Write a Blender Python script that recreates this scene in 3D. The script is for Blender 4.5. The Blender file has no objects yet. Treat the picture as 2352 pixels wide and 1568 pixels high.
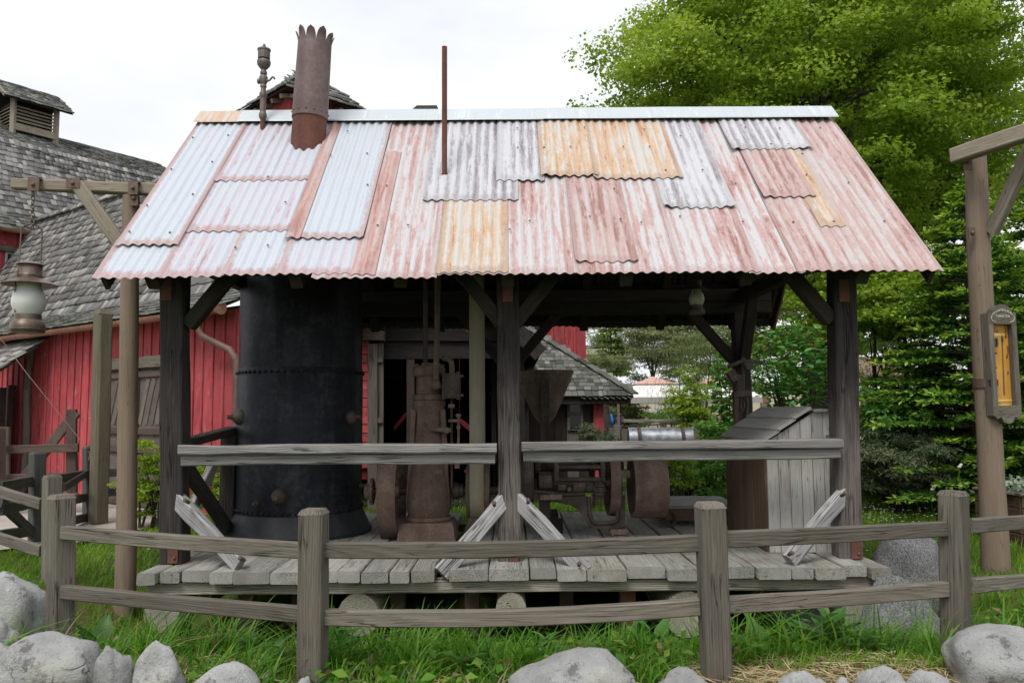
import bpy, bmesh, math, random
import numpy as np
from mathutils import Vector, Matrix, noise as mnoise

random.seed(7)
RNG = np.random.default_rng(11)
scene = bpy.context.scene
col = scene.collection
R = math.radians

# ------------------------------------------------------------------ camera
EYE = Vector((0.0, 0.0, 1.65))
FPX = 1829.0                      # focal length in pixels of a 2352 px wide frame (28 mm on full frame)
PITCH, YAW, ROLL = R(4.87), R(-0.12), R(-0.42)
CAM_ROT = (Matrix.Rotation(YAW, 3, 'Z') @ Matrix.Rotation(R(90) + PITCH, 3, 'X') @ Matrix.Rotation(ROLL, 3, 'Z'))
cam_data = bpy.data.cameras.new('camera')
cam_data.sensor_width = 36.0
cam_data.lens = FPX / 2352 * 36.0
cam_data.clip_start = 0.05
cam_data.clip_end = 3000
cam = bpy.data.objects.new('camera', cam_data)
col.objects.link(cam)
cam.matrix_world = Matrix.Translation(EYE) @ CAM_ROT.to_4x4()
scene.camera = cam

# ------------------------------------------------------------------ sky, sun, exposure
SUN_EL, SUN_AZ = R(56), R(205)    # soft sun behind cloud, high, behind the viewer and a little left
world = bpy.data.worlds.new('World')
scene.world = world
world.use_nodes = True
wt = world.node_tree
wt.nodes.clear()
w_out = wt.nodes.new('ShaderNodeOutputWorld')
w_bg = wt.nodes.new('ShaderNodeBackground')
w_sky = wt.nodes.new('ShaderNodeTexSky')
w_sky.sky_type = 'NISHITA'
w_sky.sun_disc = False
w_sky.sun_elevation = SUN_EL
w_sky.sun_rotation = SUN_AZ
w_sky.dust_density = 3.0
w_tc = wt.nodes.new('ShaderNodeTexCoord')
w_map = wt.nodes.new('ShaderNodeMapping')
w_map.inputs['Scale'].default_value = (1.0, 1.0, 2.6)
w_noise = wt.nodes.new('ShaderNodeTexNoise')
w_noise.inputs['Scale'].default_value = 1.7
w_noise.inputs['Detail'].default_value = 5
w_noise.inputs['Roughness'].default_value = 0.55
w_ramp = wt.nodes.new('ShaderNodeValToRGB')
w_ramp.color_ramp.elements[0].position = 0.36
w_ramp.color_ramp.elements[0].color = (0.75, 0.79, 0.85, 1)
w_ramp.color_ramp.elements[1].position = 0.62
w_ramp.color_ramp.elements[1].color = (1.0, 1.0, 1.01, 1)
w_dim = wt.nodes.new('ShaderNodeMixRGB')
w_dim.blend_type = 'MULTIPLY'
w_dim.inputs[0].default_value = 1.0
w_dim.inputs[2].default_value = (0.10, 0.10, 0.10, 1)
w_mix = wt.nodes.new('ShaderNodeMixRGB')
w_mix.inputs[0].default_value = 0.93          # cloud cover over the blue sky
wt.links.new(w_tc.outputs['Generated'], w_map.inputs['Vector'])
wt.links.new(w_map.outputs['Vector'], w_noise.inputs['Vector'])
wt.links.new(w_noise.outputs['Fac'], w_ramp.inputs['Fac'])
wt.links.new(w_sky.outputs['Color'], w_dim.inputs[1])
wt.links.new(w_dim.outputs['Color'], w_mix.inputs[1])
wt.links.new(w_ramp.outputs['Color'], w_mix.inputs[2])
wt.links.new(w_mix.outputs['Color'], w_bg.inputs['Color'])
w_bg.inputs['Strength'].default_value = 0.74
wt.links.new(w_bg.outputs['Background'], w_out.inputs['Surface'])

sun_data = bpy.data.lights.new('sun', 'SUN')
sun_data.energy = 1.5
sun_data.angle = R(24)
sun_data.color = (1.0, 0.97, 0.92)
sun = bpy.data.objects.new('sun', sun_data)
col.objects.link(sun)
sun_dir = Vector((math.sin(SUN_AZ) * math.cos(SUN_EL), math.cos(SUN_AZ) * math.cos(SUN_EL), math.sin(SUN_EL)))
sun.rotation_euler = sun_dir.to_track_quat('Z', 'Y').to_euler()

scene.view_settings.view_transform = 'Standard'
scene.view_settings.look = 'None'
scene.view_settings.gamma = 1.0
scene.view_settings.use_curve_mapping = False
scene.view_settings.exposure = 0.64
scene.render.engine = 'CYCLES'
scene.cycles.use_denoising = True
scene.cycles.max_bounces = 6
scene.cycles.diffuse_bounces = 4
scene.cycles.glossy_bounces = 3
scene.cycles.transmission_bounces = 4
scene.cycles.transparent_max_bounces = 6
scene.cycles.caustics_reflective = False
scene.cycles.caustics_refractive = False

# ------------------------------------------------------------------ survey helpers: photo point at a known distance -> place in the world
def ray(x, y):
    return (CAM_ROT @ Vector(((x - 1176) / FPX, -(y - 784) / FPX, -1.0)))

def at(x, y, Y):
    d = ray(x, y)
    return EYE + d * (Y / d.y)

def on_plane(x, y, p, n):
    d = ray(x, y)
    n = Vector(n)
    return EYE + d * ((Vector(p) - EYE).dot(n) / d.dot(n))

def on_z(x, y, z):
    return on_plane(x, y, (0, 0, z), (0, 0, 1))

def to_px(p):
    v = CAM_ROT.transposed() @ (Vector(p) - EYE)
    return 1176 + FPX * v.x / -v.z, 784 - FPX * v.y / -v.z
# ------------------------------------------------------------------ object helpers
WM = {}
def link(o, parent=None, M=None):
    col.objects.link(o)
    M = Matrix() if M is None else M
    if parent is not None:
        o.parent = parent
        o.matrix_basis = WM[parent.name].inverted() @ M
    else:
        o.matrix_basis = M
    WM[o.name] = M.copy()
    return o

def tag(o, label=None, cat=None, group=None, kind=None):
    if label: o['label'] = label
    if cat: o['category'] = cat
    if group: o['group'] = group
    if kind: o['kind'] = kind
    return o

def thing(name, loc, label, cat, group=None):
    o = bpy.data.objects.new(name, None)
    o.empty_display_size = 0.2
    link(o, None, Matrix.Translation(Vector(loc)))
    return tag(o, label, cat, group)

def finish(me, smooth=None):
    if smooth is not None:
        me.polygons.foreach_set('use_smooth', [True] * len(me.polygons))
        if smooth < 179:
            me.set_sharp_from_angle(angle=R(smooth))
    me.update()

def np_mesh(name, verts, faces, mat, attrs=None, smooth=None):
    """verts (N,3) array, faces (M,k) array; attrs {name: (N,) or (N,3)}"""
    verts = np.asarray(verts, dtype=np.float32); faces = np.asarray(faces, dtype=np.int32)
    me = bpy.data.meshes.new(name)
    nv, (nf, k) = len(verts), faces.shape
    me.vertices.add(nv); me.vertices.foreach_set('co', verts.ravel())
    me.loops.add(nf * k); me.loops.foreach_set('vertex_index', faces.ravel())
    me.polygons.add(nf)
    me.polygons.foreach_set('loop_start', np.arange(0, nf * k, k, dtype=np.int32))
    me.update(calc_edges=True)
    if attrs:
        for an, av in attrs.items():
            av = np.asarray(av, dtype=np.float32)
            if av.ndim == 1:
                a = me.attributes.new(an, 'FLOAT', 'POINT'); a.data.foreach_set('value', av)
            else:
                a = me.attributes.new(an, 'FLOAT_VECTOR', 'POINT'); a.data.foreach_set('vector', av.ravel())
    if mat: me.materials.append(mat)
    finish(me, smooth)
    return me

def put(name, me, parent=None, M=None):
    return link(bpy.data.objects.new(name, me), parent, M)

class G:
    """collects simple solids (world coordinates) for ONE mesh"""
    def __init__(s): s.v = []; s.f = []; s.mi = []; s.m = 0
    def add(s, vs, fs):
        b = len(s.v); s.v += [tuple(p) for p in vs]; s.f += [tuple(b + i for i in f) for f in fs]; s.mi += [s.m] * len(fs)
    def box(s, c, size, rot=None):
        hx, hy, hz = size[0] / 2, size[1] / 2, size[2] / 2
        P = [Vector((x, y, z)) for z in (-hz, hz) for x, y in ((-hx, -hy), (hx, -hy), (hx, hy), (-hx, hy))]
        if rot is not None: P = [rot @ p for p in P]
        c = Vector(c)
        s.add([c + p for p in P], [(3, 2, 1, 0), (4, 5, 6, 7), (0, 1, 5, 4), (1, 2, 6, 5), (2, 3, 7, 6), (3, 0, 4, 7)])
        return s
    def bar(s, p0, p1, w, h, up=(0, 0, 1)):
        p0, p1 = Vector(p0), Vector(p1); F = frame(p0, p1, up)
        return s.box((p0 + p1) / 2, ((p1 - p0).length, w, h), F)
    def cyl(s, p0, p1, r0, r1=None, n=16, caps=True):
        p0, p1 = Vector(p0), Vector(p1); r1 = r0 if r1 is None else r1
        F = frame(p0, p1, (0, 0, 1) if abs((p1 - p0).normalized().z) < .95 else (0, 1, 0))
        ring = lambda p, r: [p + F @ Vector((0, r * math.cos(2 * math.pi * i / n), r * math.sin(2 * math.pi * i / n))) for i in range(n)]
        fs = [(i, (i + 1) % n, n + (i + 1) % n, n + i) for i in range(n)]
        if caps: fs += [tuple(range(n - 1, -1, -1)), tuple(range(n, 2 * n))]
        s.add(ring(p0, r0) + ring(p1, r1), fs)
        return s
    def lathe(s, o, prof, n=24, axis=(0, 0, 1), close=True):
        """prof: list of (radius, height along axis)"""
        o = Vector(o); a = Vector(axis).normalized()
        F = a.to_track_quat('Z', 'Y').to_matrix()
        vs = [o + F @ Vector((r * math.cos(2 * math.pi * i / n), r * math.sin(2 * math.pi * i / n), h)) for r, h in prof for i in range(n)]
        fs = [(j * n + i, j * n + (i + 1) % n, (j + 1) * n + (i + 1) % n, (j + 1) * n + i) for j in range(len(prof) - 1) for i in range(n)]
        if close:
            fs += [tuple(range(n - 1, -1, -1)), tuple((len(prof) - 1) * n + i for i in range(n))]
        s.add(vs, fs)
        return s
    def tube(s, pts, r, n=8, caps=True):
        pts = [Vector(p) for p in pts]; vs = []; prev = None
        for i, p in enumerate(pts):
            t = (pts[min(i + 1, len(pts) - 1)] - pts[max(i - 1, 0)]).normalized()
            if prev is None:
                prev = t.orthogonal().normalized()
            u = (prev - t * prev.dot(t)).normalized(); w = t.cross(u); prev = u
            rr = r[i] if isinstance(r, (list, tuple)) else r
            vs += [p + (u * math.cos(2 * math.pi * k / n) + w * math.sin(2 * math.pi * k / n)) * rr for k in range(n)]
        m = len(pts)
        fs = [(j * n + i, j * n + (i + 1) % n, (j + 1) * n + (i + 1) % n, (j + 1) * n + i) for j in range(m - 1) for i in range(n)]
        if caps: fs += [tuple(range(n - 1, -1, -1)), tuple((m - 1) * n + i for i in range(n))]
        s.add(vs, fs)
        return s
    def ball(s, c, r, n=10, sc=(1, 1, 1)):
        c = Vector(c); m = n // 2 + 1; vs = []; fs = []
        for j in range(1, m):
            th = math.pi * j / m
            vs += [c + Vector((sc[0] * r * math.sin(th) * math.cos(2 * math.pi * i / n), sc[1] * r * math.sin(th) * math.sin(2 * math.pi * i / n), sc[2] * r * math.cos(th))) for i in range(n)]
        vs += [c + Vector((0, 0, r * sc[2])), c - Vector((0, 0, r * sc[2]))]
        T, B = (m - 1) * n, (m - 1) * n + 1
        for j in range(m - 2):
            fs += [(j * n + i, (j + 1) * n + i, (j + 1) * n + (i + 1) % n, j * n + (i + 1) % n) for i in range(n)]
        fs += [(T, i, (i + 1) % n) for i in range(n)] + [((m - 2) * n + (i + 1) % n, (m - 2) * n + i, B) for i in range(n)]
        s.add(vs, fs)
        return s
    def plate(s, pts, thick):
        """polygon (world points, planar) given a thickness vector"""
        t = Vector(thick); n = len(pts); P = [Vector(p) for p in pts]
        s.add(P + [p + t for p in P], [tuple(range(n - 1, -1, -1)), tuple(range(n, 2 * n))] + [(i, (i + 1) % n, n + (i + 1) % n, n + i) for i in range(n)])
        return s
    def make(s, name, mat, parent=None, smooth=None, origin=None, rot=None):
        if origin is None:
            origin = Vector((0, 0, 0))
            for p in s.v: origin += Vector(p)
            origin /= max(1, len(s.v))
        M = Matrix.Translation(Vector(origin))
        if rot is not None: M = M @ rot.to_4x4()
        Mi = M.inverted()
        me = bpy.data.meshes.new(name)
        me.from_pydata([Mi @ Vector(p) for p in s.v], [], s.f)
        for m in (mat if isinstance(mat, (list, tuple)) else [mat]): me.materials.append(m)
        if any(s.mi): me.polygons.foreach_set('material_index', s.mi)
        bm = bmesh.new(); bm.from_mesh(me); bmesh.ops.recalc_face_normals(bm, faces=bm.faces); bm.to_mesh(me); bm.free()
        finish(me, smooth)
        return put(name, me, parent, M)

def frame(p0, p1, up=(0, 0, 1)):
    x = (Vector(p1) - Vector(p0)).normalized(); u = Vector(up)
    if abs(x.dot(u)) > .98: u = Vector((0, 1, 0)) if abs(x.y) < .9 else Vector((1, 0, 0))
    y = u.cross(x).normalized(); z = x.cross(y)
    return Matrix((x, y, z)).transposed()

def beam(name, p0, p1, w, h, mat, parent=None, up=(0, 0, 1), ch=.008, jit=.004, seg=None, taper=1.0, seed=None):
    """sawn timber from p0 to p1: length on local X, chamfered and slightly uneven, grain along X"""
    p0, p1 = Vector(p0), Vector(p1); L = (p1 - p0).length; F = frame(p0, p1, up)
    seg = seg or max(1, min(14, int(L / .22)))
    sd = random.uniform(0, 90) if seed is None else seed
    ch = min(ch, w * .3, h * .3)
    vs = []; fs = []
    for i in range(seg + 1):
        x = -L / 2 + L * i / seg; k = 1 + (taper - 1) * i / seg
        a, b = w / 2 * k, h / 2 * k
        for j, (yy, zz) in enumerate(((-a, -b + ch), (-a + ch, -b), (a - ch, -b), (a, -b + ch), (a, b - ch), (a - ch, b), (-a + ch, b), (-a, b - ch))):
            q = (j // 2) * 7.3 + sd
            dy = mnoise.noise(Vector((x * 2.1, q, 1.3))) * jit * 2; dz = mnoise.noise(Vector((x * 2.1, q, 8.3))) * jit * 2
            vs.append((x, yy + dy, zz + dz))
        if i:
            b0 = (i - 1) * 8; b1 = i * 8
            fs += [(b0 + j, b0 + (j + 1) % 8, b1 + (j + 1) % 8, b1 + j) for j in range(8)]
    fs += [tuple(range(7, -1, -1)), tuple(seg * 8 + j for j in range(8))]
    me = bpy.data.meshes.new(name); me.from_pydata(vs, [], fs); me.materials.append(mat)
    bm = bmesh.new(); bm.from_mesh(me); bmesh.ops.recalc_face_normals(bm, faces=bm.faces); bm.to_mesh(me); bm.free()
    finish(me, 35)
    M = Matrix.Translation((p0 + p1) / 2) @ F.to_4x4()
    return put(name, me, parent, M)

def log(name, p0, p1, r0, r1, mat, parent=None, n=14, wob=.015):
    """round pole with grain along local X"""
    p0, p1 = Vector(p0), Vector(p1); L = (p1 - p0).length; F = frame(p0, p1)
    seg = max(2, int(L / .25)); sd = random.uniform(0, 50); vs = []; fs = []
    for i in range(seg + 1):
        x = -L / 2 + L * i / seg; r = r0 + (r1 - r0) * i / seg
        oy = mnoise.noise(Vector((x * .7, sd, 0))) * wob; oz = mnoise.noise(Vector((x * .7, sd, 9))) * wob
        for j in range(n):
            a = 2 * math.pi * j / n
            rr = r * (1 + .06 * mnoise.noise(Vector((x * 1.4, math.cos(a) + sd, math.sin(a)))))
            vs.append((x, oy + rr * math.cos(a), oz + rr * math.sin(a)))
        if i: fs += [((i - 1) * n + j, (i - 1) * n + (j + 1) % n, i * n + (j + 1) % n, i * n + j) for j in range(n)]
    fs += [tuple(range(n - 1, -1, -1)), tuple(seg * n + j for j in range(n))]
    me = bpy.data.meshes.new(name); me.from_pydata(vs, [], fs); me.materials.append(mat); finish(me, 50)
    return put(name, me, parent, Matrix.Translation((p0 + p1) / 2) @ F.to_4x4())

# ------------------------------------------------------------------ materials
class NT:
    def __init__(s, name):
        s.mat = bpy.data.materials.new(name); s.mat.use_nodes = True
        s.t = s.mat.node_tree; s.t.nodes.clear()
        s.out = s.t.nodes.new('ShaderNodeOutputMaterial')
    def n(s, typ, **kw):
        nd = s.t.nodes.new('ShaderNode' + typ)
        for k, v in kw.items(): setattr(nd, k, v)
        return nd
    def set(s, sock, v):
        if isinstance(v, bpy.types.NodeSocket): s.t.links.new(v, sock)
        else: sock.default_value = v
    def co(s, kind='Object'): return s.n('TexCoord').outputs[kind]
    def rnd(s): return s.n('ObjectInfo').outputs['Random']
    def attr(s, name, out='Fac'):
        return s.n('Attribute', attribute_name=name).outputs[out]
    def math(s, op, a, b=0.0, clamp=False):
        m = s.n('Math', operation=op, use_clamp=clamp); s.set(m.inputs[0], a); s.set(m.inputs[1], b); return m.outputs[0]
    def vmul(s, v, k):
        m = s.n('VectorMath', operation='MULTIPLY'); s.set(m.inputs[0], v); s.set(m.inputs[1], k); return m.outputs[0]
    def vadd(s, v, k):
        m = s.n('VectorMath', operation='ADD'); s.set(m.inputs[0], v); s.set(m.inputs[1], k); return m.outputs[0]
    def noise(s, v, scale=1.0, detail=3.0, rough=.55, dist=0.0):
        m = s.n('TexNoise'); s.set(m.inputs['Vector'], v); m.inputs['Scale'].default_value = scale
        m.inputs['Detail'].default_value = detail; m.inputs['Roughness'].default_value = rough; m.inputs['Distortion'].default_value = dist
        return m.outputs['Fac']
    def ramp(s, f, stops, mode='LINEAR'):
        m = s.n('ValToRGB'); cr = m.color_ramp; cr.interpolation = mode
        while len(cr.elements) < len(stops): cr.elements.new(1.0)
        for e, (p, c) in zip(cr.elements, stops):
            e.position = p; e.color = (*c, 1) if len(c) == 3 else c
        s.set(m.inputs[0], f); return m.outputs['Color']
    def mask(s, f, lo, hi):
        m = s.n('MapRange'); m.interpolation_type = 'SMOOTHSTEP'
        s.set(m.inputs[0], f); m.inputs[1].default_value = lo; m.inputs[2].default_value = hi
        return m.outputs[0]
    def mix(s, f, a, b, mode='MIX'):
        m = s.n('MixRGB', blend_type=mode); s.set(m.inputs[0], f)
        s.set(m.inputs[1], (*a, 1) if isinstance(a, tuple) else a); s.set(m.inputs[2], (*b, 1) if isinstance(b, tuple) else b)
        return m.outputs[0]
    def val(s, c, k):
        m = s.n('HueSaturation'); s.set(m.inputs['Value'], k); s.set(m.inputs['Color'], c); return m.outputs[0]
    def bump(s, h, strength=.3, dist=.01):
        m = s.n('Bump'); m.inputs['Strength'].default_value = strength; m.inputs['Distance'].default_value = dist
        s.set(m.inputs['Height'], h); return m.outputs[0]
    def bsdf(s, color, rough=.8, metal=0.0, normal=None, spec=.4, **kw):
        b = s.n('BsdfPrincipled')
        s.set(b.inputs['Base Color'], (*color, 1) if isinstance(color, tuple) else color); s.set(b.inputs['Roughness'], rough)
        s.set(b.inputs['Metallic'], metal); b.inputs['Specular IOR Level'].default_value = spec
        if normal is not None: s.set(b.inputs['Normal'], normal)
        for k, v in kw.items(): s.set(b.inputs[k], v)
        s.t.links.new(b.outputs[0], s.out.inputs['Surface'])
        return b

def wood(name, dark, mid, light, rough=.85, bump=.5, crack=.012, ring=.12, var=.3, stain=None, stain_amt=.5, moss=None, bleach=None):
    t = NT(name); co = t.co(); r = t.rnd()
    c = t.n('CombineXYZ'); t.set(c.inputs[0], t.math('MULTIPLY', r, 61.0)); t.set(c.inputs[1], t.math('MULTIPLY', r, 3.0)); t.set(c.inputs[2], 0.0)
    v = t.vadd(co, c.outputs[0])
    n1 = t.noise(t.vmul(v, (1.3, 8, 8)), 1, 4, .6, .4)
    n2 = t.noise(t.vmul(v, (2.2, 75, 75)), 1, 5, .7)
    sp = t.n('SeparateXYZ'); t.set(sp.inputs[0], co)
    yy = t.math('ADD', sp.outputs[1], t.math('MULTIPLY', t.math('SUBTRACT', r, .5), .16)); zz = t.math('ADD', sp.outputs[2], .045)
    rad = t.math('SQRT', t.math('ADD', t.math('MULTIPLY', yy, yy), t.math('MULTIPLY', zz, zz)))
    rad = t.math('ADD', rad, t.math('MULTIPLY', n1, .05))
    wv = t.math('SINE', t.math('MULTIPLY', rad, 480.0))
    f = t.math('ADD', t.math('MULTIPLY', n1, .45), t.math('MULTIPLY', n2, .55))
    f = t.math('ADD', f, t.math('MULTIPLY', wv, ring * .32))
    cc = t.ramp(f, [(.22, dark), (.5, mid), (.80, light)])
    cn = t.noise(t.vmul(v, (.9, 26, 26)), 1, 2, .5)
    ck = t.math('ABSOLUTE', t.math('SUBTRACT', cn, .5))
    ckm = t.mask(ck, 0.0, crack)
    gate = t.mask(t.noise(v, 2.2, 2), .45, .6)
    ckm = t.math('MAXIMUM', ckm, t.math('SUBTRACT', 1.0, gate))
    cc = t.mix(ckm, t.val(cc, .3), cc)
    if stain is not None:
        sm = t.mask(t.noise(v, 1.6, 4, .65), .5, .72)
        cc = t.mix(t.math('MULTIPLY', sm, stain_amt), cc, stain)
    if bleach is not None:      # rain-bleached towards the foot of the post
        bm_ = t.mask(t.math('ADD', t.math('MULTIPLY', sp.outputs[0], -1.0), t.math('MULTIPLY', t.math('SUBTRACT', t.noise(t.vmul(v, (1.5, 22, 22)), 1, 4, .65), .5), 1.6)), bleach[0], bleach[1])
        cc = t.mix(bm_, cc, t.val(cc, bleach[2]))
    if moss is not None:
        mm = t.mask(t.noise(v, 3.1, 5, .7), .56, .74)
        cc = t.mix(t.math('MULTIPLY', mm, .6), cc, moss)
    cc = t.val(cc, t.math('ADD', t.math('MULTIPLY', t.math('FRACT', t.math('MULTIPLY', r, 17.3)), var), 1 - var / 2))
    h = t.math('ADD', f, t.math('MULTIPLY', ckm, .8))
    t.bsdf(cc, rough, 0, t.bump(h, bump, .012), .25)
    return t.mat

def rust(name, c1, c2, c3, rough=.75, metal=.1, scale=6.0, bump=.25, spots=None, spec=.4):
    t = NT(name); v = t.co()
    n1 = t.noise(v, scale, 6, .65); n2 = t.noise(v, scale * 9, 4, .6)
    drip = t.noise(t.vmul(v, (7, 7, .8)), 1, 4, .6)
    f = t.math('ADD', t.math('MULTIPLY', n1, .5), t.math('ADD', t.math('MULTIPLY', n2, .22), t.math('MULTIPLY', drip, .28)))
    cc = t.ramp(f, [(.34, c1), (.5, c2), (.66, c3)])
    if spots is not None:
        cc = t.mix(t.math('MULTIPLY', t.mask(t.noise(v, scale * 2.3, 5, .7), .6, .75), .7), cc, spots)
    rr = t.math('ADD', t.math('MULTIPLY', n1, .25), rough - .12)
    t.bsdf(cc, rr, metal, t.bump(f, bump, .006), spec)
    return t.mat

def plain(name, c, rough=.7, metal=0.0, noise_amt=.25, scale=8.0, bump=.15):
    t = NT(name); v = t.co(); n = t.noise(v, scale, 5, .6)
    cc = t.val(t.mix(0.0, c, c), t.math('ADD', t.math('MULTIPLY', n, noise_amt * 2), 1 - noise_amt))
    t.bsdf(cc, rough, metal, t.bump(n, bump, .006), .35)
    return t.mat

def leafmat(name, dark, mid, light, trans=.35, rough=.5, tip=None, dead=None):
    t = NT(name); r = t.attr('rnd')
    cc = t.ramp(r, [(0, dark), (.55, mid), (1, light)] if dead is None else [(0, dead), (.05, dead), (.09, dark), (.55, mid), (1, light)])
    if tip is not None: cc = t.mix(t.attr('tip'), cc, tip)
    b = t.n('BsdfPrincipled'); t.set(b.inputs['Base Color'], cc); b.inputs['Roughness'].default_value = rough; b.inputs['Specular IOR Level'].default_value = .3
    tr = t.n('BsdfTranslucent'); t.set(tr.inputs['Color'], t.mix(.6, cc, t.mix(1.0, cc, (1.3, 1.25, .5), 'MULTIPLY')))
    mx = t.n('MixShader'); mx.inputs[0].default_value = trans
    t.t.links.new(b.outputs[0], mx.inputs[1]); t.t.links.new(tr.outputs[0], mx.inputs[2]); t.t.links.new(mx.outputs[0], t.out.inputs['Surface'])
    return t.mat

M_FENCE = wood('weathered fence wood', (0.075, 0.065, 0.052), (0.147, 0.129, 0.106), (0.249, 0.222, 0.187), ring=.16, var=.45, crack=.02, bump=.7, stain=(.14, .105, .07), stain_amt=.25)
M_RAIL = wood('bleached rail wood', (0.126, 0.118, 0.110), (0.252, 0.239, 0.225), (0.420, 0.404, 0.383), ring=.25, crack=.02, bump=.8)
M_KICK = wood('silvery split wood', (.16, .15, .15), (.36, .35, .35), (.56, .55, .54), ring=.25, crack=.03, bump=1.0)
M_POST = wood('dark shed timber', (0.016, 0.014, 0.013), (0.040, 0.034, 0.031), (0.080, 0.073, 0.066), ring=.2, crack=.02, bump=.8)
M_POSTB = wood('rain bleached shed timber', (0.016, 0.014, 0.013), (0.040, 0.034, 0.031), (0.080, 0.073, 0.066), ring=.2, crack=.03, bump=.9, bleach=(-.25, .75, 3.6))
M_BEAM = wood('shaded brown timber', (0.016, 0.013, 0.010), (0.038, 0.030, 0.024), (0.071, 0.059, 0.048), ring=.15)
M_DECK = wood('grey deck plank', (0.155, 0.151, 0.135), (0.302, 0.296, 0.270), (0.437, 0.431, 0.395), ring=.25, var=.4, stain=(.20, .16, .10), stain_amt=.55, crack=.022)
M_LOG = wood('bleached log', (.14, .125, .10), (.30, .27, .225), (.45, .42, .36), ring=.5, crack=.03)
M_POLE = wood('painted brown pole', (0.150, 0.111, 0.078), (0.227, 0.172, 0.127), (0.312, 0.247, 0.195), ring=.03, crack=.006, bump=.35, var=.12)
M_OLIVE = wood('mossy square post', (.075, .065, .04), (.15, .133, .09), (.23, .205, .14), ring=.06, crack=.006)
M_ARM = wood('lamp arm timber', (0.150, 0.125, 0.094), (0.263, 0.225, 0.175), (0.388, 0.338, 0.275), ring=.2)
M_GATE = wood('stained gate wood', (0.036, 0.036, 0.034), (0.072, 0.072, 0.066), (0.120, 0.118, 0.112), ring=.15, var=.2)
M_GATEB = wood('brown gate wood', (.055, .038, .03), (.10, .072, .06), (.16, .12, .10), ring=.15)
M_DOOR = wood('old door wood', (.07, .058, .045), (.14, .12, .10), (.22, .20, .175), ring=.15, crack=.02)
M_CHEST = wood('whitewashed board', (0.270, 0.257, 0.236), (0.486, 0.472, 0.446), (0.702, 0.682, 0.648), ring=.1, crack=.02, stain=(.16, .10, .06), stain_amt=.35)
M_CHESTB = wood('brown stained board', (.05, .032, .022), (.11, .07, .048), (.19, .13, .095), ring=.1, crack=.02)
M_LID = wood('grey lid board', (0.224, 0.217, 0.196), (0.364, 0.357, 0.329), (0.518, 0.504, 0.476), ring=.08)
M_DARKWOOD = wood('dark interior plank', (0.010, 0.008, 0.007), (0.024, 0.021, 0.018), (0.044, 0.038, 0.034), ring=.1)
M_BELT = wood('leather drive belt', (.18, .165, .125), (.27, .245, .185), (.36, .33, .26), ring=0.0, crack=.004, bump=.15, stain=(.42, .28, .08), stain_amt=.9)
M_RED = wood('red barn board', (.23, .035, .042), (.42, .066, .076), (.52, .15, .15), ring=.04, crack=.02, var=.22, stain=(.20, .10, .09), stain_amt=.5, moss=(.47, .25, .24))
M_REDDARK = wood('red frame timber', (0.078, 0.008, 0.011), (0.132, 0.015, 0.018), (0.180, 0.030, 0.030), ring=.05)
M_SHINGLE = None
M_BOILER = rust('blackened boiler iron', (.006, .006, .008), (.022, .023, .029), (.07, .07, .075), rough=.46, metal=.25, scale=2.4, spots=(.05, .038, .028), bump=.35, spec=.16)
M_SKIRT = rust('dusty skirt iron', (0.017, 0.017, 0.021), (0.034, 0.035, 0.041), (0.064, 0.064, 0.069), rough=.6, metal=.2, scale=3, spots=(.07, .05, .035), bump=.2)
M_IRON = rust('brown rusty cast iron', (0.080, 0.055, 0.042), (0.167, 0.113, 0.087), (0.290, 0.210, 0.171), rough=.8, metal=.15, scale=5)
M_IRONDK = rust('dark oily iron', (0.032, 0.024, 0.019), (0.078, 0.058, 0.046), (0.155, 0.121, 0.100), rough=.65, metal=.3, scale=5)
M_RUST = rust('orange rust', (.075, .030, .022), (.13, .052, .037), (.19, .088, .062), rough=.85, metal=.05, scale=4)
M_STACK = rust('heat blued stack steel', (.085, .058, .055), (.15, .105, .10), (.235, .18, .175), rough=.6, metal=.25, scale=3, spots=(.20, .085, .05), bump=.15)
M_WHISTLE = rust('aged bronze', (.075, .058, .052), (.14, .112, .102), (.22, .185, .17), rough=.55, metal=.4, scale=9)
M_PLATE = rust('brown iron plate', (0.083, 0.050, 0.039), (0.138, 0.088, 0.068), (0.187, 0.132, 0.110), rough=.7, metal=.15, scale=9)
M_COPPER = rust('copper gutter', (.19, .085, .055), (.29, .145, .10), (.38, .22, .165), rough=.5, metal=.35, scale=3, bump=.05)
M_PIPE = rust('dull copper downpipe', (.10, .055, .042), (.16, .092, .072), (.22, .14, .115), rough=.55, metal=.3, scale=3, bump=.05)
M_BRONZE = rust('lantern bronze', (.085, .055, .045), (.15, .105, .085), (.25, .195, .17), rough=.45, metal=.45, scale=7, bump=.08)
# ------------------------------------------------------------------ ground
def sstep(a, b, x):
    t = np.clip((x - a) / (b - a), 0, 1); return t * t * (3 - 2 * t)
def _wob(x, y):
    return .03 * np.sin(x * 1.7 + 1.3 * np.sin(y * .9)) * np.cos(y * 1.3 + .7) + .012 * np.sin(x * 5.1 + y * 3.3)
def ground_z(x, y):
    x = np.asarray(x, float); y = np.asarray(y, float)
    z = .06 + _wob(x, y) * (1 - (1 - sstep(-5.6, -4.6, x)) * sstep(8.4, 9.1, y))
    z = z + .08 * (1 - sstep(4.7, 5.6, y))
    dip = (1 - sstep(3.4, 4.5, np.abs(x - .1))) * sstep(5.0, 6.4, y) * (1 - sstep(9.2, 11.0, y))
    z = z - .42 * dip
    z = z + .10 * sstep(10, 14, y) * sstep(1.0, 4.0, x)
    z = z * (1 - .85 * (1 - sstep(2.4, 3.6, y)))
    return z
def gz(x, y): return float(ground_z(x, y))

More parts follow.
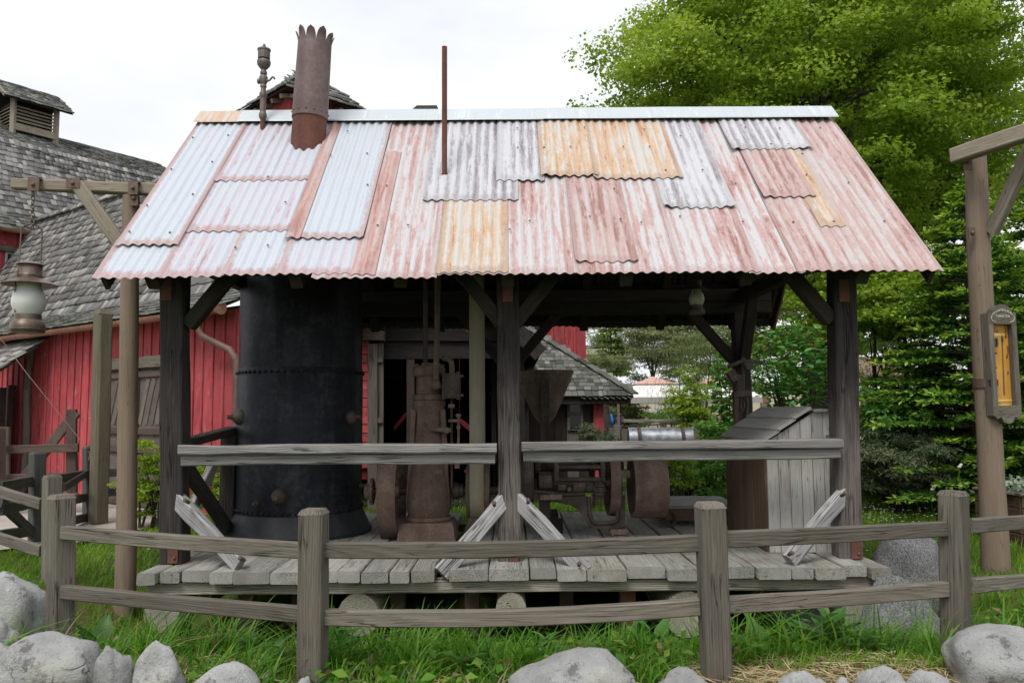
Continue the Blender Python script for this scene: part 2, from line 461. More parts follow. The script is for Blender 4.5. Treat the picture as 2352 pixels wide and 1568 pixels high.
PATH_POLY = [(-30, 9.2), (-6.0, 9.2), (-5.15, 9.9), (-4.9, 11.2), (-5.3, 14.0), (-30, 30)]
def in_path(x, y):
    x = np.asarray(x); y = np.asarray(y); c = np.zeros(np.shape(x), bool)
    P = PATH_POLY
    for i in range(len(P)):
        (x0, y0), (x1, y1) = P[i], P[i - 1]
        with np.errstate(divide='ignore', invalid='ignore'):
            c ^= ((y0 > y) != (y1 > y)) & (x < (x1 - x0) * (y - y0) / ((y1 - y0) or 1e-9) + x0)
    return c

t = NT('lawn soil')
v = t.co()
cc = t.ramp(t.noise(v, 1.1, 6, .7), [(.35, (.045, .075, .016)), (.5, (.075, .12, .022)), (.65, (.11, .12, .035))])
cc = t.mix(t.mask(t.noise(v, 3.7, 5, .7), .52, .66), cc, (.13, .10, .055))
t.bsdf(cc, .95, 0, t.bump(t.noise(v, 24, 5, .7), .8, .03), .1)
M_GROUND = t.mat
xs = np.unique(np.concatenate([np.linspace(-10, 10, 101), np.array([-400, -200, -100, -60, -40, -30, -24, -20, -17, -14, -12, 12, 14, 17, 20, 24, 30, 40, 60, 100, 200, 400.])]))
ys = np.unique(np.concatenate([np.linspace(1.5, 16, 74), np.array([-30, -10, -4, -1, 0, 17, 18.5, 20, 23, 27, 32, 40, 50, 70, 100, 160, 260, 420, 700.])]))
XX, YY = np.meshgrid(xs, ys)
V = np.stack([XX.ravel(), YY.ravel(), ground_z(XX, YY).ravel()], 1)
nx, ny = len(xs), len(ys)
ii = (np.arange(ny - 1)[:, None] * nx + np.arange(nx - 1)[None, :]).ravel()
ground = put('ground', np_mesh('ground', V, np.stack([ii, ii + 1, ii + 1 + nx, ii + nx], 1), M_GROUND, smooth=180))
tag(ground, kind='structure')

t = NT('pale path paving')
v = t.co()
cc = t.ramp(t.noise(v, 2.0, 6, .7), [(.3, (.33, .29, .25)), (.7, (.46, .42, .375))])
t.bsdf(cc, .9, 0, t.bump(t.noise(v, 60, 4, .7), .4, .01), .2)
M_PATH = t.mat
bm = bmesh.new()
vsl = [bm.verts.new((x, y, 0)) for x, y in PATH_POLY]
bm.faces.new(vsl)
bmesh.ops.triangulate(bm, faces=bm.faces)
bmesh.ops.subdivide_edges(bm, edges=bm.edges, cuts=10, use_grid_fill=True)
for q in bm.verts: q.co.z = .062 + .03
me = bpy.data.meshes.new('path'); bm.to_mesh(me); bm.free(); me.materials.append(M_PATH); finish(me, 180)
tag(put('path', me), kind='structure')
# ------------------------------------------------------------------ the open shed
YR, YE = 8.64, 6.49                                   # distance of ridge and front eave
ZR = at(1200, 268, YR).z; ZE = at(1192, 630, YE).z
SL = Vector((0, YE - YR, ZE - ZR)); RL = SL.length; SLn = SL.normalized()     # down the front slope
RN = Vector((0, SLn.z, -SLn.y))
if RN.z < 0: RN = -RN
SLb = Vector((0, -SLn.y, SLn.z)); RNb = Vector((0, -RN.y, RN.z))              # the rear slope
RIDGE = Vector((0, YR, ZR))
def roof_hit(x, y):
    p = on_plane(x, y, RIDGE, RN)
    return p.x, (p - RIDGE).dot(SLn)
ZD = at(1176, 1290, 7.03).z                            # deck top
shed = thing('open_shed', (0, 8.5, ZD), 'open timber shed with patched rusty corrugated metal roof on a raised plank deck', 'shed')

# corrugated sheet materials: dark-to-light weathering runs down the corrugations
def sheetmat(name, base, streak, deep, amt, edge_col, edge_amt, crest=.18):
    t = NT(name)
    suv = t.attr('suv', 'Vector'); e = t.attr('edge'); k = t.attr('crest')
    r = t.rnd()
    cb = t.n('CombineXYZ'); t.set(cb.inputs[0], t.math('MULTIPLY', r, 23.0)); t.set(cb.inputs[1], t.math('MULTIPLY', r, 11.0)); t.set(cb.inputs[2], 0.0)
    v = t.vadd(suv, cb.outputs[0])
    n1 = t.noise(t.vmul(v, (13, 1.15, 1)), 1, 6, .68, .6)
    n2 = t.noise(t.vmul(v, (2.2, .55, 1)), 1, 3, .6)
    n3 = t.noise(t.vmul(v, (60, 6, 1)), 1, 4, .7)
    n4 = t.noise(t.vmul(v, (30, 14, 1)), 1, 5, .7)
    f = t.math('ADD', t.math('MULTIPLY', n1, .55), t.math('ADD', t.math('MULTIPLY', n2, .35), t.math('MULTIPLY', n3, .22)))
    f = t.math('SUBTRACT', f, t.math('MULTIPLY', k, crest * .5))
    f = t.math('ADD', f, t.math('MULTIPLY', t.math('SUBTRACT', n4, .5), .18))
    m = t.mask(f, .655 - amt * .3, .735 - amt * .3)
    m2 = t.mask(f, .745 - amt * .27, .80 - amt * .27)
    b2 = t.mix(t.math('MULTIPLY', n4, .5), base, t.val(t.mix(0.0, base, base), .78))
    c = t.mix(t.math('MULTIPLY', m, .9), b2, t.mix(n3, streak, t.val(t.mix(0.0, streak, streak), 1.35)))
    c = t.mix(t.math('MULTIPLY', m2, .85), c, deep)
    em = t.mask(t.math('ADD', e, t.math('MULTIPLY', t.math('SUBTRACT', n4, .5), .9)), .45, .8)
    c = t.mix(t.math('MULTIPLY', em, edge_amt), c, edge_col)
    grime = t.mask(t.noise(t.vmul(v, (45, 1.6, 1)), 1, 5, .7), .54, .74)
    c = t.mix(t.math('MULTIPLY', grime, .34), c, t.mix(1.0, c, (.52, .45, .44), 'MULTIPLY'))
    chip = t.mask(t.noise(t.vmul(v, (9, 7, 1)), 1, 6, .75), .66, .71)
    c = t.mix(t.math('MULTIPLY', chip, .6), c, (.30, .16, .10))
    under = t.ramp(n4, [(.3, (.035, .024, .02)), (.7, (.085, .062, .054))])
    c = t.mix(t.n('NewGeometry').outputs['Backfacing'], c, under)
    c = t.val(c, .79)
    b = t.bsdf(c, t.math('ADD', .42, t.math('MULTIPLY', m, .25)), .12, t.bump(t.math('ADD', n4, t.math('MULTIPLY', m, .4)), .25, .003), .45)
    return t.mat
PINK = (.54, .36, .35)
S_WHITE = sheetmat('pale blue white galvanised sheet', (.68, .73, .80), (.56, .55, .62), (.46, .37, .38), .20, PINK, .85, .03)
S_LILAC = sheetmat('lilac white galvanised sheet', (.68, .71, .78), (.56, .51, .58), (.50, .33, .32), .36, PINK, .8, .12)
S_RED = sheetmat('red primer sheet with chalky streaks', (.72, .69, .70), (.50, .32, .30), (.34, .165, .145), .43, (.48, .31, .29), .5, .07)
S_PINK = sheetmat('faded pink sheet', (.67, .60, .59), (.50, .34, .32), (.36, .19, .17), .50, (.48, .31, .29), .5, .08)
S_OCHRE = sheetmat('ochre rust sheet', (.72, .68, .63), (.58, .39, .25), (.42, .225, .115), .50, (.48, .34, .26), .6, .05)
S_GREY = sheetmat('grey streaked sheet', (.73, .73, .76), (.36, .33, .36), (.22, .19, .21), .42, (.40, .36, .37), .4, .12)
S_STRIP = sheetmat('faded red primer strip', (.66, .55, .53), (.50, .30, .27), (.40, .20, .17), .55, PINK, .4, .05)
S_UNDER = rust('shaded underside metal', (.03, .022, .02), (.06, .045, .042), (.09, .07, .065), scale=3)

PITCHW, AMP = .0905, .0105
def sheet(X0, X1, t0, t1, lift, mat, front=True, tilt=0.0, curl=0.0, name='corrugated_sheet'):
    nx = max(8, int((X1 - X0) / PITCHW * 7)); nt = max(2, int((t1 - t0) / .17))
    S, N = (SLn, RN) if front else (SLb, RNb)
    sd = random.uniform(0, 99); vs = []; edge = []; crest = []; suv = []
    for j in range(nt + 1):
        for i in range(nx + 1):
            X = X0 + (X1 - X0) * i / nx; tt = t0 + (t1 - t0) * j / nt
            if j == nt: tt += .02 * mnoise.noise(Vector((X * 1.3, sd, 0))) + .004 * mnoise.noise(Vector((X * 14, sd, 3)))
            Xs = X + tilt * (tt - t0)
            c = math.cos(2 * math.pi * Xs / PITCHW)
            low = mnoise.noise(Vector((Xs * .9, tt * .8, 5.5)))
            h = lift * .5 + AMP * c * (1 - .15 * abs(low)) + .008 * low
            if curl: h += curl * max(0, 1 - (t1 - tt) / .25) * max(0, 1 - min(X - X0, X1 - X) / .15)
            vs.append(RIDGE + Vector((Xs, 0, 0)) + S * tt + N * h)
            d = min((X - X0), (X1 - X)) / .11; db = (t1 - tt) / .22
            edge.append(max(0.0, 1 - min(d, db))); crest.append(c); suv.append((Xs, tt, sd))
    w = nx + 1
    ii = (np.arange(nt)[:, None] * w + np.arange(nx)[None, :]).ravel()
    V = np.array([tuple(p) for p in vs]); o = V.mean(0)
    me = np_mesh(name, V - o, np.stack([ii, ii + w, ii + 1 + w, ii + 1] if front else [ii, ii + 1, ii + 1 + w, ii + w], 1), mat, {'edge': edge, 'crest': crest, 'suv': suv}, smooth=180)
    return put(name, me, shed, Matrix.Translation(Vector(o)))

def A(px, py): return (220 + px / 2.1382) / 1.0884, (250 + py / 2.1382) / 1.0884
def B(px, py): return (1240 + px / 2.0276) / 1.0884, (250 + py / 2.0276) / 1.0884
def hA(px, py): return roof_hit(*A(px, py))
def hB(px, py): return roof_hit(*B(px, py))
T0 = .02
XL = roof_hit(213, 634)[0]; XRt = roof_hit(2170, 624)[0]
xa = hA(490, 772)[0]; tb1 = (hA(120, 797)[1] + hA(485, 775)[1]) / 2
E = RL
# first layer
sheet(XL, xa, tb1 - .12, E + .01, .0, S_WHITE)
x5b = hA(722, 915)[0]; x5c = hA(1020, 905)[0]; x5d = hA(1478, 905)[0]
tb4 = (hA(535, 715)[1] + hA(1070, 697)[1]) / 2
sheet(xa - .03, x5b + .03, tb4 - .15, E, .004, S_LILAC)
sheet(x5b, x5c + .02, tb4 - .15, E - .01, .010, S_WHITE)
sheet(x5c, x5d, tb4 - .15, E - .02, .016, S_LILAC)
x6l = hA(1060, 750)[0]; x6r = hA(1462, 745)[0]; tb6 = hA(1260, 748)[1]
tb3 = (hA(705, 445)[1] + hA(1180, 432)[1]) / 2
sheet(xa - .02, x6l + .05, tb3 - .12, tb4, .022, S_LILAC)
sheet(xa - .01, x6l + .06, T0, tb3, .034, S_LILAC, curl=.01)
sheet(XL + .02, xa, T0, tb1, .046, S_WHITE)
x7l = hA(1272, 930)[0]; x7m = hA(1868, 900)[0]
sheet(x5d - .42, x7m, T0, E + .035, .006, S_RED)
sheet(x6r - .02, x5d + .1, .85, E - .01, .022, S_STRIP)
sheet(x6l, x6r + .02, T0, tb6, .050, S_WHITE, curl=.015)
sheet(x6l - .005, x6l + .13, T0, tb6 + .004, .066, S_STRIP)
x10 = hA(2150, 910)[0]; xB1 = hB(395, 872)[0]; xB2 = hB(930, 870)[0]; xB3 = hB(1340, 868)[0]
sheet(x7m - .06, xB1 + .05, T0, E, .010, S_RED)
x8l = hA(1788, 545)[0]; x8r = hA(2300, 548)[0]; tb8 = hA(2000, 545)[1]
x9l = hA(1862, 900)[0]; x9r = hA(2246, 890)[0]
sheet(x9l, x9r, tb8 - .14, E - .02, .026, S_OCHRE)
sheet(x8l, x8r, T0, tb8, .042, S_GREY)
x8b = hA(2182, 440)[0]; xT1 = hB(235, 418)[0]; tT1 = hB(120, 420)[1]
sheet(xB1, xB2 + .02, .9, E + .006, .018, S_RED)
sheet(xB2, xB3, 1.2, E, .024, S_RED)
sheet(xB3 - .1, XRt - 1.15, T0, E + .012, .008, S_RED)
sheet(XRt - 1.22, XRt, T0, E, .020, S_PINK)
sheet(x8b, xT1 + .02, T0, tT1, .058, S_GREY)
xT2 = hB(505, 395)[0]; tT2 = hB(370, 400)[1]; xT3 = hB(945, 405)[0]; tT3 = hB(720, 411)[1]
x6bl = hB(402, 826)[0]; x6br = hB(715, 806)[0]
sheet(x6bl, x6br, tT2 - .2, hB(560, 825)[1], .034, S_PINK, curl=.02)
x4l = hB(850, 560)[0]; x4r = hB(1207, 545)[0]; tT4 = hB(1030, 555)[1]
sheet(x4l, x4r, T0, tT4, .044, S_GREY, curl=.03)
sheet(xT2 - .03, xT3, T0, tT3, .060, S_OCHRE, curl=.02)
sheet(xT1 - .01, xT2 + .02, T0, tT2, .074, S_OCHRE, curl=.02)
x8tl = hB(1192, 262)[0]; x8tr = hB(1606, 265)[0]; tT8 = hB(1400, 262)[1]
x9tl = hB(1350, 500)[0]; x9tr = hB(1615, 495)[0]; tT9 = hB(1480, 500)[1]
xoL = hB(1645, 650)[0]; xoR = hB(1772, 650)[0]; tTo = hB(1700, 650)[1]
sheet(xoL, xoR, .35, tTo, .034, S_OCHRE)
sheet(x9tl, x9tr, .45, tT9, .046, S_PINK, curl=.015)
sheet(x8tl, x8tr, T0, tT8, .060, S_GREY, curl=.02)
for i in range(8):                                     # rear slope
    a = XL + (XRt - XL) * i / 8; b = XL + (XRt - XL) * (i + 1) / 8
    sheet(a - .04, b + .03, T0, RL + random.uniform(-.02, .03), .004 + .006 * (i % 2), (S_RED, S_PINK, S_GREY)[i % 3], front=False)

# ridge cap in three lengths
M_CAP = sheetmat('new galvanised ridge cap', (.70, .75, .79), (.63, .68, .73), (.55, .58, .62), .2, (.66, .69, .72), .2, 0)
M_CAPR = sheetmat('rusty ridge cap', (.72, .66, .62), (.58, .40, .28), (.5, .3, .2), .5, (.55, .5, .5), .4, 0)
def cap(X0, X1, mat, lift):
    d = .25; P = []; nseg = max(2, int((X1 - X0) / .3))
    th = .0
    for i in range(nseg + 1):
        X = X0 + (X1 - X0) * i / nseg; s = .004 * mnoise.noise(Vector((X * 2, 1, 1)))
        b = RIDGE + Vector((X, 0, lift + .03 + s))
        P += [b + SLb * d + RNb * .012, b + RNb * .01, b + RN * .01 + Vector((0, 0, .004)), b + SLn * d + RN * .012, b + SLn * (d + .012) + RN * .004]
    fs = []
    for i in range(nseg):
        fs += [(i * 5 + k, i * 5 + k + 1, i * 5 + 6 + k, i * 5 + 5 + k) for k in range(4)]
    V = np.array([tuple(p) for p in P]); o = V.mean(0)
    me = np_mesh('ridge_cap', V - o, np.array(fs), mat, {'edge': np.zeros(len(V)), 'crest': np.zeros(len(V)), 'suv': V}, smooth=30)
    return put('ridge_cap', me, shed, Matrix.Translation(Vector(o)))
xc1 = roof_hit(556, 275)[0]; xc2 = roof_hit(1240, 270)[0]
cap(XL + .0, xc1 + .02, M_CAPR, .044); cap(xc1, xc2 + .03, M_CAP, .050); cap(xc2 - .06, XRt + .02, M_CAP, .056)

# roofing screws
screw_me = G().lathe((0, 0, 0), [(.011, 0), (.011, .003), (.007, .007), (.003, .009)], 8).make('roof_screw', M_PLATE, shed, 40, origin=(0, 0, 0))
scr_m = screw_me.data; screw_first = [screw_me]
def screw(X, tt, lift):
    M = Matrix.Translation(RIDGE + Vector((round(X / PITCHW) * PITCHW, 0, 0)) + SLn * tt + RN * (lift * .5 + AMP + .004)) @ RN.to_track_quat('Z', 'Y').to_matrix().to_4x4()
    if screw_first:
        o = screw_first.pop(); o.matrix_basis = WM[shed.name].inverted() @ M; WM[o.name] = M
    else: put('roof_screw', scr_m, shed, M)
for X, tt, lf in [(XL + .12, .55, .05), (XL + .12, 1.25, .05), (XL + .12, 1.95, .05), (XL + .1, 2.4, .05), (xa - .1, .5, .05), (xa - .1, 1.1, .05), (xa - .1, 1.75, .05), (xa - .1, 2.42, .05),
                  (xa + .5, 1.42, .05), (xa + .75, 1.9, .04), (xa + .5, 2.65, .03), (x5b + .3, 2.62, .03), (x6l + .2, .45, .075), (x6l + .1, 1.0, .075), (x6r - .12, .95, .06), (x6r - .1, 1.6, .06),
                  (x6r + .08, 1.6, .04), (x7l + .3, 2.3, .02), (x7m - .3, 2.3, .02), (x9l + .6, 2.4, .04), (x8b + .2, .4, .07), (x8b + .2, .85, .07), (x8b + .5, .85, .07), (x8l + .2, 1.2, .06),
                  (xT1 + .35, .85, .08), (xT1 + .5, .4, .08), (xT2 + .3, .85, .07), (xT2 + .6, .45, .07), (xT3 - .2, .85, .07), (x4l + .1, 1.35, .06), (x4r - .2, 1.35, .06), (x4r - .3, .6, .06),
                  (x6bl + .15, 2.2, .05), (x6bl + .45, 1.7, .05), (x6bl + .45, 2.25, .05), (xB2 - .2, 2.3, .04), (xB2 + .15, 2.2, .04), (xB2 + .7, 2.3, .04), (xB3 + .1, 1.6, .03), (xB3 + .5, 2.3, .03),
                  (x8tl + .2, .42, .075), (x8tr - .2, .45, .075), (x9tl + .35, .8, .06), (xoL + .1, .8, .05), (xoL + .1, 1.45, .05), (XRt - .25, .4, .035), (XRt - .3, 1.6, .035), (XRt - .2, 2.3, .035), (XRt - .7, 2.3, .035), (XRt - .6, 1.0, .035), (x10 + .3, 1.5, .03), (x10 + .3, 2.25, .03)]:
    screw(X, tt, lf)

# posts
PX = []
for (xt, yt, xb, yb) in ((392, 645, 391, 1288), (1166, 640, 1172, 1290), (1942, 640, 1957, 1285)):
    a = at(xt, yt, 7.03); b = at(xb, yb, 7.03); b.z = ZD; PX.append((a, b))
    d = (a - b) / (a.z - b.z); top = b + d * (3.12 - b.z)
    off = Vector((0, .1, 0))
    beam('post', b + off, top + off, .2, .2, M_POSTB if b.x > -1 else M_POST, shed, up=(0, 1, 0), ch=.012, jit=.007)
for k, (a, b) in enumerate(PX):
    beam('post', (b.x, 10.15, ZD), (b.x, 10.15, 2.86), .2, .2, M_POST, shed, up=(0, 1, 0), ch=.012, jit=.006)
XPL, XPC, XPR = (p[1].x for p in PX)
# top plates, ties, rafters, purlins
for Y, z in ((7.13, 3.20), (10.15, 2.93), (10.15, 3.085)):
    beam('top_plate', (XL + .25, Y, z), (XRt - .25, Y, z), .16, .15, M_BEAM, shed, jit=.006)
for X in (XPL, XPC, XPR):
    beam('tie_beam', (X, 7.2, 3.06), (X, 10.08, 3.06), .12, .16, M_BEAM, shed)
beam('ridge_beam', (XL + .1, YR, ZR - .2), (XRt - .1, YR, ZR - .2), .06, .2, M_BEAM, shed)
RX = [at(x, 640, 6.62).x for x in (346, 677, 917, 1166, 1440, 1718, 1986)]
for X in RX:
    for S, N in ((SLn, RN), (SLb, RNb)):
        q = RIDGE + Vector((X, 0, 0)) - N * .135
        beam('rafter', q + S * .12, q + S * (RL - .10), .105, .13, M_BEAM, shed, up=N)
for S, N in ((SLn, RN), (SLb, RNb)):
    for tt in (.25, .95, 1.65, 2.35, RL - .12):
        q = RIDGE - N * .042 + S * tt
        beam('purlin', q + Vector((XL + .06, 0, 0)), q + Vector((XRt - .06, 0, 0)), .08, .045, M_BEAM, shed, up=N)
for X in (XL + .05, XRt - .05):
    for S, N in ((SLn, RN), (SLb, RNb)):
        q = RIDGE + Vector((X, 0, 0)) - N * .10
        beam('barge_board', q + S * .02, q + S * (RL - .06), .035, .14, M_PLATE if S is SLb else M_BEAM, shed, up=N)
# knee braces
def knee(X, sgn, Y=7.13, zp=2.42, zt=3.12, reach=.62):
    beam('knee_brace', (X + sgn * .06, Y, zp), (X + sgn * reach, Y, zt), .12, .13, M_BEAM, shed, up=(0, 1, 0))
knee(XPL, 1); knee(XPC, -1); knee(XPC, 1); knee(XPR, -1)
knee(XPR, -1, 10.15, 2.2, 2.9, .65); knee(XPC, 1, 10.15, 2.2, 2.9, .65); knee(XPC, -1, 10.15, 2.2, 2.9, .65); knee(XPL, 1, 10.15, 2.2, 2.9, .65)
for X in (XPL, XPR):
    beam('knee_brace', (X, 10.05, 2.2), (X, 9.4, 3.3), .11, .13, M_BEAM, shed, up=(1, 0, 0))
# handrail
def rail_pair(x0, y0, x1, y1, Y=6.96):
    a, b = at(x0, y0 + 10, Y), at(x1, y1 + 10, Y)
    beam('handrail_cap', a, b, .16, .078, M_RAIL, shed, ch=.012, jit=.007)
    a2, b2 = at(x0 + 4, y0 + 33, Y + .015), at(x1 - 4, y1 + 33, Y + .015)
    beam('handrail_board', a2, b2, .09, .092, M_RAIL, shed, ch=.01, jit=.008)
rail_pair(416, 1022, 1141, 1019); rail_pair(1198, 1015, 1930, 1007)
zr_ = at(500, 1022, 7.0).z
beam('side_rail', (XPL - .02, 7.2, zr_ + .0), (XPL - .06, 8.72, zr_ + .09), .14, .08, M_POST, shed)
beam('side_post', (XPL - .07, 8.62, ZD), (XPL - .06, 8.62, zr_ + .06), .16, .14, M_POST, shed)
beam('side_brace', (XPL + .02, 7.25, zr_ - .2), (XPL - .02, 8.55, ZD + .05), .09, .13, M_POST, shed)
beam('side_brace', (XPL - .12, 8.5, zr_ - .12), (XPL - .1, 7.45, ZD + .18), .06, .13, M_RAIL, shed)
beam('side_rail', (XPR, 7.2, zr_), (XPR, 10.05, zr_), .12, .08, M_RAIL, shed)
# kickers with iron straps
def kicker(x0, y0, x1, y1, Ya=7.085, Yb=6.83):
    a, b = at(x0, y0, Ya), at(x1, y1, Yb)
    k = beam('kicker', a, b, .085, .13, M_KICK, shed, up=(0, 1, 0) if False else (0, 0, 1), ch=.012, jit=.012)
    return k
kicker(405, 1144, 552, 1296); kicker(1160, 1146, 1012, 1316, Yb=6.78); kicker(1186, 1144, 1346, 1314, Yb=6.78); kicker(1944, 1130, 1812, 1288)
for x, y, Y in ((398, 1272, 7.02), (1180, 1283, 7.02), (1966, 1262, 7.02)):
    c = at(x, y, Y)
    g = G().box(c + Vector((0, -.008, 0)), (.085, .012, .15)); g.ball(c + Vector((.015, -.018, -.03)), .014, 8)
    g.make('iron_strap', M_RUST, shed, 40)
for x, y, Y in ((383, 665, 7.02), (1166, 668, 7.02), (1938, 668, 7.02)):
    G().box(at(x, y, Y) + Vector((0, -.008, 0)), (.09, .012, .2)).make('iron_strap', M_RUST, shed)
for x, y, Y in ((430, 1152, 6.9), (556, 1284, 6.72), (1135, 1158, 6.88), (1330, 1296, 6.7), (1213, 1152, 6.88), (1936, 1136, 6.86), (1815, 1272, 6.72)):
    c = at(x, y, Y); G().cyl(c + Vector((0, .03, -.01)), c + Vector((0, -.05, .02)), .016, n=8).ball(c + Vector((0, -.05, .02)), .019, 6).make('iron_bolt', M_PLATE, shed, 40)
# deck planks
pb = [322, 367, 415, 484, 539, 625, 715, 778, 831, 896, 943, 1000, 1122, 1216, 1279, 1346, 1440, 1530, 1605, 1668, 1734, 1814, 1866, 1938, 1993, 2042]
for i in range(len(pb) - 1):
    xa_ = at(pb[i], 1300, 6.74).x; xb_ = at(pb[i + 1], 1300, 6.74).x
    yf = 6.72 + random.uniform(-.05, .04)
    if i == 11: xa_ += .11
    zc = ZD - .048 + random.uniform(-.006, .006)
    beam('deck_plank', ((xa_ + xb_) / 2, yf, zc), ((xa_ + xb_) / 2 + random.uniform(-.004, .004), 10.4, zc), xb_ - xa_ - random.uniform(.006, .016), .096, M_DECK, shed, ch=.010, jit=.004, seg=9)
# sub-structure
zb = at(1176, 1337, 6.85).z
for Y in (6.86, 8.6, 10.2):
    beam('deck_beam', (at(345, 1335, Y).x if Y < 7 else -3.1, Y, ZD - .155), (at(2004, 1320, Y).x if Y < 7 else 3.1, Y, ZD - .155), .14, .1, M_LOG, shed)
for x, y, r in ((828, 1366, 46), (1172, 1376, 33), (1572, 1362, 50), (1972, 1368, 48), (388, 1350, 40)):
    c = at(x, y, 6.9); rr = r / FPX * 6.9
    c.z = min(c.z, ZD - .21 - rr)
    log('log_bearer', c + Vector((0, -.12, 0)), (c.x, 10.2, c.z + .02), rr, rr * .95, M_LOG, shed, n=18)
for x, y0, Y, m in ((570, 1348, 7.2, M_PLATE), (915, 1350, 7.3, M_PLATE), (1085, 1352, 7.3, M_PLATE), (1440, 1352, 7.0, M_RUST), (690, 1350, 7.6, M_PLATE), (1300, 1352, 7.6, M_PLATE), (1800, 1350, 7.4, M_PLATE)):
    c = at(x, y0, Y); zb_ = gz(c.x, Y) - .03
    beam('steel_leg', (c.x, Y, zb_), (c.x, Y, ZD - .1), .13, .13, m, shed, jit=0, ch=.004)
for x, Y in ((1945, 7.05), (405, 7.05), (830, 7.1), (1575, 7.15)):
    c = at(x, 1400, Y); beam('timber_leg', (c.x, Y, gz(c.x, Y) - .03), (c.x, Y, ZD - .42), .2, .18, M_POST, shed)
for x0, y0, x1, y1 in ((430, 1350, 500, 1338), (1400, 1400, 1435, 1475)):
    beam('strut', at(x0, y0, 7.15), at(x1, y1, 7.15), .07, .09, M_POST, shed)
# ------------------------------------------------------------------ boiler, stack, whistle, pipes
def zat(x, y, Y): return at(x, y, Y).z
BY = 8.9; bc = at(690, 1000, BY); BX = bc.x; BR = 139 / FPX * BY
boiler = thing('steam_boiler', (BX, BY, ZD), 'tall black riveted upright steam boiler standing on the shed deck', 'boiler')
zr1 = zat(690, 851, BY - BR * .0); zr2 = zat(690, 1172, BY)
g = G().lathe((BX, BY, 0), [(BR * .985, zr1 - .01), (BR * .985, 3.3), (BR * .8, 3.55), (.25, 3.8)], 64)
g.make('upper_shell', M_BOILER, boiler, 40, origin=(BX, BY, ZD))
G().lathe((BX, BY, 0), [(BR, zr2), (BR, zr1), (BR * .99, zr1 + .012)], 64).make('lower_shell', M_BOILER, boiler, 40, origin=(BX, BY, ZD))
G().lathe((BX, BY, 0), [(BR * 1.16, ZD + .002), (BR * 1.17, ZD + .03), (BR * 1.13, ZD + .06), (BR * 1.03, zr2 - .01), (BR * 1.012, zr2 + .012), (BR * .99, zr2 + .014)], 64).make('skirt', M_SKIRT, boiler, 40, origin=(BX, BY, ZD))
rv = G()
for zz, n in ((zr1 - .035, 60), (zr2 + .05, 60)):
    for i in range(n):
        a = 2 * math.pi * i / n
        rv.ball((BX + BR * 1.006 * math.cos(a), BY + BR * 1.006 * math.sin(a), zz), .019, 7)
rivets = rv.make('rivets', M_BOILER, boiler, 60, origin=(BX, BY, ZD)); rivets['kind'] = 'stuff'
rv = G()
for i in range(26):
    rv.ball((BX + BR * math.cos(R(188)), BY + BR * math.sin(R(188)), zr2 + .12 + i * .052), .016, 6)
rivets = rv.make('seam_rivets', M_BOILER, boiler, 60, origin=(BX, BY, ZD)); rivets['kind'] = 'stuff'
for x, y in ((545, 957), (798, 957), (655, 1140)):
    p = at(x, y, BY - BR * .7); s = max(-.995, min(.995, (p.x - BX) / BR)); dirv = Vector((s, -math.sqrt(1 - s * s), 0))
    c = Vector((BX, BY, zat(x, y, BY - BR * math.sqrt(1 - s * s)))) + dirv * BR * .985
    G().lathe(c, [(.085, 0), (.082, .03), (.06, .065), (.032, .082), (.032, .10), (.024, .10), (.024, .14)], 16, axis=dirv).make('washout_plug', M_IRONDK, boiler, 40)
for x, y in ((612, 1148), (835, 1120)):
    p = at(x, y, BY - BR * .5); s = max(-.995, min(.995, (p.x - BX) / BR)); dirv = Vector((s, -math.sqrt(1 - s * s), 0))
    c = Vector((BX, BY, p.z)) + dirv * BR * .98
    G().lathe(c, [(.03, 0), (.03, .05), (.016, .05), (.016, .09)], 10, axis=dirv).make('drain_cock', M_IRONDK, boiler, 40)

# smokestack with a petal crown
cr = .18
CY = YR + SLn.y * roof_hit(710, 349)[1] + cr * .97
cb0 = at(707, 345, CY); ct = at(723, 105, CY); axis = (ct - cb0).normalized()
cr = 39.5 / FPX * CY
stack = thing('smokestack', cb0 + axis * -.6, 'fat rusty smokestack with jagged petal crown rising through the corrugated roof', 'smokestack')
zj = at(709, 272, CY); Lj = (zj - cb0).length; Lt = (ct - cb0).length
G().lathe(cb0, [(cr * 1.04, -.7), (cr * 1.0, Lj + .01)], 40, axis=axis).make('lower_pipe', M_RUST, stack, 40, origin=cb0)
g = G().lathe(cb0, [(cr * 1.05, Lj - .01), (cr * 1.055, Lj), (cr * 1.05, Lj + .02), (cr * .99, Lt)], 40, axis=axis, close=False)
g.make('upper_pipe', M_STACK, stack, 40, origin=cb0)
G().lathe(cb0, [(cr * .97, Lj), (cr * .955, Lt)], 40, axis=axis, close=False).make('inner_wall', M_BOILER, stack, 40, origin=cb0)
F = axis.to_track_quat('Z', 'Y').to_matrix()
for i in range(10):
    a0 = 2 * math.pi * (i + .0) / 10
    vs = []; fs = []
    H = .15 * random.uniform(.85, 1.15); out = random.uniform(.02, .05)
    for j in range(7):
        u = j / 6; hw = (math.pi / 10) * math.sqrt(max(0, 1 - u ** 2.0)) * (1 if u < 1 else 0)
        rr = cr * .985 + out * u * u
        for k in (-1, -.4, .4, 1):
            a = a0 + hw * k
            vs.append(cb0 + F @ Vector((rr * math.cos(a), rr * math.sin(a), Lt - .012 + H * u)))
    for j in range(6):
        fs += [(j * 4 + k, j * 4 + k + 1, j * 4 + 5 + k, j * 4 + 4 + k) for k in range(3)]
    g = G(); g.add(vs, fs); inner = []
    cen = sum((Vector(q) for q in vs), Vector()) / len(vs)
    g.add([Vector(q) + (cb0 + axis * ((Vector(q) - cb0).dot(axis)) - Vector(q)).normalized() * .004 for q in vs], fs)
    g.make('petal', M_STACK, stack, 60)
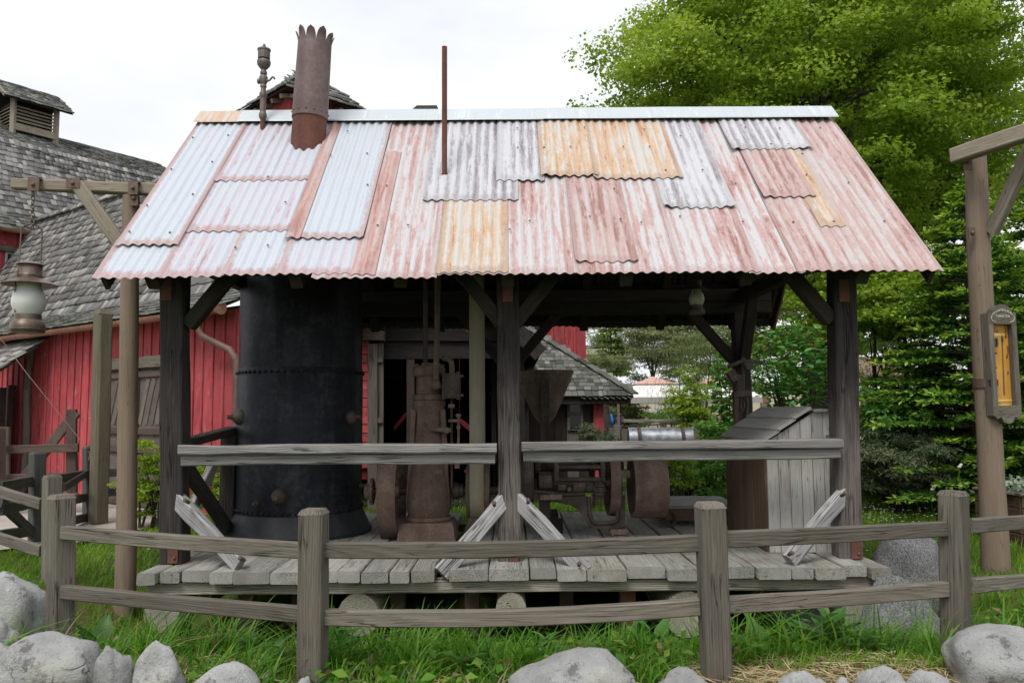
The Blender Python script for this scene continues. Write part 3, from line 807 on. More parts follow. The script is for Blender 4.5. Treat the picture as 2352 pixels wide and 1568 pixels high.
for i in range(14):
    a = 2 * math.pi * i / 14
    p = cb0 + F @ Vector((cr * 1.05 * math.cos(a), cr * 1.05 * math.sin(a), Lj + .05)); G().ball(p, .012, 6).make('rivet', M_STACK, stack, 60)

# steam whistle
WY = YR + SLn.y * roof_hit(603, 302)[1] + .02
wb = at(603, 300, WY); wt_ = at(604, 112, WY); k = (wt_.z - wb.z) / 188
whistle = thing('steam_whistle', wb, 'slim brown steam whistle with bell and bent valve handle above the roof ridge', 'whistle')
def wz(y): return (300 - y) * k
def wr(px): return px / FPX * WY
def wl(name, prof, mat=M_WHISTLE): return G().lathe((wb.x, WY, wb.z), [(wr(r), wz(y)) for r, y in prof], 18).make(name, mat, whistle, 40)
wl('stand_pipe', [(5.5, 345), (5.5, 270)], M_RUST)
wl('union', [(6, 275), (9, 270), (9, 262), (7, 258), (7, 255)])
wl('blued_pipe', [(7, 256), (7, 225)], M_STACK)
wl('valve_body', [(7, 227), (9, 222), (9, 216), (6, 210), (6, 202), (7.5, 201), (7.5, 197), (6, 195), (10, 188), (10, 178), (6, 173), (8, 171), (8, 166), (6, 163), (6, 160)])
wl('cup', [(5, 160), (9, 158), (15, 150), (16, 143), (15, 140), (9, 138), (9, 134)])
wl('bell', [(14, 136), (14, 118), (15.5, 117), (15.5, 114), (10, 112), (4, 111), (4, 107), (3, 103), (1, 101)])
hp = [(612, 185), (616, 186), (620, 184), (623, 180), (626, 177), (629, 178), (631, 182)]
G().tube([at(x, y, WY - .02) for x, y in hp], .011, 7).make('handle', M_WHISTLE, whistle, 60)
G().cyl(at(592, 187, WY), at(597, 187, WY), .03, n=10).make('packing_nut', M_WHISTLE, whistle, 40)

# thin exhaust pipe
EYp = YR + SLn.y * roof_hit(1021, 413)[1] + .03
p0, p1 = at(1021, 415, EYp), at(1021, 108, EYp)
pipe = thing('exhaust_pipe', p0, 'thin straight rusty exhaust pipe standing up through the grey roof sheet', 'pipe')
G().cyl(p0 - Vector((0, 0, .7)), p1, 6.3 / FPX * EYp, n=20).make('tube', M_RUST, pipe, 40)
G().lathe(p0 + Vector((0, .03, .06)), [(.045, -.05), (.045, .0), (.03, .02)], 14).make('flashing_collar', M_IRONDK, pipe, 40)

# ------------------------------------------------------------------ vertical steam engine
SY = 8.45
def ex(x, Y=SY): return at(x, 1000, Y).x
def ez(y, Y=SY): return at(985, y, Y).z
ecx = ex(985)
eng = thing('steam_engine', (ecx, SY, ZD), 'rusty upright steam engine with flywheel beside the black boiler', 'steam engine')
bw = .56
def px(v): return v / FPX * SY
bz = ez(1194)
P = []
for z, h in ((ZD, .30), (ZD + .02, .29), (bz - .03, .275), (bz, .255)):
    P += [Vector((ecx + sx * h, SY + sy * h * .95, z)) for sx, sy in ((-1, -1), (1, -1), (1, 1), (-1, 1))]
g = G(); g.add(P, [(0, 3, 2, 1), (12, 13, 14, 15)] + [(j * 4 + i, j * 4 + (i + 1) % 4, j * 4 + 4 + (i + 1) % 4, j * 4 + 4 + i) for j in range(3) for i in range(4)])
g.make('base_block', M_IRON, eng, 30)
fl = G().lathe((ecx, SY, 0), [(px(50), bz), (px(52), bz + .02), (px(50), ez(1184))], 32).make('base_flange', M_IRON, eng, 40)
for a in (35, 145, 215, 325, 270):
    G().lathe((ecx + px(45) * math.cos(R(a)), SY + px(45) * math.sin(R(a)), ez(1184)), [(.022, 0), (.022, .03), (.012, .032), (.012, .05)], 6).make('bolt', M_RUST, fl, 30)
colp = [(44, 1186), (47, 1178), (51, 1162), (51.5, 1145), (48, 1110), (42, 1070), (36, 1020), (31.5, 985), (30, 965), (31, 950), (34, 940), (36, 932)]
clm = G().lathe((ecx, SY, 0), [(px(r), ez(y)) for r, y in colp], 36).make('column', M_IRON, eng, 45)
for s in (-1, 1):      # side ribs of the frame
    G().bar((ecx + s * px(44), SY - .05, ez(1165)), (ecx + s * px(33), SY - .05, ez(940)), .05, .09, up=(0, 1, 0)).make('rib', M_IRON, clm)
G().lathe((ecx, SY, 0), [(px(36), ez(934)), (px(37.5), ez(930)), (px(37.5), ez(921)), (px(35), ez(920)), (px(35), ez(919)), (px(37.5), ez(918)), (px(37.5), ez(907)), (px(33), ez(905))], 36).make('lower_flange', M_IRON, eng, 35)
G().lathe((ecx, SY, 0), [(px(29), ez(908)), (px(29), ez(862))], 32).make('cylinder', M_IRON, eng, 35)
tf = G().lathe((ecx, SY, 0), [(px(36), ez(864)), (px(37.5), ez(861)), (px(37.5), ez(846)), (px(34), ez(841)), (px(18), ez(838)), (px(18), ez(834))], 32).make('cylinder_head', M_IRON, eng, 35)
for i in range(10):
    a = 2 * math.pi * i / 10
    G().lathe((ecx + px(32) * math.cos(a), SY + px(32) * math.sin(a), ez(842)), [(.016, 0), (.016, .025), (.006, .028)], 6).make('bolt', M_IRON, tf, 30)
vc = at(1038, 886, SY - .12)
g = G().box(vc, (px(38), .22, px(56))); g.box(vc + Vector((px(15), 0, 0)), (px(6), .26, px(62))); g.box(vc + Vector((-px(17), 0, 0)), (px(6), .25, px(60)))
ch_ = g.make('valve_chest', M_IRONDK, eng)
for dz in (-.1, .1):
    G().cyl(vc + Vector((px(16), -.08, dz)), vc + Vector((px(27), -.08, dz)), .014, n=6).make('stud', M_IRON, ch_)
G().tube([at(1038, 862, SY - .12), at(1038, 840, SY - .12), at(1036, 830, SY - .12), at(1028, 824, SY - .12), at(1016, 822, SY - .12)], px(6.5), 12).make('elbow_pipe', M_IRON, eng, 60)
G().tube([at(1006, 560, SY - .3), at(1004, 760, SY - .3), at(1001, 872, SY - .3)], px(6.5), 14).make('steam_pipe', M_PLATE, eng, 60)
G().ball(at(1001, 883, SY - .3), px(10), 12, (1, 1, 1.2)).tube([at(1001, 884, SY - .3), at(1012, 888, SY - .2), at(1030, 888, SY - .1)], px(6), 10).make('pipe_elbow', M_PLATE, eng, 60)
G().cyl(at(977, 560, SY), at(977, 838, SY), px(5.5), n=12).make('rear_pipe', M_IRONDK, eng, 40)
# valve rod and governor pipework
rod = G().cyl(at(1037, 915, SY - .1), at(1038, 1120, SY - .1), px(2.8), n=8)
rod.make('valve_rod', M_IRONDK, eng, 40)
for x0, y0, x1, y1, r in ((1030, 932, 1044, 932, 5), (1030, 966, 1056, 966, 4), (1053, 950, 1053, 1060, 3), (1053, 950, 1053, 957, 6), (1053, 978, 1053, 984, 5), (988, 984, 1036, 988, 6), (1022, 988, 1030, 988, 8), (1050, 1060, 1050, 1075, 6)):
    G().cyl(at(x0, y0, SY - .2), at(x1, y1, SY - .2), px(r), n=10).make('fitting', M_IRON, eng, 40)
G().ball(at(977, 976, SY - .28), px(5), 8).make('grease_cup', M_IRONDK, eng, 60)
c = at(1006, 1082, SY - .375); t_ = G().box(c, (px(17), .01, px(9))); t_.make('maker_plate', M_WHISTLE, eng)
# crank shaft, flywheel, pulley
sz_ = ez(1128); wheelY = SY + .05
G().cyl((ex(838), wheelY, sz_), (ex(1150), wheelY, sz_), px(9), n=16).make('crank_shaft', M_IRONDK, eng, 40)
for xx, w_, r_ in ((962, 14, 20), (948, 10, 15), (1046, 14, 19), (1058, 10, 15), (905, 16, 17)):
    G().cyl((ex(xx) - px(w_ / 2), wheelY, sz_), (ex(xx) + px(w_ / 2), wheelY, sz_), px(r_), n=16).make('bearing', M_IRONDK, eng, 35)
def wheel(name, xc, r, wid, parent, mat, thick=.03, hub=.08, spokes=6, Yc=wheelY, zc=None, web=.02):
    zc = sz_ if zc is None else zc
    w2 = wid / 2
    rim = G().lathe((xc, Yc, zc), [(r - thick, -w2), (r, -w2), (r + .006, 0), (r, w2), (r - thick, w2), (r - thick, -w2)], 48, axis=(1, 0, 0), close=False).make(name, mat, parent, 35)
    G().lathe((xc, Yc, zc), [(hub * .4, -w2 * .8), (hub, -w2 * .8), (hub, w2 * .8), (hub * .4, w2 * .8)], 16, axis=(1, 0, 0)).make('hub', mat, rim, 35)
    for i in range(spokes):
        a = 2 * math.pi * i / spokes + .3; d = Vector((0, math.cos(a), math.sin(a)))
        c0 = Vector((xc, Yc, zc)); G().bar(c0 + d * hub * .8, c0 + d * (r - thick * .7), .035, .055, up=(1, 0, 0)).make('spoke', mat, rim)
    return rim
fr = zat(895, 1128, wheelY - .47) - 0; FRr = .49
wheel('flywheel', ex(901), FRr, px(40), eng, M_IRON)
wheel('belt_pulley', ex(1098), .28, px(52), eng, M_IRON)
g = G().cyl((ex(838), wheelY, sz_), (ex(850), wheelY, sz_), px(18), n=16)
for i in range(10):
    a = 2 * math.pi * i / 10; g.box((ex(854), wheelY + px(26) * math.cos(a), sz_ + px(26) * math.sin(a)), (px(7), .035, .035), Matrix.Rotation(a, 3, 'X'))
g.lathe((ex(854), wheelY, sz_), [(px(4), -px(3.5)), (px(27), -px(3.5)), (px(27), px(3.5)), (px(4), px(3.5))], 24, axis=(1, 0, 0))
g.make('sprocket', M_IRON, eng, 35)
# belt over the pulley, up to the roof
bx0, bx1 = ex(1081), ex(1112); br = .287
pts = []
for j in range(10): pts.append((wheelY - br, sz_ + (3.15 - sz_) * (9 - j) / 9))
for j in range(1, 13): a = math.pi + math.pi * j / 12; pts.append((wheelY + br * math.cos(a), sz_ + br * math.sin(a)))
for j in range(1, 6): pts.append((wheelY + br, sz_ + (3.15 - sz_) * j / 5))
bL = thing('drive_belt', ((bx0 + bx1) / 2, wheelY, sz_ - br), 'wide grey drive belt with yellow stains hanging round the engine pulley', 'belt')
vs = []; fs = []
yc_ = wheelY
for yy, zz in pts:
    for dx in (0, 1): vs.append((bx0 + (bx1 - bx0) * dx, yy, zz))
fs = [(i * 2, i * 2 + 1, i * 2 + 3, i * 2 + 2) for i in range(len(pts) - 1)]
g = G(); g.add(vs, fs)
me = bpy.data.meshes.new('strap')
Rb = Matrix.Rotation(R(90), 3, 'Y')
o = g.make('strap', M_BELT, bL, 60, rot=Rb)
md = o.modifiers.new('thick', 'SOLIDIFY'); md.thickness = .012; md.offset = 0

# ------------------------------------------------------------------ winch with gears and wide pulley
HY = 8.35
def hx(x, Y=HY): return at(x, 1000, Y).x
def hz(y, Y=HY): return at(1330, y, Y).z
winch = thing('geared_winch', (hx(1330), HY, ZD), 'dark iron geared winch with curved cast frame behind the handrail', 'winch')
prof = [(1210, 1128), (1250, 1133), (1290, 1138), (1340, 1136), (1352, 1142), (1354, 1180), (1360, 1196), (1372, 1202), (1408, 1200), (1418, 1194), (1419, 1138), (1436, 1138), (1436, 1190), (1434, 1208), (1418, 1214), (1372, 1214), (1352, 1206), (1340, 1190), (1328, 1170), (1310, 1160), (1280, 1153), (1245, 1150), (1210, 1150)]
g = G().plate([at(x, y, HY) for x, y in prof], (0, .07, 0)); fp = g.make('cast_frame', M_IRONDK, winch)
g = G()
inner = [(1352, 1140), (1354, 1180), (1360, 1196), (1372, 1202), (1408, 1200), (1418, 1194), (1420, 1160)]
g.tube([at(x, y, HY) for x, y in inner], .022, 8); g.tube([at(x, y - 3, HY) for x, y in ((1212, 1130), (1250, 1133), (1290, 1139), (1345, 1136))], .02, 8)
g.make('frame_bead', M_IRONDK, fp, 60)
g = G().plate([at(x, y, HY + .75) for x, y in prof], (0, .06, 0)); g.make('cast_frame', M_IRONDK, winch)
for x0, y0, x1, y1, Y in ((1400, 1214, 1440, 1222, HY), (1404, 1222, 1436, 1228, HY), (1408, 1226, 1434, 1242, HY), (1404, 1080, 1446, 1096, HY - .02), (1240, 1135, 1290, 1146, HY - .03)):
    a, b = at(x0, y0, Y), at(x1, y1, Y); g = G().box(((a.x + b.x) / 2, Y + .03, (a.z + b.z) / 2), (abs(b.x - a.x), .16, abs(a.z - b.z))); g.make('bearing_cap', M_IRON, winch)
beam('timber_leg', (hx(1250), HY + .03, ZD), (hx(1250), HY + .03, hz(1146)), .11, .12, M_BEAM, winch)
G().box((hx(1272), HY + .4, ZD + .06), (.2, .3, .12)).box((hx(1268), HY + .4, ZD + .17), (.14, .26, .1)).make('timber_block', M_BEAM, winch)
G().cyl((hx(1220), HY + .3, hz(1075)), (hx(1440), HY + .3, hz(1075)), .045, n=14).make('axle', M_IRONDK, winch, 40)
G().lathe((hx(1300), HY + .28, hz(1062)), [(.02, -.33), (.19, -.33), (.19, -.29), (.11, -.29), (.11, .27), (.19, .27), (.19, .31), (.02, .31)], 28, axis=(1, 0, 0)).make('rope_drum', M_IRONDK, winch, 35)
for x in (1278, 1385):
    beam('side_bracket', at(x, 1048, HY - .03), at(x, 1104, HY - .03), .05, .06, M_IRONDK, winch, jit=0)
for y in (1046, 1072, 1100):
    beam('cross_bar', at(1278, y, HY - .02), at(1388, y, HY - .02), .035, .04, M_IRONDK, winch, jit=0)
G().cyl(at(1262, 1107, HY + .05), at(1400, 1107, HY + .05), .05, n=12).make('lower_shaft', M_IRONDK, winch, 40)
for x0, y0, w_, h_ in ((1330, 1116, 34, 34), (1362, 1118, 40, 26), (1366, 1104, 26, 18), (1252, 1104, 36, 44), (1290, 1116, 22, 26)):
    c = at(x0, y0, HY + .06); G().lathe(c, [(px(h_ * .3), -px(w_ / 2)), (px(h_ * .5), -px(w_ / 2.6)), (px(h_ * .5), px(w_ / 2.6)), (px(h_ * .3), px(w_ / 2))], 10, axis=(1, 0, 0)).make('gear_housing', M_IRONDK, winch, 30)
def gear(name, xc, zc, Yc, r, wid, teeth, mat):
    n = teeth * 4; prof = []
    for i in range(n):
        a = 2 * math.pi * i / n; rr = r if i % 4 < 2 else r - .022
        prof.append((Yc + rr * math.cos(a), zc + rr * math.sin(a)))
    g = G(); vs = [(xc - wid / 2, y, z) for y, z in prof] + [(xc + wid / 2, y, z) for y, z in prof]
    ri = r - .06
    ins = [(xc + s * wid / 2, Yc + ri * math.cos(2 * math.pi * i / n), zc + ri * math.sin(2 * math.pi * i / n)) for s in (-1, 1) for i in range(n)]
    fs = []
    for i in range(n):
        j = (i + 1) % n
        fs += [(i, j, n + j, n + i), (2 * n + i, 2 * n + j, j, i), (n + i, n + j, 3 * n + j, 3 * n + i), (2 * n + i, 3 * n + i, 3 * n + j, 2 * n + j)]
    g.add(vs + ins, fs); o = g.make(name, mat, winch, 30)
    G().lathe((xc, Yc, zc), [(.03, -wid * .7), (.07, -wid * .7), (.07, wid * .7), (.03, wid * .7)], 14, axis=(1, 0, 0)).make('hub', mat, o, 35)
    for i in range(5):
        a = 2 * math.pi * i / 5; d = Vector((0, math.cos(a), math.sin(a))); c0 = Vector((xc, Yc, zc)); G().bar(c0 + d * .05, c0 + d * (r - .05), .04, .03, up=(1, 0, 0)).make('spoke', mat, o)
    return o
gz_ = hz(1102)
gear('ring_gear', hx(1392), hz(1075), HY + .22, .24, px(14), 44, M_IRONDK)
wheel('brake_wheel', hx(1409), .39, px(22), winch, M_IRON, Yc=HY + .22, zc=gz_, spokes=5)
gear('pinion', hx(1374), hz(1124), HY + .02, .10, px(18), 12, M_IRONDK)
gear('pinion', hx(1236), hz(1060), HY + .15, .13, px(12), 18, M_IRONDK)
wheel('wide_pulley', hx(1488), .33, px(74), winch, M_IRON, Yc=HY + .1, zc=hz(1118), thick=.015, spokes=6)
G().lathe((hx(1207), HY + .15, hz(1100)), [(.06, -.05), (.27, -.05), (.30, -.02), (.30, .05), (.27, .08), (.06, .08)], 32, axis=(1, 0, 0)).make('brake_drum', M_IRONDK, winch, 35)
beam('bearing_stand', (hx(1424), HY + .16, ZD + .1), (hx(1424), HY + .16, hz(1098)), .06, .12, M_IRONDK, winch, jit=0)

# ------------------------------------------------------------------ slant-lidded wooden chest
CYf, CYb = 7.36, 8.72
cx0 = at(1766, 1200, CYf).x; cx1 = at(1925, 1200, CYf).x; cx1 = min(cx1, XPR + .12)
chest = thing('wooden_chest', ((cx0 + cx1) / 2, 8.0, ZD), 'tall grey board chest with sloping plank lid beside the right post', 'chest')
zlo = at(1766, 1012, CYf).z; zhi = at(1872, 942, CYf).z; xk = at(1872, 960, CYf).x
G().plate([(cx0 + .02, CYf + .02, ZD + .01), (cx1, CYf + .02, ZD + .01), (cx1, CYf + .02, zhi - .03), (xk, CYf + .02, zhi - .03), (cx0 + .02, CYf + .02, zlo - .03)], (0, CYb - CYf - .04, 0)).make('carcass', M_CHESTB, chest)
nb = 6
for i in range(nb):
    a = cx0 + (cx1 - cx0) * i / nb; b = cx0 + (cx1 - cx0) * (i + 1) / nb; m = (a + b) / 2
    zt = zhi if m > xk else zlo + (zhi - zlo) * (m - cx0) / (xk - cx0)
    zz_ = [zhi - .012 if q > xk else zlo + (zhi - zlo) * (q - cx0) / (xk - cx0) - .012 for q in (a + .003, b - .003)]
    pp_ = [(a + .003, CYf - .002, ZD + .005), (b - .003, CYf - .002, ZD + .005), (b - .003, CYf - .002, zz_[1]), (a + .003, CYf - .002, zz_[0])]
    if a + .003 < xk < b - .003: pp_.insert(3, (xk, CYf - .002, zhi - .012))
    G().plate(pp_, (0, .024, 0)).make('front_board', M_CHEST, chest, rot=Matrix.Rotation(R(-90), 3, 'Y'))
for i in range(7):
    a = CYf + .03 + (CYb - CYf - .03) * i / 7; b = CYf + .03 + (CYb - CYf - .03) * (i + 1) / 7
    beam('side_board', (cx0, (a + b) / 2, ZD + .005), (cx0, (a + b) / 2, zlo - .01), .024, b - a - .006, M_CHESTB, chest, up=(0, 1, 0), ch=.003, jit=.001)
su = Vector((xk - cx0, 0, zhi - zlo)); 
for i in range(3):
    u0, u1 = i / 3, (i + 1) / 3
    c0 = Vector((cx0 - .05, 0, zlo - .025)) + su * (u0 * 1.02); c1 = Vector((cx0 - .05, 0, zlo - .025)) + su * (u1 * 1.02 + .03)
    cm = (c0 + c1) / 2; w_ = (c1 - c0).length; n_ = Vector((-su.z, 0, su.x)).normalized()
    beam('lid_board', cm + n_ * (.02 + .012 * i) + Vector((0, CYf - .05, 0)), cm + n_ * (.02 + .012 * i) + Vector((0, CYb + .04, 0)), w_, .026, M_LID, chest, up=n_, ch=.003, jit=.001)
beam('top_board', ((xk + cx1) / 2 + .02, CYf - .05, zhi), ((xk + cx1) / 2 + .02, CYb + .04, zhi), cx1 - xk + .1, .028, M_LID, chest, jit=.001)

# ------------------------------------------------------------------ low cart
KY = 9.35
cart = thing('low_cart', (at(1590, 1190, KY).x, KY, ZD), 'low flat wooden cart on small iron wheels beside the chest', 'cart')
ka, kb = at(1518, 1162, KY - .3).x, at(1700, 1162, KY - .3).x; kz = at(1590, 1160, KY - .3).z
for i in range(5):
    y_ = KY - .3 + .19 * i
    beam('plank', (ka, y_ + .095, kz - .02), (kb, y_ + .095, kz - .02), .186, .045, M_DECK, cart, ch=.004, jit=.002)
for y_ in (KY - .28, KY + .58):
    beam('side_sill', (ka + .03, y_, kz - .11), (kb, y_, kz - .11), .07, .12, M_IRON, cart, jit=.001)
for xx in (ka + .06, kb - .1):
    for y_ in (KY - .34, KY + .62):
        r_ = .095
        rim = G().lathe((xx, y_, ZD + r_), [(r_ - .02, -.02), (r_, -.02), (r_, .02), (r_ - .02, .02), (r_ - .02, -.02)], 24, axis=(0, 1, 0), close=False).make('wheel', M_IRONDK, cart, 35)
        G().cyl((xx, y_ - .025, ZD + r_), (xx, y_ + .025, ZD + r_), .025, n=10).make('hub', M_IRONDK, rim, 40)
        for i in range(5):
            a = 2 * math.pi * i / 5; d = Vector((math.cos(a), 0, math.sin(a))); c0 = Vector((xx, y_, ZD + r_)); G().bar(c0 + d * .02, c0 + d * (r_ - .012), .014, .016, up=(0, 1, 0)).make('spoke', M_IRONDK, rim)

# ------------------------------------------------------------------ hopper behind, hung lantern, drill, nugget
QY = 11.2
qx = at(1250, 900, QY).x
hop = thing('iron_hopper', (qx, QY, gz(qx, QY)), 'dark iron funnel hopper with riveted strap behind the middle post', 'hopper')
def qz(y): return at(1250, y, QY).z
def qp(v): return v / FPX * QY
G().lathe((qx, QY, 0), [(qp(70), qz(852)), (qp(68), qz(853)), (qp(60), qz(880)), (qp(58), qz(880)), (qp(26), qz(955)), (qp(9), qz(975)), (qp(9), gz(qx, QY))], 28, close=False).make('funnel', M_IRON, hop, 35)
beam('strap', (qx - .0, QY - qp(62), qz(856)), (qx, QY - qp(14), gz(qx, QY)), .12, .03, M_IRONDK, hop, up=(0, 1, 0), jit=0)
for i in range(5): G().ball((qx + .03, QY - qp(66) + .2 * i * .5, qz(870 + 22 * i)), .012, 6).make('rivet', M_IRON, hop)

def lantern(name, c, s, label, globe_mat, parts_metal, hang_top, bail=True):
    """storm lantern: c = centre of the globe, s = globe radius"""
    L = thing(name, (c.x, c.y, c.z - s * 2.1), label, 'lantern')
    ax = (c.x, c.y, c.z)
    fount = G().lathe(ax, [(s * .55, -2.08 * s), (s * .95, -2.06 * s), (s * 1.05, -1.85 * s), (s * 1.03, -1.78 * s), (s * 1.04, -1.72 * s), (s * .98, -1.45 * s), (s * .8, -1.25 * s), (s * .76, -1.2 * s), (s * .78, -.98 * s), (s * .76, -.85 * s), (s * .5, -.84 * s)], 32).make('fount', parts_metal, L, 40)
    G().lathe(ax, [(s * .72, -.87 * s), (s * .86, -.6 * s), (s * .99, -.22 * s), (s * 1.0, .05 * s), (s * .93, .42 * s), (s * .78, .75 * s), (s * .68, .95 * s), (s * .66, 1.25 * s)], 32, close=False).make('globe', globe_mat, L, 179)
    G().lathe(ax, [(s * .7, 1.3 * s), (s * 1.0, 1.22 * s), (s * 1.62, 1.05 * s), (s * 1.64, 1.08 * s), (s * 1.1, 1.36 * s), (s * .76, 1.5 * s), (s * .7, 1.52 * s)], 36).make('shade', parts_metal, L, 40)
    ch = G().lathe(ax, [(s * .70, 1.5 * s), (s * .74, 1.56 * s), (s * .70, 1.62 * s), (s * .74, 1.68 * s), (s * .70, 1.74 * s), (s * .70, 2.2 * s), (s * .74, 2.24 * s), (s * .70, 2.3 * s), (s * .66, 2.36 * s)], 32).make('chimney', parts_metal, L, 35)
    G().lathe(ax, [(s * .8, 2.36 * s), (s * .82, 2.4 * s), (s * .45, 2.58 * s), (s * .1, 2.66 * s)], 32).make('cap', parts_metal, L, 40)
    if bail:
        pts = [c + Vector((-.42 * s, -.7 * s, -.8 * s)), c + Vector((-.45 * s, -.78 * s, .9 * s)), c + Vector((-.45 * s, -.5 * s, 2.3 * s))]
        top = hang_top
        w = .5 * s
        arc = [Vector((c.x + w * math.cos(a), c.y + .3 * s * math.cos(a), top - w * .9 + w * .9 * math.sin(a))) for a in [math.pi * (1 - k / 10) for k in range(11)]]
        G().tube(pts + arc + [c + Vector((.5 * s, .3 * s, 2.3 * s)), c + Vector((.5 * s, .4 * s, 1.2 * s))], .045 * s, 6).make('bail', parts_metal, L, 60)
    return L
t = NT('frosted lamp glass'); v = t.co()
b = t.bsdf(t.ramp(t.noise(v, 3, 3), [(.3, (.62, .64, .60)), (.7, (.72, .73, .70))]), .25, 0, None, .5); b.inputs['Subsurface Weight'].default_value = .3; b.inputs['Subsurface Radius'].default_value = (.05, .05, .05)
M_GLOBE = t.mat
t = NT('dusty lamp glass'); v = t.co()
t.bsdf(t.ramp(t.noise(v, 5, 3), [(.3, (.30, .29, .22)), (.7, (.42, .40, .32))]), .3, 0, None, .5)
M_GLOBE2 = t.mat
IY = 7.75
c = at(1600, 686, IY)
lantern('hanging_lantern', c, .075, 'small rusty oil lantern hanging under the shed roof', M_GLOBE2, M_IRONDK, c.z + .38)

VY = 9.9
drill = thing('post_drill', at(1705, 990, VY), 'black iron post drill clamped to the rear right post', 'drill')
def d_(name, x0, y0, x1, y1, w, m=M_IRONDK, Y=VY): return beam(name, at(x0, y0, Y), at(x1, y1, Y), w, w, m, drill, jit=0, ch=.004)
d_('arm', 1672, 842, 1712, 826, .05); d_('arm', 1700, 828, 1752, 832, .045); d_('gear_case', 1676, 852, 1690, 874, .1); d_('spindle', 1706, 820, 1706, 910, .04)
d_('column', 1699, 860, 1694, 1000, .07); d_('table', 1684, 906, 1722, 902, .07, M_IRONDK, VY - .1); d_('frame', 1690, 912, 1690, 1003, .05, M_CHESTB, VY - .1); d_('frame', 1716, 912, 1716, 1003, .03, M_CHESTB, VY - .1)
G().tube([at(1703, 915, VY - .12), at(1702, 935, VY - .12), at(1705, 945, VY - .12), at(1709, 935, VY - .12), at(1708, 920, VY - .12)], .012, 6).make('hook', M_IRONDK, drill, 60)
G().lathe(at(1718, 838, VY - .1), [(.01, -.02), (.06, -.02), (.06, .02), (.01, .02)], 14, axis=(0, 1, 0)).make('crank_wheel', M_IRONDK, drill, 40)
G().tube([at(1712, 838, VY - .12), at(1716, 848, VY - .14), at(1724, 850, VY - .16)], .012, 6).make('crank_handle', M_IRONDK, drill, 60)
# ------------------------------------------------------------------ shingles
t = NT('weathered cedar shingle'); r = t.math('FRACT', t.math('ADD', t.rnd(), t.attr('rnd')))
v = t.co('Object')
cc = t.ramp(r, [(0, (.10, .098, .094)), (.35, (.175, .17, .163)), (.75, (.25, .245, .232)), (1, (.38, .365, .335))])
cc = t.val(cc, t.math('ADD', .75, t.math('MULTIPLY', t.noise(t.vmul(v, (28, 28, 4)), 1, 4, .65), .5)))
t.bsdf(cc, .9, 0, t.bump(t.noise(t.vmul(v, (40, 40, 5)), 1, 3, .6), .5, .006), .2)
M_SHINGLE = t.mat
t = NT('dark mossy shingle'); r = t.math('FRACT', t.math('ADD', t.rnd(), t.attr('rnd')))
v = t.co('Object')
cc = t.ramp(r, [(0, (.06, .062, .055)), (.4, (.11, .112, .10)), (.8, (.17, .17, .155)), (1, (.25, .25, .235))])
cc = t.mix(t.mask(t.noise(v, 6, 4, .7), .55, .7), cc, (.13, .145, .105))
t.bsdf(cc, .9, 0, None, .2)
M_SHINGLE2 = t.mat
SH_V = np.array([(-.5, -.5, 0), (.5, -.5, 0), (.5, .5, 0), (-.5, .5, 0), (-.5, -.5, 1), (.5, -.5, 1), (.5, .5, .25), (-.5, .5, .25)])   # thick at the butt (-y)
SH_F = np.array([(3, 2, 1, 0), (4, 5, 6, 7), (0, 1, 5, 4), (1, 2, 6, 5), (2, 3, 7, 6), (3, 0, 4, 7)])
_sh = {}
def sh_mesh(mat):
    if mat.name not in _sh:
        _sh[mat.name] = np_mesh('shingle', SH_V, SH_F, mat, {'rnd': np.zeros(8)})
    return _sh[mat.name]

def shingle_plane(part, o, u, v, W, Lv, expo, mat, keep=300, wmin=.09, wmax=.2, thick=.022, clip=None, over=.06):
    """shingles laid on a plane: o eave corner, u along the eave, v up the slope (unit vectors). Largest in view become objects, the rest one mesh."""
    o, u, v = Vector(o), Vector(u), Vector(v); n = u.cross(v).normalized()
    if n.z < 0: n = -n
    items = []
    rows = int(math.ceil(Lv / expo))
    for j in range(rows):
        x = -random.uniform(0, .1)
        while x < W:
            w = random.uniform(wmin, wmax); xm = x + w / 2; y = j * expo
            if 0 <= xm <= W and (clip is None or clip(xm, y)):
                L = expo * 1.7
                items.append((xm, y + L / 2 - over * (j == 0) + random.uniform(-.022, .022) * expo * 5, w - .008, L, thick * random.uniform(.7, 1.5), random.uniform(-.02, .02)))
            x += w
    B = Matrix((u, v, n)).transposed()
    scored = []
    for it in items:
        p = o + u * it[0] + v * it[1]; X, Y = to_px(p)
        vis = -60 < X < 2410 and -60 < Y < 1600
        scored.append(((p - EYE).length + (0 if vis else 1000), it))
    scored.sort(key=lambda q: q[0])
    base = sh_mesh(mat); tilt = Matrix.Rotation(-.055, 3, 'X')
    rest_v = []; rest_f = []; rest_r = []
    for k, (_, (x, y, w, L, th, rz)) in enumerate(scored):
        c = o + u * x + v * y + n * .012
        Rm = B @ Matrix.Rotation(rz, 3, 'Z') @ tilt
        M = Matrix.Translation(c) @ Rm.to_4x4() @ Matrix.Diagonal((w, L, th, 1))
        if k < keep: put('shingle', base, part, M)
        else:
            A_ = np.array(Rm @ Matrix.Diagonal((w, L, th))); b = len(rest_v) * 8
            rest_v.append(SH_V @ A_.T + np.array(c)); rest_f.append(SH_F + b); rest_r.append(np.full(8, random.random()))
    if rest_v:
        V = np.concatenate(rest_v); me = np_mesh('far_shingles', V, np.concatenate(rest_f), mat, {'rnd': np.concatenate(rest_r)})
        ob = put('far_shingles', me, part); ob['kind'] = 'stuff'

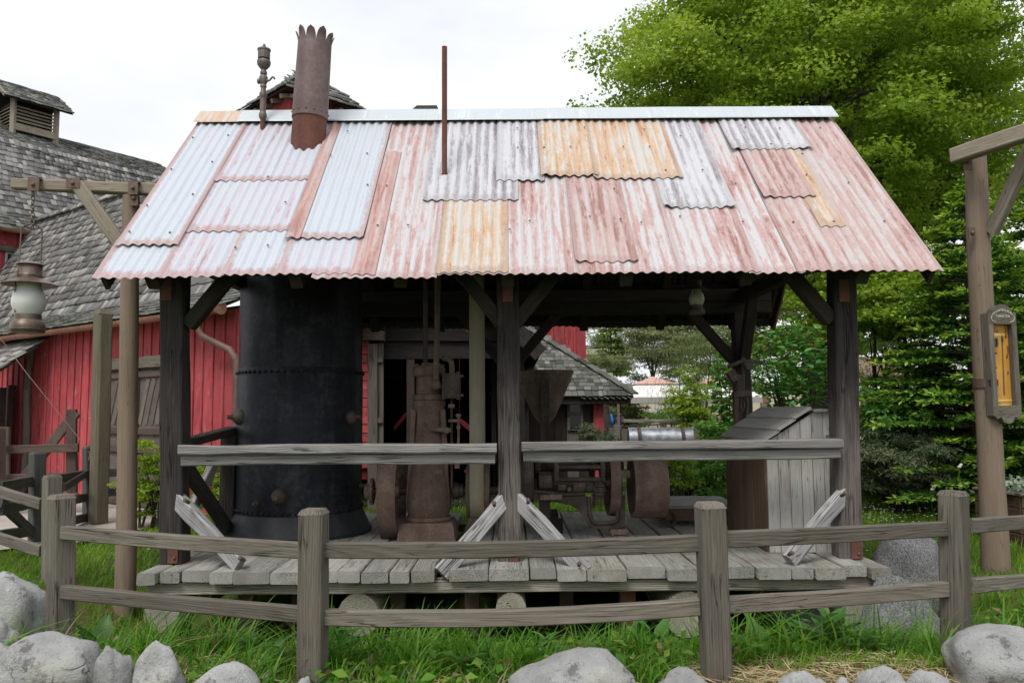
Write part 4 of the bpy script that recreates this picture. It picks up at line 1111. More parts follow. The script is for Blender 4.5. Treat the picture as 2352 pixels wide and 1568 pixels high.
# ------------------------------------------------------------------ red barn wing on the left
DW = Vector((.809, -.588, 0)).normalized(); NW = Vector((.588, .809, 0)).normalized()     # along the wall, away from us
P0 = Vector((-6.3, 13.5, .06))
zg = on_plane(320, 729, P0 - NW * .35, NW).z                                                  # gutter height
def ws(x): return (on_plane(x, 900, P0, NW) - P0).dot(DW)
sR = ws(556)
TAN2 = 1.9
_b = P0 - NW * .35 + NW * 1.0 + Vector((0, 0, zg + .02 + .466 - P0.z)) + DW * ws(200)
RUN2 = next(k * .02 for k in range(20, 400) if (lambda q: q[1] <= 455 + .306 * (287 - q[0]))(to_px(_b + NW * k * .02 + Vector((0, 0, TAN2 * k * .02)))))
sL = (on_plane(78, 519, P0 + NW * (.65 + RUN2), NW) - P0).dot(DW)
barn = thing('barn_wing', P0 + DW * (sL + sR) / 2, 'red board and batten barn with bell-cast shingle roof and copper gutter at left', 'barn')
wl_ = G().plate([P0 + DW * sL + NW * .03, P0 + DW * sR + NW * .03, P0 + DW * sR + NW * .03 + Vector((0, 0, zg)), P0 + DW * sL + NW * .03 + Vector((0, 0, zg))], NW * 2.0).make('wall', M_REDDARK, barn)
s = sL
while s < sR:
    w = random.uniform(.24, .28); m = s + w / 2
    a = P0 + DW * m + Vector((0, 0, .02)); beam('board', a, a + Vector((0, 0, zg - .06)), w - .004, .03, M_RED, wl_, up=NW, ch=.002, jit=.001, seg=3)
    q = P0 + DW * s - NW * .025; beam('batten', q + Vector((0, 0, .02)), q + Vector((0, 0, zg - .06)), .05, .028, M_RED, wl_, up=NW, ch=.006, jit=.003, seg=6)
    s += w
# crooked grey pole nailed to the wall
q = P0 + DW * ws(76) - NW * .1
log('drift_pole', q, q + Vector((.03, 0, zg - .1)), .075, .06, M_FENCE, barn, wob=.06)
gE = P0 - NW * .35
za = zg + .02 - P0.z
roof_lo = G().plate([gE + DW * sL + Vector((0, 0, za)), gE + DW * sR + Vector((0, 0, za)), gE + DW * sR + NW * 1.0 + Vector((0, 0, za + .466)), gE + DW * sL + NW * 1.0 + Vector((0, 0, za + .466))], (0, 0, -.04)).make('lower_roof', M_BEAM, barn)
v1 = (NW + Vector((0, 0, .466))).normalized(); v2 = (NW + Vector((0, 0, TAN2))).normalized()
o1 = gE + DW * sL + Vector((0, 0, za)); o2 = o1 + NW * 1.0 + Vector((0, 0, .466)); W_ = sR - sL
L2 = RUN2 * math.sqrt(1 + TAN2 ** 2)
roof_hi = G().plate([o2, o2 + DW * W_, o2 + DW * W_ + v2 * L2, o2 + v2 * L2], (0, 0, -.04)).make('upper_roof', M_BEAM, barn)
G().plate([o2 + v2 * L2, o2 + DW * W_ + v2 * L2, o2 + DW * W_ + v2 * L2 + NW * 1.0 - Vector((0, 0, 1.9)), o2 + v2 * L2 + NW * 1.0 - Vector((0, 0, 1.9))], (0, 0, -.04)).make('rear_roof', M_SHINGLE2, barn)
shingle_plane(roof_lo, o1, DW, v1, W_, 1.1, .19, M_SHINGLE2, 130)
shingle_plane(roof_hi, o2, DW, v2, W_, L2, .205, M_SHINGLE, 300)
for k in range(34):
    c = o2 + v2 * (L2 + .02) + DW * (W_ * (k + .5) / 34) + Vector((0, 0, .05)); beam('ridge_shingle', c - DW * .16, c + DW * .16 + Vector((0, 0, .02)), .24, .035, M_SHINGLE2, roof_hi, jit=.002)
# gutter with brackets, downpipe
gp = gE - NW * .05 + Vector((0, 0, zg - .03 - P0.z))
def half_round(a, b, r, name, parent, mat, n=9):
    a, b = Vector(a), Vector(b); d = (b - a).normalized(); side = Vector((d.y, -d.x, 0)); vs = []; fs = []
    for p in (a, b):
        for rr in (r, r - .012):
            for i in range(n):
                an = math.pi * i / (n - 1); vs.append(p + side * (rr * math.cos(an)) + Vector((0, 0, -rr * math.sin(an))))
    for k in range(n - 1):
        fs += [(k, k + 1, 2 * n + k + 1, 2 * n + k), (n + k + 1, n + k, 3 * n + k, 3 * n + k + 1), (k, n + k, n + k + 1, k + 1), (2 * n + k, 2 * n + k + 1, 3 * n + k + 1, 3 * n + k)]
    fs += [(0, 2 * n, 3 * n, n), (n - 1, 2 * n - 1, 4 * n - 1, 3 * n - 1)]
    g = G(); g.add(vs, fs); return g.make(name, mat, parent, 50)
sG = ws(556)
gut = half_round(gp + DW * sL, gp + DW * sG, .085, 'gutter', barn, M_COPPER)
s = sL + .15
while s < sG:
    q = gp + DW * s; half_round(q, q + DW * .025, .092, 'gutter_bracket', gut, M_COPPER, 7); s += .62
G().cyl(gp + DW * sG, gp + DW * (sG + .02), .1, n=16).make('gutter_end', M_COPPER, gut, 40)
dp = gp + DW * ws(505)
G().tube([dp, dp + Vector((0, 0, -.25)), dp + NW * .05 + DW * .05 + Vector((0, 0, -.38)), dp + NW * .2 + DW * .52 + Vector((0, 0, -.60)), dp + NW * .25 + DW * .62 + Vector((0, 0, -.75)), dp + NW * .25 + DW * .62 + Vector((0, 0, -zg + .1))], .055, 12).make('downpipe', M_PIPE, barn, 60)
q = P0 + DW * ws(38) - NW * .1
G().cyl(q, q + Vector((0, 0, 2.15)), .075, n=14).make('downpipe', M_PLATE, barn, 40)
# timber double door
s0, s1 = ws(252), ws(398); zl = on_plane(320, 855, P0, NW).z
door = G().plate([P0 + DW * s0 - NW * .04, P0 + DW * s1 - NW * .04, P0 + DW * s1 - NW * .04 + Vector((0, 0, zl)), P0 + DW * s0 - NW * .04 + Vector((0, 0, zl))], -NW * .03).make('door', M_DOOR, barn)
beam('lintel', P0 + DW * (s0 - .12) - NW * .1 + Vector((0, 0, zl + .09)), P0 + DW * (s1 + .1) - NW * .1 + Vector((0, 0, zl + .09)), .14, .19, M_FENCE, barn)
sm = (s0 + s1) / 2
for a, b in ((s0, sm - .01), (sm + .01, s1)):
    for st in (a + .06, b - .06): beam('stile', P0 + DW * st - NW * .09, P0 + DW * st - NW * .09 + Vector((0, 0, zl)), .11, .05, M_DOOR, door, up=NW, jit=.001)
    for zz in (.1, zl * .42, zl * .55, zl - .1): beam('door_rail', P0 + DW * (a + .11) - NW * .09 + Vector((0, 0, zz)), P0 + DW * (b - .11) - NW * .09 + Vector((0, 0, zz)), .05, .11, M_GATEB, door, jit=.001)
    for k in range(4):
        aa = a + .14 + (b - a - .28) * k / 4
        beam('panel_slat', P0 + DW * aa - NW * .075 + Vector((0, 0, zl * .6)), P0 + DW * min(aa + .24, b - .12) - NW * .075 + Vector((0, 0, zl - .17)), .11, .02, M_DOOR, door, up=NW, jit=.001)
# low porch roof at the frame edge
pq = on_plane(28, 870, P0 - NW * 1.2, NW)
porch = thing('porch_roof', (pq.x - .6, pq.y, .06), 'small dark shingled porch roof at the left edge below the gutter', 'porch')
ev = (NW * .8 + Vector((0, 0, .62))).normalized(); po = pq - DW * 3.0
ro = G().plate([po, po + DW * 1.8, po + DW * 1.8 + ev * 1.2, po + ev * 1.2], (0, 0, -.05)).make('roof', M_BEAM, porch)
shingle_plane(ro, po, DW, ev, 1.8, 1.15, .19, M_SHINGLE, 60)
beam('eave_beam', po - Vector((0, 0, .1)) + NW * .1, po + DW * 1.75 + NW * .1 - Vector((0, 0, .1)), .1, .14, M_BEAM, porch)
half_round(po - NW * .05 - Vector((0, 0, .06)), po + DW * 1.8 - NW * .05 - Vector((0, 0, .06)), .06, 'gutter', porch, M_COPPER)
beam('post', po + DW * 1.35 + NW * .15 - Vector((0, 0, po.z)), po + DW * 1.35 + NW * .15 - Vector((0, 0, .15)), .13, .13, M_BEAM, porch)
G().plate([po + NW * .5 - Vector((0, 0, po.z)), po + NW * .5 + DW * 1.3 - Vector((0, 0, po.z)), po + NW * .5 + DW * 1.3 - Vector((0, 0, .1)), po + NW * .5 - Vector((0, 0, .1))], NW * .1).make('back_wall', M_DARKWOOD, porch)

# ------------------------------------------------------------------ great gambrel barn behind it
PG = P0 + DW * (sL - .25)                     # foot of its long wall
big = thing('gambrel_barn', PG - DW * 4 + NW * 4, 'great gambrel barn with stepped dark shingle roof far left', 'barn')
ge = on_plane(0, 522, PG + DW * .3, DW)
zge = ge.z; q0 = (ge - PG).dot(NW)
qa, qb = q0 - 3.0, None
def gpt(q, out, z): return PG + NW * q + DW * out + Vector((0, 0, z - PG.z))
# profile outwards (+DW) / up: eave, flare, steep, top, ridge
prof = [(.35, zge)]
def solve(x, y, out):     # height of a profile point seen at photo (x, y) when it stands 'out' from the wall
    return on_plane(x, y, PG + DW * out, DW).z
prof += [(-.45, solve(0, 484, -.45)), (-1.75, solve(0, 327, -1.75)), (-3.6, solve(0, 286, -3.6))]
rend = on_plane(372, 383, PG + DW * -3.6, DW); qb = (rend - PG).dot(NW)
Lg = qb - qa
wall = G().plate([gpt(qa, 0, 0.06), gpt(qb, 0, .06), gpt(qb, 0, zge), gpt(qa, 0, zge)], -DW * .2).make('wall', M_REDDARK, big)
s = qa + .1
while s < qb:
    a = gpt(s, .03, .08); beam('board', a, gpt(s, .03, zge - .02), .3, .03, M_RED, wall, up=DW, ch=.002, jit=.001, seg=2)
    beam('batten', gpt(s + .16, .06, .08), gpt(s + .16, .06, zge - .02), .05, .03, M_RED, wall, up=DW, ch=.004, jit=.001, seg=2)
    s += .32
for k in range(3):
    (oa, z_a), (ob_, z_b) = prof[k], prof[k + 1]
    a = gpt(qa, oa, z_a); vv = gpt(qa, ob_, z_b) - a; Lv = vv.length; vv.normalize()
    rf = G().plate([a, a + NW * Lg, a + NW * Lg + vv * Lv, a + vv * Lv], (0, 0, -.05)).make(('flare_roof', 'steep_roof', 'top_roof')[k], M_BEAM, big)
    clipf = (lambda q_, a=a, vv=vv: (lambda x, y: to_px(a + NW * x + vv * y)[0] > -1500 and to_px(a + NW * x + vv * y)[0] < 560))(0)
    shingle_plane(rf, a, NW, vv, Lg, Lv + .05, (.18, .19, .19)[k], (M_SHINGLE2, M_SHINGLE, M_SHINGLE2)[k], (80, 300, 140)[k], .10, .2, .03, clip=clipf)
    if k == 2: G().plate([a + vv * Lv, a + vv * Lv + NW * Lg, a + vv * Lv + NW * Lg - DW * 3 - Vector((0, 0, 1.3)), a + vv * Lv - DW * 3 - Vector((0, 0, 1.3))], (0, 0, -.05)).make('far_roof', M_SHINGLE2, big)
half_round(gpt(qa, .42, zge - .02), gpt(qb, .42, zge - .02), .09, 'gutter', big, M_COPPER)
ep = [gpt(qb - .02, oo, zz) for oo, zz in prof] + [gpt(qb - .02, -4.5, prof[-1][1] - .8), gpt(qb - .02, -4.5, .06), gpt(qb - .02, 0, .06)]
G().plate(ep, -NW * .1).make('gable_wall', M_REDDARK, big)
# window band near the frame edge
for zz, hh in ((solve(0, 607, .08), .42),):
    wq = (on_plane(0, 590, PG + DW * .08, DW) - PG).dot(NW)
    for i in range(5):
        q_ = wq - .9 + i * .62
        win = G().plate([gpt(q_ - .22, .07, zz - .1), gpt(q_ + .22, .07, zz - .1), gpt(q_ + .22, .07, zz + .35), gpt(q_ - .22, .07, zz + .35)], DW * .02).make('window', M_CHEST, big)
        for j in (0, 1): G().plate([gpt(q_ - .17 + j * .19, .1, zz - .05), gpt(q_ - .02 + j * .19, .1, zz - .05), gpt(q_ - .02 + j * .19, .1, zz + .3), gpt(q_ - .17 + j * .19, .1, zz + .3)], DW * .01).make('pane', plain('dark window glass', (.03, .04, .06), .1), win)
    for dz in (-.22, .42): beam('window_rail', gpt(wq - 1.6, .14, zz + dz), gpt(wq + 2.2, .14, zz + dz), .08, .14, M_FENCE, big)
# cupola on the ridge
cu = on_plane(58, 325, PG - DW * 3.6, DW); cq = (cu - PG).dot(NW); czb = prof[-1][1] - .35
cup = thing('roof_cupola', gpt(cq, -3.6, czb), 'small louvred timber cupola with shingle gable roof on the gambrel ridge', 'cupola')
hw = abs((on_plane(140, 300, PG - DW * 3.2, DW) - on_plane(42, 300, PG - DW * 3.2, DW)).dot(NW)) / 2
zt = solve(92, 250, -3.2); zmid = zt
for sq in (-1, 1):
    for so in (-1, 1): beam('corner_post', gpt(cq + sq * hw, -3.6 + so * hw, czb - .3), gpt(cq + sq * hw, -3.6 + so * hw, zt), .13, .13, M_ARM, cup)
for k in range(6):
    zz = czb + .32 + (zt - czb - .4) * k / 6
    beam('louvre', gpt(cq - hw, -3.6 + hw - .02, zz), gpt(cq + hw, -3.6 + hw - .02, zz), .09, .025, M_ARM, cup, up=(DW + Vector((0, 0, 1))))
    beam('louvre', gpt(cq - hw + .02, -3.6 - hw, zz), gpt(cq - hw + .02, -3.6 + hw, zz), .09, .025, M_ARM, cup, up=(-NW + Vector((0, 0, 1))))
G().plate([gpt(cq - hw * .9, -3.6 + hw * .8, czb - .3), gpt(cq + hw * .9, -3.6 + hw * .8, czb - .3), gpt(cq + hw * .9, -3.6 + hw * .8, zt), gpt(cq - hw * .9, -3.6 + hw * .8, zt)], -DW * (hw * 1.6)).make('inner_box', M_DARKWOOD, cup)
beam('sill', gpt(cq - hw - .05, -3.6 + hw + .02, czb + .2), gpt(cq + hw + .05, -3.6 + hw + .02, czb + .2), .08, .2, M_ARM, cup)
rq0 = cq - hw - .35; rl = 2 * hw + .7
for sg in (1, -1):
    a = gpt(rq0, -3.6 + sg * (hw + .3), zt - .05); vv = (gpt(rq0, -3.6, zt + .62) - a); Lv = vv.length; vv.normalize()
    rf = G().plate([a, a + NW * rl, a + NW * rl + vv * Lv, a + vv * Lv], (0, 0, -.05)).make('roof', M_BEAM, cup)
    if sg == 1: shingle_plane(rf, a, NW, vv, rl, Lv, .16, M_SHINGLE2, 70, .1, .2, .03)
    beam('rafter', a - NW * .0, a + vv * Lv, .08, .1, M_ARM, cup)

# ------------------------------------------------------------------ shingled turret behind the smokestack
TY = 17.0; tc = at(697, 200, TY); zt0 = at(545, 258, TY).z; a_ = 152 / FPX * TY; zap = at(697, 163, TY).z
tur = thing('barn_turret', (tc.x, TY, .06), 'red turret with pointed shingle roof showing behind the smokestack', 'turret')
G().plate([(tc.x - a_ * .72, TY, .06), (tc.x, TY - a_ * .72, .06), (tc.x + a_ * .72, TY, .06), (tc.x, TY + a_ * .72, .06)], (0, 0, zt0 + .15)).make('wall', M_RED, tur)
cr4 = [Vector((tc.x - a_, TY, zt0)), Vector((tc.x, TY - a_, zt0)), Vector((tc.x + a_, TY, zt0)), Vector((tc.x, TY + a_, zt0))]
apx = Vector((tc.x, TY, zap))
for i in range(4):
    p, q_ = cr4[i], cr4[(i + 1) % 4]; mid = (p + q_) / 2; u_ = (q_ - p).normalized(); vv = (apx - mid); Lv = vv.length; vv.normalize(); W2 = (q_ - p).length
    rf = G().plate([p, q_, apx], (0, 0, -.06)).make('roof', M_BEAM, tur)
    if i < 2: shingle_plane(rf, p, u_, vv, W2, Lv, .15, M_SHINGLE2, 130, .1, .2, .035, clip=lambda x, y, W2=W2, Lv=Lv: abs(x - W2 / 2) < (1 - y / Lv) * W2 / 2 + .02 and y < Lv - .34)
    if i < 2:
        for k in range(5):
            b_ = p + u_ * W2 * (k + .7) / 5.4 - Vector((0, 0, .12)); ins = (Vector((tc.x, TY, b_.z)) - b_).normalized(); ins = Vector((ins.x, ins.y, 0)); perp = Vector((-u_.y, u_.x, 0)); perp = perp if perp.dot(ins) > 0 else -perp
            beam('rafter_tail', b_ + perp * .05, b_ + perp * .6 + Vector((0, 0, .15)), .08, .09, M_ARM, tur)

G().lathe((tc.x, TY, zap - .28), [(.34, 0), (.2, .16), (.02, .36)], 4).make('roof_cap', M_SHINGLE2, tur)
# ------------------------------------------------------------------ dark mill building with open front
MY = 13.0
mill = thing('mill_building', (at(1010, 1000, MY).x, MY, .06), 'dark open fronted timber building behind the steam engine', 'building')
mx0, mx1 = at(838, 900, MY).x, at(1240, 900, MY).x; mz = at(1240, 808, MY).z
ml = mx0 - .4; mc = (ml + mx1) / 2; mzr = mz + (mx1 - mc) * .95
def mbox(name, a, b, mat, grain=None): 
    a, b = Vector(a), Vector(b); return G().box((a + b) / 2, [abs(b[i] - a[i]) for i in range(3)]).make(name, mat, mill)
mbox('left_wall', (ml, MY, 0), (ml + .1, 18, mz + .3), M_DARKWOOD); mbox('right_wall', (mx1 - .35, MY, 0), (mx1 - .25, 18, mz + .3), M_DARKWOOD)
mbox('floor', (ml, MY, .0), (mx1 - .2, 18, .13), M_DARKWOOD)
X = ml
gaps = (3, 6, 9)
k = 0
while X < mx1:
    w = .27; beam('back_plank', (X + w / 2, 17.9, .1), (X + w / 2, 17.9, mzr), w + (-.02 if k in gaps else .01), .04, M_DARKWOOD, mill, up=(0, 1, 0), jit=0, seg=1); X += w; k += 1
for sg in (-1, 1):
    e = Vector((mx1 if sg > 0 else ml - .3, MY - .5, mz)); r_ = Vector((mc, MY - .5, mzr + .1)); 
    rp = G().plate([e, e + Vector((0, 6, 0)), r_ + Vector((0, 6, 0)), r_], (0, 0, -.08)).make('roof', M_SHINGLE2, mill)
    beam('barge_board', e - Vector((0, .02, .08)), r_ - Vector((0, .02, .08)), .06, .26, M_POST, mill)
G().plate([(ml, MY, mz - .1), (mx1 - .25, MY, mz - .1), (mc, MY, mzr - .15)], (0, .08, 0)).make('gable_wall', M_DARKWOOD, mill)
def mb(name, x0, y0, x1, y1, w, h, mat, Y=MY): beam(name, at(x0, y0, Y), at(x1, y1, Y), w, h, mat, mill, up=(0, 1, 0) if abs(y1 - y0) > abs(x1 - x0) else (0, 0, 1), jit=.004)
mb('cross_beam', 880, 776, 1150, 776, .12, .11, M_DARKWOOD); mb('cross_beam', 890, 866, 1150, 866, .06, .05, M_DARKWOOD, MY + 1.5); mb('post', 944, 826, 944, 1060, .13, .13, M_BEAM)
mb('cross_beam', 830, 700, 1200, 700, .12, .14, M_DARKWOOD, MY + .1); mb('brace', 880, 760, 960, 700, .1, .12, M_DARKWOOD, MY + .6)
mb('red_brace', 905, 985, 935, 950, .06, .08, M_REDDARK, MY + .4); mb('red_brace', 1050, 960, 1110, 1010, .06, .08, M_REDDARK, MY + .4); mb('red_brace', 1070, 1085, 1110, 1020, .06, .09, M_REDDARK, MY - .4)
mb('post', 1135, 840, 1135, 1060, .09, .09, M_DARKWOOD, MY + .8)
# open door leaf with strap hinges, red shingled wall edge
mb('door_post', 857, 790, 857, 1190, .16, .14, M_FENCE, MY - .1)
mb('door_head', 836, 770, 884, 772, .2, .16, M_FENCE, MY - .14)
dl = beam('door_leaf', at(874, 788, MY - .08), at(874, 1150, MY - .08), .10, .05, M_DOOR, mill, up=(0, 1, 0))
for y in (826, 965): G().box(at(871, y, MY - .14), (.12, .02, .08)).make('hinge', M_PLATE, dl)
for k in range(16):
    c = at(838, 764 + k * 20, MY - .12); G().box(c, (.14, .06, .13), Matrix.Rotation(R(random.uniform(-6, 6)), 3, 'X')).make('red_shingle', M_RED, mill)
mb('wall_edge', 838, 760, 838, 1100, .1, .05, M_REDDARK, MY - .06)

# lean-to with shingle hip roof to the right of it
HYr = 15.0
ex1 = at(1455, 907, HYr); ez_ = ex1.z
hut = thing('shingled_hut', (at(1300, 1000, HYr).x, HYr + 1, .06), 'low dark hut with mossy shingle hip roof beyond the hopper', 'hut')
ru = Vector((1, 0, 0)); rise = .74; ex0 = at(1130, 907, HYr).x; rv_ = Vector((0, 1, rise)).normalized(); Wr = ex1.x - ex0; Lr = 2.6 * math.sqrt(1 + rise ** 2)
oo = Vector((ex0, HYr, ez_))
rf = G().plate([oo, oo + ru * Wr, oo + ru * (Wr - 2.6) + rv_ * Lr, oo + rv_ * Lr], (0, 0, -.05)).make('roof', M_BEAM, hut)
shingle_plane(rf, oo, ru, rv_, Wr, Lr, .13, M_SHINGLE2, 300, .08, .17, .026, clip=lambda x, y: x < Wr - y / math.sqrt(1 + rise ** 2) * 1.0 + .06)
G().plate([oo + ru * Wr, oo + ru * Wr + Vector((0, 5, 0)), oo + ru * (Wr - 2.6) + Vector((0, 2.6, 2.6 * rise))], (-.03, 0, -.05)).make('side_roof', M_SHINGLE2, hut)
for k in range(14):
    tt = k / 14; p = oo + ru * (Wr - 2.6 * tt) + rv_ * (Lr * tt) + Vector((0, 0, .05)); d = Vector((-1, 1, rise)).normalized(); beam('hip_shingle', p - d * .05, p + d * .28 + Vector((0, 0, .02)), .2, .03, M_SHINGLE2, rf, jit=.001)
beam('eave_board', oo + Vector((.05, .04, -.1)), oo + ru * (Wr - .05) + Vector((0, .04, -.1)), .05, .13, M_BEAM, hut)
for k in range(9): beam('eave_tile', oo + ru * (Wr - .12 - k * .11) + Vector((0, -.02, -.03)), oo + ru * (Wr - .03 - k * .11) + Vector((0, -.02, -.07)), .06, .03, M_SHINGLE2, hut, jit=.001)
hw0, hw1 = ex0, at(1386, 950, HYr + .3).x
hw_ = G().box(((hw0 + hw1) / 2, HYr + 1.8, ez_ / 2), (hw1 - hw0, 3.0, ez_ - .05)).make('wall', M_DARKWOOD, hut)
X = hw0
while X < hw1 - .2:
    beam('board', (X + .12, HYr + .28, .1), (X + .12, HYr + .28, ez_ - .06), .225, .03, M_DOOR if random.random() < .3 else M_BEAM, hw_, up=(0, 1, 0), jit=.001, seg=2); X += .235
beam('corner_board', (hw1 - .1, HYr + .25, .1), (hw1 - .1, HYr + .25, ez_ - .06), .2, .05, M_RED, hut, up=(0, 1, 0))
wc = at(1321, 950, HYr + .24); win = G().box(wc, (.3, .05, .62)).make('window', M_FENCE, hut)
for dz in (-.15, .15): G().box(wc + Vector((0, -.03, dz)), (.2, .02, .24)).make('pane', plain('old window glass', (.035, .035, .03), .15), win)

# tall red tower behind
RYt = 20.0; rx1 = at(1335, 800, RYt).x
tow = thing('red_tower', (rx1 - 2.6, RYt + 2, .06), 'tall red boarded tower seen under the rear eave above the hut', 'tower')
ztw = 7.4
tw = G().box((rx1 - 2.6, RYt + 2.5, ztw / 2), (5.2, 5.0, ztw)).make('wall', M_REDDARK, tow)
X = rx1 - 5.2
while X < rx1:
    beam('board', (X + .14, RYt - .02, .1), (X + .14, RYt - .02, ztw), .27, .03, M_RED, tw, up=(0, 1, 0), jit=.001, seg=2); beam('batten', (X, RYt - .05, .1), (X, RYt - .05, ztw), .05, .03, M_RED, tw, up=(0, 1, 0), jit=.001, seg=2); X += .28
pk = at(978, 242, RYt + 1.5); G().plate([(pk.x - .55, pk.y, pk.z - .25), (pk.x + .4, pk.y, pk.z - .2), (pk.x + .3, pk.y, pk.z), (pk.x - .25, pk.y, pk.z)], (0, .6, 0)).make('ridge_vent', M_SHINGLE2, tow)
G().box((pk.x, pk.y + .4, pk.z - .9), (.5, .5, 1.5)).make('vent_shaft', M_REDDARK, tow)
G().plate([(rx1 - 5.5, RYt - .3, ztw), (rx1 + .3, RYt - .3, ztw), (rx1 - .9, RYt + 2.5, ztw + 1.2), (rx1 - 4.3, RYt + 2.5, ztw + 1.2)], (0, 0, -.1)).make('roof', M_SHINGLE2, tow)
# ------------------------------------------------------------------ rail fence in the foreground
def fpost(x, ytop, ybase, Y, parent, rot=0.0, w=.14, mat=None):
    a = at(x[0], ytop, Y); b = at(x[1], ybase, Y); d = (a - b) / (a.z - b.z)
    b2 = b - d * .15
    mat = mat or M_FENCE
    upv = Vector((math.sin(R(rot)), math.cos(R(rot)), 0))
    p = beam('post', b2, a - d * .03, w, w, mat, parent, up=upv, ch=.012, jit=.003)
    # chamfered cap of the same piece of timber
    F = frame(b2, a, upv); T = a - d * .03
    vs = []
    for k, h in ((1, 0), (.78, .028)):
        vs += [T + F @ Vector((h, s1 * w / 2 * k, s2 * w / 2 * k)) for s1, s2 in ((-1, -1), (1, -1), (1, 1), (-1, 1))]
    vs += [T + F @ Vector((.034, 0, 0))]
    g = G(); g.add(vs, [(i, (i + 1) % 4, 4 + (i + 1) % 4, 4 + i) for i in range(4)] + [(4 + i, 4 + (i + 1) % 4, 8) for i in range(4)])
    g.make('post_top', mat, p, rot=F)
    return p
fence = thing('rail_fence', at(1176, 1550, 4.5), 'grey two-rail timber fence curving across the foreground before the shed', 'fence')
FP = [((142, 139), 1134, 1452, 5.48, 40), ((721, 717), 1167, 1556, 4.61, 8), ((1630, 1646), 1152, 1548, 4.42, -6), ((2189, 2196), 1126, 1478, 4.99, -38)]
for x, yt, yb, Y, rot in FP: fpost(x, yt, yb, Y, fence, rot)
def rail(x0, y0, Y0, x1, y1, Y1, parent, h=.088, w=.055, mat=None, name='rail'):
    a, b = at(x0, y0, Y0), at(x1, y1, Y1)
    return beam(name, a, b, w, h, mat or M_FENCE, parent, ch=.006, jit=.003)
def sag_rail(pts, parent):
    # one bowed rail: chain of stations joined in a single mesh
    P = [at(*p) for p in pts]; n = 12; Q = []
    for i in range(n + 1):
        u = i / n; a, m, b = P; Q.append(a * (1 - u) ** 2 + (2 * m - (a + b) / 2) * 2 * u * (1 - u) + b * u * u)
    F = frame(Q[0], Q[-1]); M = Matrix.Translation((Q[0] + Q[-1]) / 2) @ F.to_4x4(); Mi = M.inverted(); vs = []; fs = []
    hh, ww, ch = .044, .029, .006
    for i, q in enumerate(Q):
        l = Mi @ q
        for yy, zz in ((-ww, -hh + ch), (-ww + ch, -hh), (ww - ch, -hh), (ww, -hh + ch), (ww, hh - ch), (ww - ch, hh), (-ww + ch, hh), (-ww, hh - ch)):
            vs.append((l.x, l.y + yy, l.z + zz + .003 * mnoise.noise(Vector((l.x * 3, zz * 40, 1)))))
        if i: fs += [((i - 1) * 8 + j, (i - 1) * 8 + (j + 1) % 8, i * 8 + (j + 1) % 8, i * 8 + j) for j in range(8)]
    fs += [tuple(range(7, -1, -1)), tuple(n * 8 + j for j in range(8))]
    me = bpy.data.meshes.new('rail'); me.from_pydata(vs, [], fs); me.materials.append(M_FENCE)
    bm = bmesh.new(); bm.from_mesh(me); bmesh.ops.recalc_face_normals(bm, faces=bm.faces); bm.to_mesh(me); bm.free(); finish(me, 35)
    put('rail', me, parent, M)
sag_rail([(146, 1222, 5.42), (400, 1243, 5.02), (700, 1264, 4.66)], fence)
sag_rail([(146, 1358, 5.42), (400, 1384, 5.02), (700, 1411, 4.66)], fence)
sag_rail([(742, 1262, 4.62), (1170, 1261, 4.50), (1606, 1246, 4.45)], fence)
sag_rail([(742, 1416, 4.62), (1170, 1417, 4.50), (1606, 1392, 4.45)], fence)
sag_rail([(1660, 1238, 4.44), (1900, 1228, 4.7), (2168, 1214, 4.97)], fence)
sag_rail([(1664, 1388, 4.44), (1900, 1374, 4.7), (2172, 1352, 4.97)], fence)
sag_rail([(2224, 1207, 5.0), (2300, 1202, 5.3), (2460, 1190, 6.0)], fence)
sag_rail([(2230, 1344, 5.0), (2300, 1338, 5.3), (2460, 1322, 6.0)], fence)
for x, y, Y in ((176, 1222, 5.40), (174, 1358, 5.40)):      # mortise shadow blocks
    pass

# side fence running off to the left
sfence = thing('side_fence', at(118, 1310, 7.66), 'grey two-rail fence running off the left edge behind the foreground post', 'fence')
fpost((120, 118), 1090, 1312, 7.66, sfence, 42)
for y0, y1 in ((1130, 1155), (1238, 1262)):
    rail(96, y1 + 3, 7.7, -120, y1 - 62, 8.6, sfence, .10)
# garden gate of dark stained boards
gate = thing('stained_gate', at(140, 1230, 10.6), 'dark stained timber gate with diagonal braces between two square posts', 'gate')
def gp_(x0, y0, x1, y1, Y0, Y1, w=.05, h=.12, name='gate_rail', mat=None, up=(0, 0, 1)): return beam(name, at(x0, y0, Y0), at(x1, y1, Y1), w, h, mat or M_GATE, gate, up=up)
fpost((86, 84), 1037, 1240, 9.9, gate, 35, .15, M_GATE); fpost((204, 203), 1024, 1192, 11.6, gate, 35, .13, M_GATE)
gp_(98, 1106, 196, 1088, 9.95, 11.5); gp_(150, 1152, 196, 1142, 10.6, 11.5); gp_(145, 1120, 200, 1086, 10.5, 11.5, h=.1, name='gate_brace'); gp_(140, 1200, 196, 1188, 10.5, 11.5)
gp_(0, 1118, 76, 1104, 8.7, 9.9); gp_(0, 1170, 76, 1155, 8.7, 9.9); gp_(0, 1230, 76, 1218, 8.7, 9.9); gp_(0, 1152, 78, 1228, 8.7, 9.9, h=.13, name='gate_brace')
gp_(248, 1085, 372, 1078, 11.9, 12.2); gp_(248, 1130, 372, 1124, 11.9, 12.2)
